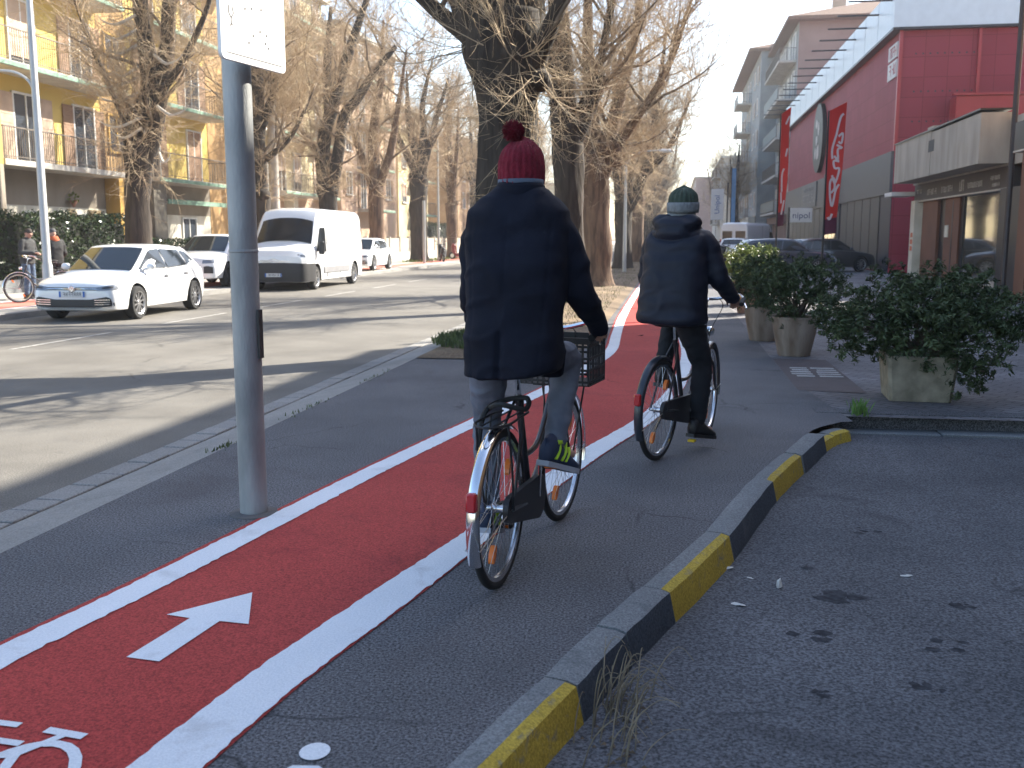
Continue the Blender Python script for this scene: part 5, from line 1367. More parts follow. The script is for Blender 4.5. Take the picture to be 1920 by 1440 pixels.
scooter((2.6, 50, 0), .3, 'dark scooter parked beside the green-hatted rider on the pavement', m_blackp)
scooter((2.9, 53.5, 0), .5, 'second dark scooter in the group beside the white parked car', m_blackp)
scooter((2.4, 57, 0), .2, 'farthest dark scooter in the right-hand group', mat('scooter_grey', (.1, .1, .11), .4))
scooter((-14.2, 60.5, .0), .4, 'scooter parked at the foot of the thick pollarded trunk across the road', m_blackp, 'scooters across the road')
scooter((-14.5, 67.5, .0), 1.4, 'scooter parked past the thick pollarded trunk across the road', mat('scooter_dkred', (.2, .03, .03), .4), 'scooters across the road')

# ================================================================== POSTS AND SIGNS
m_galv = mat('galvanised_steel', (.22, .23, .235), .55, metal=.35, vs=7, col2=(.40, .41, .41), bump=.15, bs=90, stretch=(1, 1, .3), detail=8)
sp_ = thing('sign_post', 'thick galvanised post with a white sign panel on top, beside the red lane', 'sign', (-2.24, 4.97, 0), 0)
b = MB(); b.lathe([(.074, -.02), (.074, .0), (.073, 2.62), (.0, 2.63)], 32); b.build('pole', m_galv, sp_, smooth=True)
b = MB(); b.lathe([(.13, -.0), (.128, .006), (.076, .012)], 24); b.build('base_ring', mat('mortar', (.12, .11, .105), .95, bump=.5), sp_, smooth=True)
b = MB(); b.box(.072, .084, -.03, .02, .86, 1.12); b.build('black_tag', m_blackp, sp_)
for z in (1.42, ):
    b = MB(); b.lathe([(.0745, 0), (.0765, .004), (.0765, .012), (.0745, .016)], 28, c=(0, 0, z)); b.build('joint_ring', m_galv, sp_)
A = Vector((-.165, -.215, 0)); Bv = Vector((.165, .21, 0)); nrm = Vector((.79, -.61, 0)).normalized(); dv = (Bv - A).normalized()
pc = Vector((0.005, 0, 0)) + nrm * .085
dv = Vector((.208, .978, 0)); nrm = Vector((.978, -.208, 0)); pc = Vector((.04, -.03, 0)) + nrm * .085
M = Matrix((( dv.x, nrm.x * -1, 0, pc.x), (dv.y, nrm.y * -1, 0, pc.y), (0, 0, 1, 0), (0, 0, 0, 1)))
b = MB(); hw = .27; r_ = .03; z0, z1 = 2.36, 3.25
pl = []
for cx_, cz_, a0 in ((hw - r_, z0 + r_, -90), (hw - r_, z1 - r_, 0), (-hw + r_, z1 - r_, 90), (-hw + r_, z0 + r_, 180)):
    for k in range(5): a = radians(a0 + 22.5 * k); pl.append((cx_ + r_ * cos(a), cz_ + r_ * sin(a)))
def panel(pl, y0, y1, m):
    n = len(pl); vs = [M @ Vector((x, y0, z)) for x, z in pl] + [M @ Vector((x, y1, z)) for x, z in pl]
    b.add([tuple(v) for v in vs], [tuple(range(n)), tuple(range(2 * n - 1, n - 1, -1))] + [(i, (i + 1) % n, n + (i + 1) % n, n + i) for i in range(n)], m)
panel(pl, -.002, .018, 0)
pn = b.build('sign_panel', [mat('sign_white', (.80, .80, .80), .4, var=.01), m_galv], sp_)
def rect(x0, x1, za, zb_, y=-.0035):
    b = MB(); b.add([tuple(M @ Vector(p)) for p in ((x0, y, za), (x1, y, za), (x1, y, zb_), (x0, y, zb_))], [(0, 1, 2, 3)]); b.build('printed_mark', m_print, pn)
m_print = mat('print_grey', (.05, .05, .06), .6)
rect(-.235, .235, 2.392, 2.395)
r = random.Random(2)
for (x, z) in ((-.07, 2.46), (-.02, 2.5), (.06, 2.53), (.12, 2.48), (.13, 2.52), (.15, 2.46), (-.1, 2.62), (-.03, 2.63), (.08, 2.64), (-.02, 2.83), (.03, 2.80)):
    rect(x * .75, x * .75 + .010, z, z + .012)
b = MB()
for (xa, za, xb, zb_) in ((-.20, 2.62, -.205, 2.585), (-.205, 2.585, -.185, 2.56), (-.185, 2.56, -.165, 2.585), (-.165, 2.585, -.175, 2.615), (-.185, 2.56, -.185, 2.535), (-.185, 2.535, -.195, 2.52), (-.185, 2.535, -.175, 2.525)):
    d = Vector((xb - xa, 0, zb_ - za)).normalized(); q = Vector((-d.z, 0, d.x)) * .0024
    b.add([tuple(M @ Vector(p)) for p in ((xa - q.x, -.0035, za - q.z), (xb - q.x, -.0035, zb_ - q.z), (xb + q.x, -.0035, zb_ + q.z), (xa + q.x, -.0035, za + q.z))], [(0, 1, 2, 3)])


b.build('pictogram', m_print, pn)
m_lampw = mat('lamp_post_grey', (.42, .43, .42), .5, metal=.3, var=.08)
lp = thing('street_lamp', 'tall pale lamp post with a small side arm by the two people across the road', 'street lamp', (-13.55, 19.9, 0), 0, 'street lamps')
b = MB(); b.tube([(0, 0, 0), (0, 0, .9), (0, 0, .95), (0, 0, 9.3)], [.115, .11, .09, .055], 14); b.build('pole', m_lampw, lp, smooth=True)
b = MB(); b.tube(catmull([(0, -.02, 4.3), (-.08, -.02, 4.75), (-.45, -.02, 5.0), (-1.1, -.02, 5.05)], 5), .03, 7); b.build('arm', m_lampw, lp, smooth=True)
b = MB(); b.tube(catmull([(0, 0, 9.2), (.5, 0, 9.8), (2.0, 0, 10.0)], 5), .04, 7); b.box(1.9, 2.6, -.12, .12, 9.9, 10.05, bev=.03); b.build('lantern', m_lampw, lp)
b = MB(); b.ball((-1.2, -.02, 4.98), .14, 10, sc=(1.4, 1, .6)); b.build('side_lantern', m_lampw, lp, smooth='all')
def lamp_simple(loc, H, label, arm, group='street lamps'):
    r = thing('street_lamp', label, 'street lamp', loc, 0, group)
    b = MB(); b.tube([(0, 0, 0), (0, 0, H)], [.09, .05], 10); b.build('pole', m_lampw, r, smooth=True)
    b = MB(); b.tube(catmull([(0, 0, H - .1), (arm * .35, 0, H + .35), (arm, 0, H + .45)], 5), .035, 7); b.build('arm', m_lampw, r, smooth=True)
    b = MB(); b.ball((arm * 1.1, 0, H + .42), .22, 10, sc=(1.5, .6, .4)); b.build('lantern', m_wfr, r, smooth='all')
lamp_simple((-2.0, 42, 0), 4.6, 'thin pale lamp post with a hooked head above the green-hatted rider', 1.5)
lamp_simple((-14.9, 62.6, 0), 9, 'pale lamp post behind the thick pollarded trunk across the road', .9)
lamp_simple((-2.2, 66, 0), 8.4, 'far pale lamp post between the trunks beside the lane', 1.2)
c = thing('traffic_post', 'short pale post with a box in front of the thick pollarded trunk across the road', 'post', (-14.3, 56.5, 0))
b = MB(); b.tube([(0, 0, 0), (0, 0, 3.6)], .09, 8); b.build('pole', m_lampw, c)
# concrete utility pole behind the signpost
c = thing('utility_pole', 'thick pale concrete pole rising behind the left end of the van', 'pole', (-16.4, 39.6, 0))
b = MB(); b.tube([(0, 0, 0), (0, 0, 6), (0, 0, 10.5)], [.24, .2, .16], 12); b.build('pole', mat('pole_concrete', (.34, .31, .27), .9, var=.15), c, smooth=True)
# feather flags
m_flag = bpy.data.materials.new('flag_red'); m_flag.use_nodes = True
pb = m_flag.node_tree.nodes['Principled BSDF']; pb.inputs['Base Color'].default_value = (.55, .04, .03, 1); pb.inputs['Roughness'].default_value = .7
m_flagw = mat('flag_print_white', (.62, .5, .5), .7, var=.03); m_flagd = mat('flag_foot', (.12, .03, .05), .7)
def feather(loc, H, w, zf, label, rz, script):
    r = thing('feather_flag', label, 'flag', loc, rz, 'red feather flags')
    b = MB(); b.tube([(0, 0, 0), (0, 0, H)], [.025, .014], 7); b.lathe([(0, 0), (.22, 0), (.2, .05), (0, .06)], 16); b.build('pole', m_blackp, r)
    b = MB(); n = 24; vs = []
    def fx(u, z): return .02 + u * w * (1 - .32 * (1 - (z - zf) / (H - zf))), .035 * sin(z * 3.1 + u * 2) * u
    for k in range(n + 1):
        for i in range(5):
            u = i / 4; z = zf + (H - zf) * k / n; x, y = fx(u, z); vs.append((x, y, z + (u * .14 * (k / n)) + u * .03))
    b.add(vs, [(k * 5 + i, k * 5 + i + 1, k * 5 + i + 6, k * 5 + i + 5) for k in range(n) for i in range(4)])
    for q in range(n * 4):
        if q < 12: b.mi[q] = 1
    o = b.build('fabric', [m_flag, m_flagd], r, smooth='all')
    b = MB(); sc = H - zf
    for st in script:
        pts = []
        for (u, t) in st:
            z = zf + sc * t; x, y = fx(u, z); pts.append(Vector((x, y, z + u * .14 * t + u * .03)))
        P = catmull(pts, 5)
        for side in (-1, 1):
            A = []; B = []
            for i, p in enumerate(P):
                d = (P[min(i + 1, len(P) - 1)] - P[max(i - 1, 0)]).normalized(); q = Vector((-d.z, 0, d.x)) * .021
                A.append((p.x + q.x, p.y + side * .006, p.z + q.z)); B.append((p.x - q.x, p.y + side * .006, p.z - q.z))
            n_ = len(A); b.add(A + B, [(i, i + 1, n_ + i + 1, n_ + i) for i in range(n_ - 1)])
    b.build('script_print', m_flagw, o)
SC = [[(.2, .14), (.35, .12), (.55, .16)], [(.3, .3), (.5, .22), (.7, .34), (.9, .38)], [(.3, .3), (.25, .42), (.5, .44), (.6, .36), (.35, .33)], [(.35, .47), (.6, .40), (.8, .50), (.5, .52), (.4, .58), (.75, .56)],
      [(.4, .62), (.65, .58), (.6, .66), (.85, .66), (.5, .70)], [(.6, .72), (.8, .70), (.85, .77), (.6, .76)], [(.45, .78), (.65, .9), (.85, .92)], [(.45, .78), (.25, .68), (.3, .6)]]
feather((2.95, 20.6, 0), 3.95, .34, 1.55, 'wide red feather flag with white script in front of the round emblem', 0.15, SC)
feather((2.42, 24.4, 0), 4.35, .24, 1.75, 'narrow red feather flag left of the red store', .35, [[(.5, .1), (.8, .22)], [(.4, .3), (.3, .45), (.5, .5)], [(.4, .2), (.3, .3)], [(.6, .6), (.8, .66)], [(.5, .88), (.9, .93)]])
# hanging white sign reading ...nipol
r = thing('box_sign', 'white hanging sign with dark lettering beside the narrow red flag', 'sign', (6.35, 52, 0))
b = MB(); b.tube([(-.62, 0, 0), (-.62, 0, 3.0)], .05, 8); b.build('pole', m_alu, r)
b = MB(); b.box(-.56, .52, -.06, .06, 2.24, 2.95, bev=.02); pn = b.build('panel', m_wfr, r)
text_mesh('nipol', .44, 'lettering', mat('letter_navy', (.03, .04, .12), .6), pn, Matrix.Translation((-.02, -.066, 2.58)) @ Matrix.Rotation(pi / 2, 4, 'X'))
r = thing('banner_sign', 'tall white banner sign with blue vertical lettering far down the pavement', 'sign', (3.1, 74, 0))
b = MB(); b.tube([(.72, 0, 0), (.72, 0, 5.4)], .05, 8); b.build('pole', m_alu, r)
b = MB(); b.box(-.45, .45, -.05, .05, 2.75, 4.95, bev=.02); pn = b.build('panel', m_wfr, r)
text_mesh('Unipol', .5, 'lettering', mat('letter_blue', (.03, .1, .3), .6), pn, Matrix.Translation((0, -.056, 3.85)) @ Matrix.Rotation(pi / 2, 4, 'X') @ Matrix.Rotation(pi / 2, 4, 'Z'))
r = thing('pennant', 'narrow blue flag on a pole right of the banner sign', 'flag', (3.9, 71, 0))
b = MB(); b.tube([(0, 0, 0), (0, 0, 6.3)], .03, 6); b.build('pole', m_alu, r)
b = MB(); b.box(.02, .30, -.01, .01, 1.2, 6.2); b.build('fabric', mat('flag_blue', (.10, .22, .38), .7), r)
# tiny notice on hedge, litter, leaf
r = thing('notice', 'small white notice fixed on the tall hedge left of the standing man', 'notice', (-17.65, 22.6, .95)); b = MB(); b.box(0, .02, -.22, .22, 0, .26, bev=.004); b.build('panel', m_wfr, r)
m_paper = mat('paper_litter', (.6, .59, .55), .8, var=.1, vs=30)
def litter(loc, size, label, seed, rz, flat=.35):
    rr = random.Random(seed); b = MB(); n = 9; vs = [(0, 0, size * flat)]
    for k in range(n):
        a = 2 * pi * k / n; q = size * rr.uniform(.55, 1.1); vs.append((q * cos(a), q * .5 * sin(a), rr.uniform(.001, size * .15)))
    for k in range(n):
        a = 2 * pi * (k + .5) / n; q = size * rr.uniform(.3, .6); vs.append((q * cos(a), q * .5 * sin(a), size * flat * rr.uniform(.5, 1.1)))
    fs = []
    for k in range(n):
        j = (k + 1) % n; fs += [(1 + k, 1 + j, 1 + n + k), (0, 1 + n + k, 1 + n + j), (1 + n + k, 1 + j, 1 + n + j)]
    b.add(vs, fs); o = b.build('paper_scrap', m_paper); o.location = loc; o.rotation_euler = (0, 0, rz); tag(o, label, 'litter', 'paper scraps on the parking lot')
litter((.31, 4.83, -.128), .042, 'flat white paper scrap nearest the kerb on the parking lot', 1, .3, .2)
litter((.405, 4.7, -.128), .02, 'tiny paper scrap between the two larger ones', 2, -.6, .2)
litter((.53, 4.6, -.128), .034, 'crumpled white ball of paper on the parking lot', 3, 1.2, 1.1)
litter((.33, 4.33, -.128), .042, 'torn ragged paper scrap nearest the viewer', 4, -.2, .15)
litter((1.16, 4.85, -.128), .032, 'white paper scrap farthest right on the parking lot', 5, .1, .2)
b = MB(); b.add([(-.06, 0, .01), (0, -.03, .02), (.07, .0, .012), (.1, .03, .03), (0, .04, .012)], [(0, 1, 2, 3, 4)]); o = b.build('fallen_leaf', mat('leaf_dark', (.03, .012, .012), .9)); o.location = (-.5, 15.06, .006); tag(o, 'dark curled leaf lying on the red lane', 'leaf')
# ================================================================== BICYCLES
m_spoke = mat('spoke_steel', (.45, .45, .46), .3, metal=.9)
m_rim = mat('rim_steel', (.6, .6, .62), .2, metal=.95, var=.05)
m_orange = mat('reflector_orange', (.75, .18, .02), .3)
m_grip = mat('grip_black', (.02, .02, .02), .8)
m_saddle = mat('saddle_black', (.02, .019, .018), .55)
def rotz(p, a, c):
    x, y = p[0] - c[0], p[1] - c[1]; return (c[0] + x * cos(a) - y * sin(a), c[1] + x * sin(a) + y * cos(a), p[2])
def bicycle(loc, rz, label, group, frame_m, guard_m, steer=0., crank=pi / 2, crate=False, rack=True, R=.345, wb=1.07, lean=0.):
    root = thing('bicycle', label, 'bicycle', loc, rz, group); root.rotation_euler = (0, lean, rz)
    hc = (0, wb - .10)
    T = lambda p: rotz(p, steer, hc)
    def tmb(b): b.v = [T(p) for p in b.v]; return b
    def wheel(y, front):
        b = MB(); prof = [(R - .034 + .019 * 0, -.012), (R - .02, -.019), (R - .006, -.013), (R, 0), (R - .006, .013), (R - .02, .019), (R - .034, .012)]
        b.lathe(prof, 56, 'x', (0, y, R)); 
        w = (tmb(b) if front else b).build('wheel', m_tyre, root, smooth='all')
        b = MB(); b.lathe([(R - .034, -.013), (R - .052, -.010), (R - .056, 0), (R - .052, .010), (R - .034, .013), (R - .034, -.013)], 56, 'x', (0, y, R)); (tmb(b) if front else b).build('rim', m_rim, w, smooth=True)
        b = MB()
        for k in range(32):
            a = 2 * pi * k / 32; s = 1 if k % 2 else -1; a2 = a + (.55 if (k // 2) % 2 else -.55)
            b.tube([(s * .028, y + .022 * cos(a2), R + .022 * sin(a2)), (0, y + (R - .055) * cos(a), R + (R - .055) * sin(a))], .0013, 3, cap=False)
        (tmb(b) if front else b).build('spokes', m_spoke, w)
        b = MB(); b.lathe([(0, -.055), (.012, -.055), (.012, -.035), (.026, -.032), (.018, -.02), (.018, .02), (.026, .032), (.012, .035), (.012, .055), (0, .055)], 12, 'x', (0, y, R)); (tmb(b) if front else b).build('hub', m_rim, w, smooth=True)
        for a in (.9, 4.2):
            b = MB()
            cy, cz = y + .2 * cos(a), R + .2 * sin(a)
            b.add([(.012, cy + .04 * cos(a) * cos(t_) - .017 * sin(a) * sin(t_), cz + .04 * sin(a) * cos(t_) + .017 * cos(a) * sin(t_)) for t_ in np.linspace(0, 2 * pi, 13)[:-1]] + [(-.012, cy + .04 * cos(a) * cos(t_) - .017 * sin(a) * sin(t_), cz + .04 * sin(a) * cos(t_) + .017 * cos(a) * sin(t_)) for t_ in np.linspace(0, 2 * pi, 13)[:-1]],
                  [tuple(range(12)), tuple(range(23, 11, -1))] + [(i, (i + 1) % 12, 12 + (i + 1) % 12, 12 + i) for i in range(12)])
            (tmb(b) if front else b).build('spoke_reflector', m_orange, w)
    wheel(0, False); wheel(wb, True)
    BB = (0, .46, .29); ST = (0, .28, .80); HT, HBm = (0, wb - .20, .86), (0, wb - .14, .66)
    b = MB()
    b.tube([BB, ST], .0165, 10); b.tube([HT, HBm], .021, 10)
    b.tube(catmull([HBm, (0, .72, .43), BB], 5), .021, 10); b.tube(catmull([(0, wb - .17, .75), (0, .62, .52), (0, .385, .50)], 5), .014, 9)
    for s in (-1, 1):
        b.tube([(s * .02, .44, .29), (s * .045, .3, .3), (s * .06, .0, R)], .0095, 7); b.tube([(s * .018, .29, .77), (s * .045, .2, .66), (s * .06, 0, R)], .0075, 7)
    b.lathe([(.0, -.036), (.024, -.036), (.024, .036), (0, .036)], 12, 'x', BB); b.tube([(-.05, .26, .3), (-.13, .18, .10)], .008, 6)
    b.build('frame', frame_m, root, smooth=True)
    b = MB(); crown = (0, wb - .105, .56)
    b.tube([HBm, crown], .016, 8)
    for s in (-1, 1): b.tube(catmull([(s * .01, wb - .112, .60), (s * .045, wb - .10, .55), (s * .05, wb - .05, .42), (s * .052, wb, R)], 4), [.013] * 5 + [.012] * 4 + [.009] * 4, 7)
    tmb(b).build('fork', frame_m, root, smooth=True)
    def guard(y0, a0, a1, front):
        b = MB(); n = 22; rs = []
        for k in range(n + 1):
            a = radians(a0 + (a1 - a0) * k / n); ring = []
            for q in range(7):
                t = radians(-75 + 150 * q / 6); rr = R + .008 + .018 * cos(t); x = .028 * sin(t)
                ring.append((x, y0 + rr * cos(a), R + rr * sin(a)))
            for q in range(6, -1, -1):
                t = radians(-75 + 150 * q / 6); rr = R + .0055 + .018 * cos(t); x = .026 * sin(t)
                ring.append((x, y0 + rr * cos(a), R + rr * sin(a)))
            rs.append(ring)
        b.rings(rs); g = (tmb(b) if front else b).build('mudguard', guard_m, root, smooth=True)
        b = MB()
        for s in (-1, 1):
            a = radians(a1 - 12 if not front else a0 + 14); b.tube([(s * .055, y0, R), (s * .03, y0 + (R + .018) * cos(a), R + (R + .018) * sin(a))], .0025, 4)
        (tmb(b) if front else b).build('stay', m_spoke, g)
    guard(0, 58, 205, False); guard(wb, -15 + 0, 125, True)
    # bars, stem
    b = MB(); b.tube([(0, wb - .205, .86), (0, wb - .235, 1.02), (0, wb - .16, 1.045)], .0135, 8)
    HB = [(-.29, .64, 1.035), (-.285, .74, 1.06), (-.22, wb - .20, 1.085), (-.07, wb - .155, 1.05), (.07, wb - .155, 1.05), (.22, wb - .20, 1.085), (.285, .74, 1.06), (.29, .64, 1.035)]
    b.tube(catmull(HB, 5), .0115, 8); hb = tmb(b).build('handlebar', m_chrome, root, smooth=True)
    for s in (-1, 1):
        b = MB(); b.tube([(s * .2875, .74, 1.06), (s * .29, .62, 1.031)], .017, 9); tmb(b).build('grip', m_grip, hb, smooth=True)
        b = MB(); b.tube(catmull([(s * .26, wb - .26, 1.07), (s * .30, .74, 1.02), (s * .32, .66, 1.0)], 4), .005, 6); tmb(b).build('brake_lever', m_chrome, hb, smooth=True)
    b = MB(); b.tube(catmull([(.1, wb - .16, 1.05), (.08, wb - .02, .98), (.02, wb - .11, .8), (.0, wb - .1, .62)], 6), .003, 4); b.tube(catmull([(-.1, wb - .16, 1.05), (-.09, wb - .03, .96), (-.02, .8, .66), (.02, .5, .36), (.03, .1, .36)], 6), .003, 4); b.build('cable', m_blackp, root)
    b = MB(); b.ball((0, wb - .06, .80), .042, 10, sc=(1, 1.1, 1)); tmb(b).build('headlight', m_chrome, root, smooth='all')
    # saddle
    b = MB(); b.tube([(0, .285, .78), (0, .262, .915)], .0125, 8); b.build('seat_post', m_chrome, root, smooth=True)
    b = MB(); rs = []
    for y, w, z, h in ((.12, .03, .955, .02), (.13, .085, .96, .035), (.17, .105, .965, .05), (.22, .10, .962, .05), (.28, .06, .957, .04), (.34, .032, .955, .032), (.39, .024, .952, .028), (.405, .01, .948, .012)):
        rs.append([(w * cos(t_), y, z - h * .35 + h * .65 * sin(t_) if sin(t_) > 0 else z - h * .35 + h * .5 * sin(t_)) for t_ in np.linspace(0, 2 * pi, 15)[:-1]])
    b.rings(rs)
    b.build('saddle', m_saddle, root, smooth='all')
    b = MB()
    for s in (-1, 1):
        b.tube(catmull([(s * .05, .14, .945), (s * .045, .2, .915), (s * .02, .36, .93)], 4), .004, 5)
        z = .87
        for q in range(22): pass
        b.tube([(s * .055 + .012 * cos(q * 1.1), .15 + .012 * sin(q * 1.1), .90 + q * .0025) for q in range(20)], .003, 4)
    b.build('saddle_springs', m_spoke, root)
    # cranks and pedals, chain case
    for s, a in ((1, crank), (-1, crank + pi)):
        e = (s * .075, BB[1] + .17 * cos(a), BB[2] + .17 * sin(a))
        b = MB(); b.tube([(s * .05, BB[1], BB[2]), (s * .068, e[1], e[2])], .0095, 7); c_ = b.build('crank', m_chrome, root, smooth=True)
        b = MB(); b.box(s * .085, s * .175, e[1] - .045, e[1] + .045, e[2] - .012, e[2] + .012, bev=.004)
        b.box(s * .1, s * .16, e[1] - .049, e[1] - .0455, e[2] - .007, e[2] + .007, 1); b.box(s * .1, s * .16, e[1] + .0455, e[1] + .049, e[2] - .007, e[2] + .007, 1); b.build('pedal', [m_blackp, m_orange], c_)
    b = MB(); pr = []
    for t_ in np.linspace(-pi / 2 - .2, pi / 2 + .2, 12): pr.append((BB[1] + .105 * cos(t_), BB[2] + .105 * sin(t_)))
    for t_ in np.linspace(pi / 2 + .2, 3 * pi / 2 - .2, 9): pr.append((.0 + .06 * cos(t_), R + .06 * sin(t_)))
    n = len(pr); b.add([(.032, y, z) for y, z in pr] + [(.056, y, z) for y, z in pr], [tuple(range(n)), tuple(range(2 * n - 1, n - 1, -1))] + [(i, (i + 1) % n, n + (i + 1) % n, n + i) for i in range(n)]); b.build('chain_case', m_blackp, root, smooth=True)
    # rear light on the guard
    b = MB(); a = radians(163); cy, cz = (R + .03) * cos(a), R + (R + .03) * sin(a)
    b.box(-.022, .022, cy - .022, cy + .012, cz - .03, cz + .05, bev=.008); b.build('tail_light', m_redl, root, smooth=True)
    if rack:
        b = MB()
        b.tube(catmull([(-.06, .24, .73), (-.07, .1, .735), (-.07, -.12, .735), (0, -.2, .735), (.07, -.12, .735), (.07, .1, .735), (.06, .24, .73)], 5), .0055, 6)
        for x in (-.025, .025): b.tube([(x, .24, .732), (x, -.17, .735)], .004, 5)
        for s in (-1, 1):
            b.tube([(s * .07, -.1, .735), (s * .075, -.06, .55), (s * .065, 0, R)], .005, 6); b.tube([(s * .07, .1, .735), (s * .065, 0, R)], .005, 6)
        b.tube(catmull([(-.08, .1, .76), (0, .0, .80), (.09, .08, .77), (.06, .2, .8), (-.06, .16, .78), (-.08, .02, .74), (-.09, -.02, .6)], 6), .012, 7, 1); b.build('rear_rack', [m_blackp, m_grip], root, smooth=True)
    if crate:
        b = MB(); x0, x1, y0, y1, z0, z1 = -.20, .20, wb - .17, wb + .12, .76, 1.0
        t = .007
        def slats(face):
            for k in range(4):
                z = z0 + (z1 - z0) * k / 4 + .01
                if face in ('f', 'b'): y = y1 if face == 'f' else y0; b.box(x0, x1, y - t, y, z, z + .012)
                else: x = x1 if face == 'r' else x0 + t; b.box(x - t, x, y0 + t + .001, y1 - t - .001, z, z + .012)
            m = 13 if face in ('f', 'b') else 10
            for k in range(m + 1):
                if face in ('f', 'b'): x = x0 + (x1 - x0 - .009) * k / m; y = y1 if face == 'f' else y0; b.box(x, x + .009, y - t + .001, y - .001, z0, z1 - .03)
                else: y = y0 + (y1 - y0 - .009) * k / m; x = x1 if face == 'r' else x0 + t; b.box(x - t + .001, x - .001, y, y + .009, z0, z1 - .03)
        for f_ in 'fbrl': slats(f_)
        b.box(x0 - .004, x1 + .004, y0 - .006, y0 + .006, z1 - .032, z1); b.box(x0 - .004, x1 + .004, y1 - .006, y1 + .006, z1 - .032, z1); b.box(x0 - .006, x0 + .006, y0 + .0061, y1 - .0061, z1 - .031, z1 - .001); b.box(x1 - .006, x1 + .006, y0 + .0061, y1 - .0061, z1 - .031, z1 - .001)
        b.box(x0, x1, y0, y1, z0 - .006, z0 - .0005)
        for s in (-1, 1): b.tube([(s * .12, wb + .02, z0), (s * .06, wb, R)], .005, 6)
        b.box(-.12, .12, wb - .12, wb + .06, z0 - .018, z0 - .0065)
        tmb(b).build('crate', mat('crate_black', (.02, .02, .022), .5), root)
    return root, T

# ================================================================== PEOPLE
m_skin = mat('skin', (.42, .25, .19), .55, var=.06, vs=20)
m_navyc = mat('coat_navy', (.0042, .0055, .0125), .85, vs=4, col2=(.008, .0105, .022), bump=.2, bs=260, spec=.25)
m_navyp = mat('coat_navy_lining', (.10, .13, .18), .85, var=.12, bump=.2, bs=200)
m_navy2 = mat('jacket_navy', (.005, .0065, .015), .6, vs=4, col2=(.009, .012, .025), bump=.1, bs=200, spec=.35)
m_jeans = mat('trousers_grey', (.10, .115, .15), .9, vs=9, col2=(.16, .18, .225), bump=.15, bs=220)
m_blackt = mat('trousers_black', (.007, .008, .012), .85, vs=5, var=.3, bump=.1, bs=160)
m_hatr = mat('knit_red', (.14, .006, .016), .95, vs=30, col2=(.21, .012, .028), bump=.5, bs=130)
m_hatg = mat('knit_green', (.035, .05, .035), .95, vs=30, col2=(.06, .08, .058), bump=.5, bs=130)
m_knitg = mat('knit_grey', (.20, .21, .215), .95, vs=30, var=.2, bump=.5, bs=130)
m_shoe = mat('shoe_navy', (.02, .032, .07), .7, var=.2); m_lime = mat('shoe_lime', (.42, .60, .03), .6); m_sole = mat('shoe_sole', (.35, .37, .42), .7); m_shoeb = mat('shoe_black', (.012, .012, .013), .5)
m_hair = mat('hair_dark', (.03, .022, .018), .8, var=.3, vs=40)

def limb(b, pts, rad, n=14, per=4):
    P = catmull(pts, per); R = catnum(rad, per); b.tube(P, R, n)
    b.ball(tuple(P[0]), R[0], 10); b.ball(tuple(P[-1]), R[-1], 10)
def selli(cx, cy, z, rx, ry, n=28, e=2.6, tilt=0.):
    r_ = []
    for k in range(n):
        a = 2 * pi * k / n; c_, s_ = cos(a), sin(a)
        x = rx * math.copysign(abs(c_) ** (2 / e), c_); y = ry * math.copysign(abs(s_) ** (2 / e), s_)
        r_.append((cx + x, cy + y, z + tilt * y))
    return r_
def wrinkle(o, amp, f, seed, aniso=(1, 1, 1.6), where=None):
    me = o.data; nr = [v.normal.copy() for v in me.vertices]
    for v, nn in zip(me.vertices, nr):
        p = v.co; q = Vector((p.x * f * aniso[0] + seed, p.y * f * aniso[1], p.z * f * aniso[2]))
        d = noise.noise(q) * 1.0 + .5 * noise.noise(q * 2.1) ; rdg = (1 - abs(noise.noise(q * .8 + Vector((9, 3, 1)))) * 2.2)
        a = amp * (where(p) if where else 1)
        v.co = p + nn * a * (d * .7 + max(0, rdg - .45) * 1.1)
    me.update()
def hand(b, w, fwd, down, side, grip=True):
    """w wrist, fwd = direction of palm, down = palm facing, side = thumb side"""
    w = Vector(w); f = Vector(fwd).normalized(); d = Vector(down).normalized(); s = Vector(side).normalized()
    c = w + f * .045
    b.tube([w - f * .02, w + f * .01, w + f * .045, w + f * .082], [.024, .027, .036, .033], 12, flat=.55)
    Ls = (.068, .078, .073, .058)
    for k in range(4):
        o = w + f * .08 + s * (.028 - .0185 * k)
        l = Ls[k]; curl = 1.25 if grip else .45
        pts = [o - f * .02]; ang = .15 if grip else .1
        p = o
        for q, fr in enumerate((.45, .32, .25)):
            pts.append(p); dirv = f * cos(ang) + d * sin(ang); p = p + dirv * l * fr; ang += curl * (.75 if q == 0 else .9)
        pts.append(p)
        b.tube(pts, [.0085, .0088, .0082, .0075, .0062], 8); b.ball(tuple(p), .0062, 6)
    o = w + f * .03 + s * .025; p1 = o + (s * .7 + f * .6 + d * .3).normalized() * .034; p2 = p1 + (f * .6 + d * .8 - s * (.3 if grip else 0)).normalized() * .03
    b.tube([o - s * .015, o, p1, p2], [.013, .0125, .010, .008], 8); b.ball(tuple(p2), .008, 6)
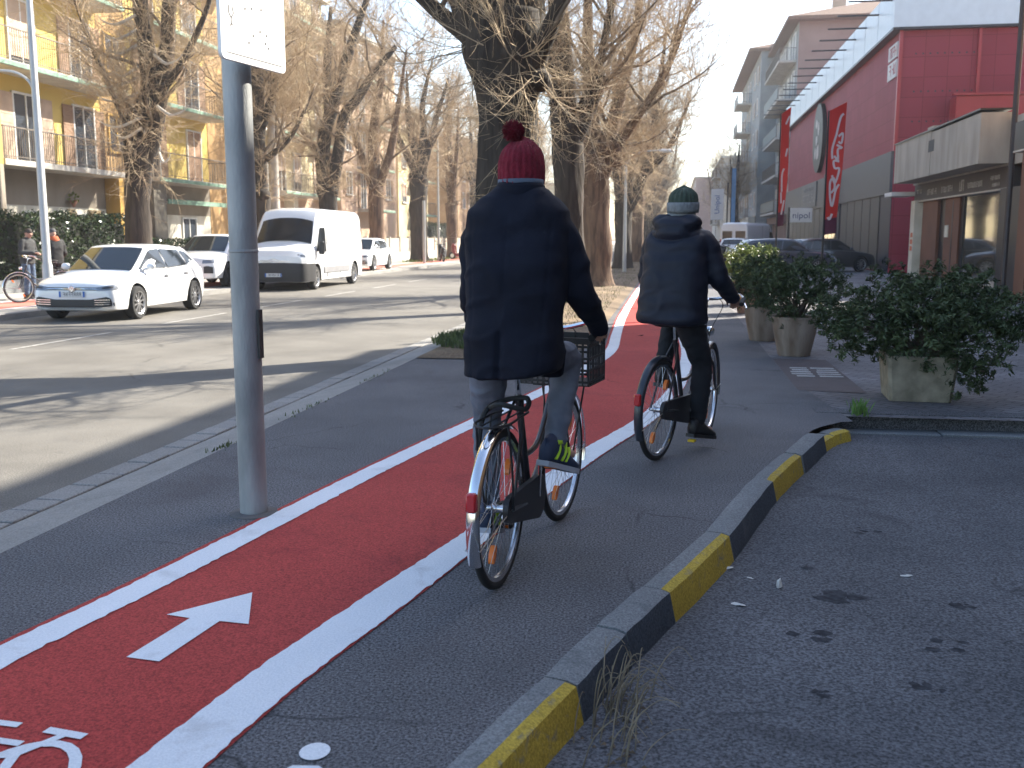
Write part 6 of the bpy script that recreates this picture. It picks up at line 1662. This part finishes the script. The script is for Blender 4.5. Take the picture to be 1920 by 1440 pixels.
def shoe(parent, ankle, toe_dir, pitch, mats, side, L=.29, striped=True):
    """ankle joint, heading (unit xy), pitch (toe down positive)"""
    a = Vector(ankle); h = Vector((toe_dir[0], toe_dir[1], 0)).normalized(); r_ = Vector((h.y, -h.x, 0))
    f = (h * cos(pitch) + Vector((0, 0, -1)) * sin(pitch)).normalized(); u = f.cross(r_) * -1
    if u.z < 0: u = -u
    # local profile along foot: t from heel(-.075) to toe(+.215); z relative to ankle
    st = [(-.085, .012, .03, -.03), (-.08, .030, .012, -.085), (-.05, .037, .055, -.088), (-.01, .038, .055, -.088), (.04, .038, .022, -.087), (.09, .044, -.01, -.087), (.14, .049, -.03, -.087), (.18, .045, -.042, -.087), (.205, .032, -.052, -.085), (.215, .012, -.06, -.078)]
    rs = []; sole = []
    for t, w, zt, zb in st:
        ring = []
        for k in range(14):
            th = 2 * pi * k / 14; x = w * cos(th); mid = (zt + zb) / 2; hh = (zt - zb) / 2
            z = mid + hh * math.copysign(abs(sin(th)) ** .8, sin(th)); ring.append(a + f * t + r_ * x + u * z)
        rs.append(ring)
    b = MB(); b.rings(rs); o = b.build('shoe', [mats[0], mats[1]], parent, smooth='all')
    b = MB(); rs = []
    for t, w, zt, zb in st:
        w2 = w + .004; zz = -.087
        rs.append([a + f * t * 1.02 + r_ * x + u * z for x, z in ((-w2, zz + .012), (-w2, zz - .012), (w2, zz - .012), (w2, zz + .012))])
    b.rings(rs); b.build('sole', mats[2], o)
    if striped:
        b = MB()
        for t0, dz in ((-.035, .0), (.02, .0), (.055, .0)):
            for s in (-1, 1):
                P = [a + f * (t0 + .0) + r_ * s * .0395 + u * -.06, a + f * (t0 + .02) + r_ * s * .039 + u * -.02, a + f * (t0 + .03) + r_ * s * .025 + u * (.01 if t0 > .03 else .03)]
                b.tube(catmull(P, 3), .009, 6, flat=.5)
        b.lathe([(.036, 0), (.045, .004), (.045, .02), (.036, .024)], 14, 'z', tuple(a + u * .015)) 
        b.build('stripes', mats[1], o, smooth='all')
    return o
def head_parts(b, c, yaw, pitch=0.):
    """adds head volume and features to the body builder, looking to local +y rotated by yaw"""
    M_ = Matrix.Translation(Vector(c)) @ Matrix.Rotation(yaw, 4, 'Z') @ Matrix.Rotation(-pitch, 4, 'X')
    t = MB()
    t.ball((0, -.012, .02), .083, 18, sc=(.93, 1.13, 1.2)); t.ball((0, .02, -.045), .06, 14, sc=(.95, 1.05, 1.15))
    t.ball((0, .045, -.095), .026, 10, sc=(1.1, 1, .8))
    t.tube([(0, .088, .025), (0, .105, -.005), (0, .108, -.02)], [.009, .012, .015], 8); t.ball((-.012, .098, -.022), .009, 6); t.ball((.012, .098, -.022), .009, 6)
    t.ball((0, .09, -.052), .02, 10, sc=(1.2, .5, .35)); t.ball((0, .087, -.062), .019, 10, sc=(1.1, .5, .35))
    for s in (-1, 1):
        t.ball((s * .082, -.005, -.005), .026, 10, sc=(.35, .75, 1.25)); t.ball((s * .031, .078, .018), .014, 8, sc=(1.2, .6, .7)); t.ball((s * .03, .085, .037), .017, 8, sc=(1.3, .4, .3))
    t.v = [tuple(M_ @ Vector(p)) for p in t.v]; b.add(t.v, t.f)
    return M_
def knit_hat(parent, Mh, m, h=.2, r=.105, brim=None, pom=None, ribs=26, amp=.0035, slouch=0.):
    b = MB(); rs = []; N_ = 104
    prof = [(.0, 1.0), (.03, 1.03), (.06, 1.04), (.09, 1.02), (.12, .95), (.145, .84), (.165, .68), (.18, .48), (.19, .25), (.194, .08)]
    for z, q in prof:
        ring = []
        for k in range(N_):
            a = 2 * pi * k / N_; rr = r * q * (1 + .02 * noise.noise(Vector((cos(a) * 2, sin(a) * 2, z * 20)))) + amp * sin(a * ribs) * (1 if q > .3 else .3) + amp * .6 * sin(z * 520 + (a * ribs / 2 % 2 > 1) * 1.5)
            ring.append(tuple(Mh @ Vector((rr * cos(a) * .93, rr * sin(a) * 1.1 - .01 - slouch * z, -.035 + z * h / .194 + .012 * sin(a)))))
        rs.append(ring)
    b.rings(rs, cap=True); hat = b.build('hat', m, parent, smooth='all')
    if brim:
        b = MB(); rs = []
        for z, q in ((-.012, 1.0), (-.014, 1.08), (.01, 1.12), (.04, 1.125), (.058, 1.11), (.058, 1.0)):
            rs.append([tuple(Mh @ Vector(((r * q + .002 * sin(k * 1.9)) * cos(2 * pi * k / N_) * .93, (r * q + .002 * sin(k * 1.9)) * sin(2 * pi * k / N_) * 1.1 - .01, -.035 + z + .012 * sin(2 * pi * k / N_)))) for k in range(N_)])
        b.rings(rs, cap=False); b.build('brim', brim, hat, smooth='all')
    if pom:
        b = MB(); c = Mh @ Vector(pom); b.ball(tuple(c), .034, 12); rr = random.Random(1)
        for k in range(900):
            d = Vector((rr.gauss(0, 1), rr.gauss(0, 1), rr.gauss(0, 1))).normalized(); e = c + d * rr.uniform(.043, .054); q = d.cross(Vector((rr.random(), rr.random(), rr.random()))).normalized() * .0022
            s0 = c + d * .026; b.add([tuple(s0 - q), tuple(s0 + q), tuple(e + q * .6), tuple(e - q * .6)], [(0, 1, 2, 3)])
        b.build('pompom', m, hat)
    return hat

def person(loc, rz, label, J, parts, group=None, lean=0.):
    root = thing('person', label, 'person', loc, rz, group); root.rotation_euler = (0, lean, rz)
    V = Vector; vox = parts.get('vox', .0065)
    # --- continuous body
    b = MB()
    hp, ch, nk, hd = V(J['hip']), V(J['chest']), V(J['neck']), V(J['head'])
    b.rings([selli(hp.x, hp.y, hp.z - .10, .10, .08), selli(hp.x, hp.y, hp.z, .155, .115), selli(*(hp.lerp(ch, .4)[:2]), hp.lerp(ch, .4).z, .135, .10), selli(ch.x, ch.y, ch.z, .165, .115), selli(nk.x, nk.y, nk.z - .10, .14, .09), selli(nk.x, nk.y, nk.z - .04, .08, .065)])
    limb(b, [nk - V((0, .005, .08)), nk, hd - V((0, .01, .06))], [.062, .056, .055], 14)
    Mh = head_parts(b, hd, J.get('yaw', 0), J.get('pitch', 0))
    for s, k in ((1, 'R'), (-1, 'L')):
        sh, el, wr = V(J['sh' + k]), V(J['el' + k]), V(J['wr' + k])
        limb(b, [sh, sh.lerp(el, .5), el, el.lerp(wr, .45), wr], [.044, .044, .038, .037, .026])
        hf = V(J.get('hf' + k, wr - el)); hand(b, wr, hf, J.get('hd' + k, (0, 0, -1)), J.get('hs' + k, (-s, 0, 0)), J.get('grip', True))
        hj, kn, an = V(J['hj' + k]), V(J['kn' + k]), V(J['an' + k])
        limb(b, [hj, hj.lerp(kn, .5), kn, kn.lerp(an, .35), an], [.088, .07, .052, .052, .036])
        fd = V((J['toe' + k][0], J['toe' + k][1], 0)).normalized(); b.tube([an, an + fd * .08 - V((0, 0, .05)), an + fd * .16 - V((0, 0, .065))], [.034, .032, .022], 10)
    body = baked(b, 'body', parts.get('skin', m_skin), root, [('REMESH', dict(mode='VOXEL', voxel_size=vox, adaptivity=0.)), ('SMOOTH', dict(factor=.5, iterations=2))])
    # --- trousers
    b = MB(); tw = parts.get('tw', 1.)
    b.rings([selli(hp.x, hp.y, hp.z - .13, .11, .10), selli(hp.x, hp.y, hp.z - .03, .17, .135), selli(hp.x, hp.y, hp.z + .08, .155, .12)])
    for s, k in ((1, 'R'), (-1, 'L')):
        hj, kn, an = V(J['hj' + k]), V(J['kn' + k]), V(J['an' + k])
        e = kn.lerp(an, parts.get('hem', .9)); limb(b, [hj, hj.lerp(kn, .5), kn, kn.lerp(e, .4), kn.lerp(e, .8), e], [.105 * tw, .09 * tw, .072 * tw, .07 * tw, .06 * tw, .058 * tw])
    tr = baked(b, 'trousers', parts['trousers'], root, [('REMESH', dict(mode='VOXEL', voxel_size=.010, adaptivity=0.)), ('SMOOTH', dict(factor=.5, iterations=4))])
    wrinkle(tr, .008, 9, 4, (1, 1, 2.2))
    # --- coat
    b = MB(); hm = J['hem']
    rows = J['coat']   # list of (z, cx, cy, rx, ry)
    b.rings([selli(cx, cy, z, rx, ry, e=parts.get('e', 2.5)) for z, cx, cy, rx, ry in rows])
    ar = parts.get('ar', 1.)
    for s, k in ((1, 'R'), (-1, 'L')):
        sh, el, wr = V(J['sh' + k]), V(J['el' + k]), V(J['wr' + k]); cu = el.lerp(wr, .97)
        limb(b, [sh - V((s * .03, 0, .01)), sh.lerp(el, .3), sh.lerp(el, .7), el, el.lerp(cu, .4), cu], [.082 * ar, .077 * ar, .068 * ar, .066 * ar, .060 * ar, .048 * ar])
    for c_ in J.get('extra', ()): b.ball(c_[:3], c_[3], 14, sc=c_[4])
    ct = baked(b, 'coat', parts['coat'], root, [('REMESH', dict(mode='VOXEL', voxel_size=parts.get('cvox', .010), adaptivity=0.)), ('SMOOTH', dict(factor=.55, iterations=5))])
    if parts.get('coatfn'): parts['coatfn'](ct)
    wrinkle(ct, parts.get('wamp', .007), parts.get('wf', 6), 2, (1, 1, 1.5))
    for s, k in ((1, 'R'), (-1, 'L')):
        shoe(root, J['an' + k], J['toe' + k], J['tp' + k], parts['shoe'], s, striped=parts.get('striped', False))
    return root, Mh, ct

# ---------------------------------------------------------------- rider 1
B1 = (-.71, 4.06, 0); RZ1 = -math.atan2(.134, .991); m_frb = mat('frame_black', (.015, .016, .02), .35, var=.1, coat=.4)
bike1, T1f = bicycle(B1, RZ1, 'black city bicycle with chrome mudguard and black crate, under the red-hatted rider', 'bicycles being ridden along the lane', m_frb, m_chrome, steer=radians(-4), crank=pi / 2 + .25, crate=True)
def coat1(o):
    for v in o.data.vertices:
        p = v.co
        # back vent and centre seam, side seams
        if p.y < .26:
            if p.z < 1.16: v.co.y += .022 * math.exp(-((p.x + .02) / .012) ** 2) * min(1, (1.16 - p.z) * 8)
            elif p.z < 1.6: v.co.y += .004 * math.exp(-((p.x + .01) / .006) ** 2)
            v.co.z += max(0, p.x - .02) * .22 * max(0, 1 - (p.z - .88) * 4) if p.z < 1.13 else 0
            for sx_ in (-.16, .16):
                v.co.y += .003 * math.exp(-((p.x - sx_ - (p.z - 1.2) * .05 * (1 if sx_ > 0 else -1)) / .006) ** 2)
J1 = dict(hip=(0, .22, 1.03), chest=(0, .27, 1.36), neck=(.0, .31, 1.645), head=(.0, .345, 1.765), yaw=-.1, pitch=.05, hem=.9,
    shR=(.185, .30, 1.555), shL=(-.185, .30, 1.555), elR=(.265, .36, 1.25), elL=(-.245, .38, 1.25), wrR=(.30, .60, 1.085), wrL=(-.30, .60, 1.085),
    hfR=(-.1, 1, -.35), hfL=(.1, 1, -.35), hdR=(-.2, 0, -1), hdL=(.2, 0, -1), hsR=(-1, 0, 0), hsL=(1, 0, 0),
    hjR=(.095, .23, .99), hjL=(-.12, .23, .99), knR=(.15, .60, .93), knL=(-.20, .44, .66), anR=(.14, .40, .545), anL=(-.15, .30, .24),
    toeR=(.30, 1), toeL=(-.1, 1), tpR=.32, tpL=.28,
    coat=[(.895, -.0, .19, .208, .16), (.90, 0, .19, .215, .165), (.95, .0, .20, .222, .17), (1.05, 0, .21, .222, .163), (1.2, 0, .23, .215, .15), (1.34, 0, .255, .230, .155), (1.46, 0, .27, .238, .152), (1.55, 0, .285, .235, .138), (1.61, 0, .295, .222, .125), (1.655, 0, .305, .182, .108), (1.69, 0, .31, .14, .098), (1.72, 0, .315, .095, .088), (1.73, 0, .32, .08, .08)],
    extra=[])
man1, Mh1, ct1 = person(B1, RZ1, 'rider seen from behind in a red bobble hat, long navy coat and grey trousers', J1,
    dict(trousers=m_jeans, coat=m_navyc, shoe=(m_shoe, m_lime, m_sole), striped=True, coatfn=coat1, wamp=.014, wf=5.5, tw=.93), 'people riding bicycles along the lane')
knit_hat(man1, Mh1, m_hatr, h=.20, r=.104, pom=(-.03, -.045, .192), ribs=24, amp=.0028, slouch=.05)
b = MB(); b.rings([selli(0, .313, z, rx, ry, 36, 2.1) for z, rx, ry in ((1.63, .10, .094), (1.68, .108, .102), (1.722, .106, .101), (1.735, .100, .096), (1.73, .087, .084), (1.68, .084, .082))], cap=False); o = b.build('collar', m_navyc, man1, smooth='all'); wrinkle(o, .003, 12, 3)
b = MB(); b.rings([selli(0, .318, z, rx, ry, 36, 2.0) for z, rx, ry in ((1.70, .092, .09), (1.735, .101, .103), (1.750, .101, .106), (1.755, .08, .08))], cap=False); b.build('scarf', m_navyp, man1, smooth='all')
hr = MB(); hr.ball((0, .33, 1.745), .088, 14, sc=(.9, 1, .7)); hr.build('hair', m_hair, man1, smooth='all')

# ---------------------------------------------------------------- rider 2
B2 = (-.07, 6.65, 0); RZ2 = -radians(21)
bike2, T2f = bicycle(B2, RZ2, 'dark city bicycle with dark rear mudguard, under the green-hatted rider', 'bicycles being ridden along the lane', m_frb, mat('mudguard_dark', (.02, .025, .035), .35, coat=.3), steer=radians(9), crank=-pi / 2 + .2, rack=False)
def coat2(o):
    for v in o.data.vertices:
        p = v.co
        if p.z < 1.5: v.co += v.normal * .0028 * sin(p.z * 2 * pi / .13)
        v.co += v.normal * -.010 * math.exp(-((p.z - 1.475 - p.x * p.x * 1.6) / .010) ** 2) * (1 if p.y < .25 and abs(p.x) < .17 else 0)
J2 = dict(hip=(0, .22, 1.03), chest=(0, .28, 1.35), neck=(.0, .34, 1.60), head=(.0, .375, 1.715), yaw=.25, pitch=.05, hem=.9,
    shR=(.18, .32, 1.49), shL=(-.18, .32, 1.49), elR=(.275, .36, 1.22), elL=(-.26, .40, 1.22), wrR=(.295, .60, 1.075), wrL=(-.30, .60, 1.085),
    hfR=(-.1, 1, -.35), hfL=(.1, 1, -.35), hdR=(-.2, 0, -1), hdL=(.2, 0, -1), hsR=(-1, 0, 0), hsL=(1, 0, 0),
    hjR=(.095, .23, .99), hjL=(-.095, .23, .99), knR=(.15, .42, .62), knL=(-.14, .60, .93), anR=(.14, .40, .20), anL=(-.13, .38, .545),
    toeR=(.25, 1), toeL=(-.1, 1), tpR=.18, tpL=.2,
    coat=[(.915, 0, .20, .20, .15), (.925, 0, .2, .235, .172), (.95, 0, .20, .245, .18), (1.05, 0, .21, .24, .175), (1.2, 0, .23, .228, .165), (1.34, 0, .26, .228, .165), (1.43, 0, .28, .225, .155), (1.51, 0, .30, .205, .135), (1.56, 0, .31, .15, .11), (1.60, 0, .325, .11, .1), (1.63, 0, .33, .08, .08)],
    extra=[(0.0, .225, 1.575, .15, (1.0, .62, .46)), (0, .20, 1.535, .12, (1.05, .62, .5)), (-.1, .27, 1.60, .08, (1, 1, .7)), (.1, .27, 1.60, .08, (1, 1, .7))])
man2, Mh2, ct2 = person(B2, RZ2, 'rider seen from behind in a green knitted hat and hooded navy jacket with black trousers', J2,
    dict(trousers=m_blackt, coat=m_navy2, shoe=(m_shoeb, m_shoeb, m_shoeb), coatfn=coat2, wamp=.011, wf=6, ar=1.05), 'people riding bicycles along the lane')
knit_hat(man2, Mh2, m_hatg, h=.165, r=.104, ribs=18, amp=.004, brim=m_knitg)
b = MB(); b.rings([selli(0, .345, z, rx, ry, 30, 2) for z, rx, ry in ((1.60, .09, .088), (1.63, .10, .097), (1.665, .097, .094), (1.68, .085, .083))], cap=False); b.build('scarf', m_knitg, man2, smooth='all')
b = MB(); b.box(.105, .155, .29, .335, .083, .1, bev=.003); b.build('pedal_reflector', mat('refl_yellow', (.7, .45, .02), .4), bike2)
b = MB(); b.lathe([(0, 0), (.018, 0), (.02, .004), (.0, .005)][::-1], 12, 'y', (0, .111, .952)); b.build('saddle_badge', m_wfr, bike2)

# ---------------------------------------------------------------- two people and a bicycle across the road
bike3, _ = bicycle((-14.4, 21.7, 0), radians(155), 'dark bicycle held by the two people in front of the tall hedge', 'bicycles across the road', m_frb, m_chrome, steer=radians(-12), crank=.3)
def stand(arm=.0):
    return dict(hip=(0, 0, .95), chest=(0, .0, 1.27), neck=(.0, .02, 1.48), head=(.0, .075, 1.585), yaw=0, pitch=.5, hem=.9, grip=False,
    shR=(.18, .01, 1.40), shL=(-.18, .01, 1.40), elR=(.24, .02, 1.12), elL=(-.24, .02, 1.12), wrR=(.08, .26, 1.12), wrL=(-.08, .26, 1.10),
    hjR=(.09, 0, .90), hjL=(-.09, 0, .90), knR=(.10, .04, .50), knL=(-.10, .03, .50), anR=(.11, .0, .10), anL=(-.11, -.02, .10),
    toeR=(.2, 1), toeL=(-.2, 1), tpR=0, tpL=0,
    coat=[(.84, 0, 0, .13, .1), (.86, 0, 0, .19, .135), (.95, 0, 0, .195, .135), (1.1, 0, 0, .185, .13), (1.25, 0, 0, .20, .135), (1.36, 0, .01, .205, .125), (1.42, 0, .01, .18, .11), (1.46, 0, .015, .11, .09), (1.50, 0, .02, .075, .075)])
pA, MA, _ = person((-15.7, 22.3, 0), radians(-95), 'standing person in dark jacket and blue jeans looking down at their hands by the hedge', stand(),
    dict(trousers=mat('jeans_blue', (.07, .11, .18), .9, vs=9, var=.3), coat=mat('jacket_charcoal', (.03, .032, .035), .8, var=.2), shoe=(m_shoeb,) * 3, vox=.010), 'people standing across the road')
b = MB(); b.ball(tuple(MA @ Vector((0, -.02, .04))), .09, 12, sc=(.93, 1.1, 1.1)); b.build('hair', m_hair, pA, smooth='all')
JB = stand(); JB['pitch'] = .3; JB['wrR'] = (.22, .22, .98)
pB, MB_, _ = person((-14.95, 22.3, 0), radians(60), 'standing person in black with a dark cap and orange scarf beside the lamp post', JB,
    dict(trousers=m_blackt, coat=mat('jacket_black', (.012, .012, .014), .8, var=.2), shoe=(m_shoeb,) * 3, vox=.010), 'people standing across the road')
b = MB(); b.ball(tuple(MB_ @ Vector((0, -.01, .055))), .098, 12, sc=(.95, 1.1, .95)); b.build('cap', mat('cap_grey', (.05, .05, .055), .8), pB, smooth='all')
b = MB(); b.rings([selli(0, .02, z, rx, rx * .95, 20, 2) for z, rx in ((1.40, .13), (1.43, .14), (1.49, .115), (1.53, .09))], cap=False); b.build('scarf', mat('scarf_orange', (.42, .10, .04), .9, var=.2), pB, smooth='all')
# ================================================================== AIR
b = MB(); b.box(-60, 60, -8, 262, -1.2, 26)
hz = b.build('haze', None or mat('haze_tmp', (1, 1, 1)))
hm = bpy.data.materials.new('haze'); hm.use_nodes = True; N = hm.node_tree.nodes; N.remove(N['Principled BSDF'])
pv = N.new('ShaderNodeVolumePrincipled'); pv.inputs['Color'].default_value = (.95, .96, 1, 1); pv.inputs['Density'].default_value = .0007; pv.inputs['Anisotropy'].default_value = .3
hm.node_tree.links.new(pv.outputs[0], N['Material Output'].inputs['Volume'])
hz.data.materials.clear(); hz.data.materials.append(hm)
hz['kind'] = 'stuff'; hz['label'] = 'thin bright winter haze along the street'
S.cycles.volume_bounces = 0
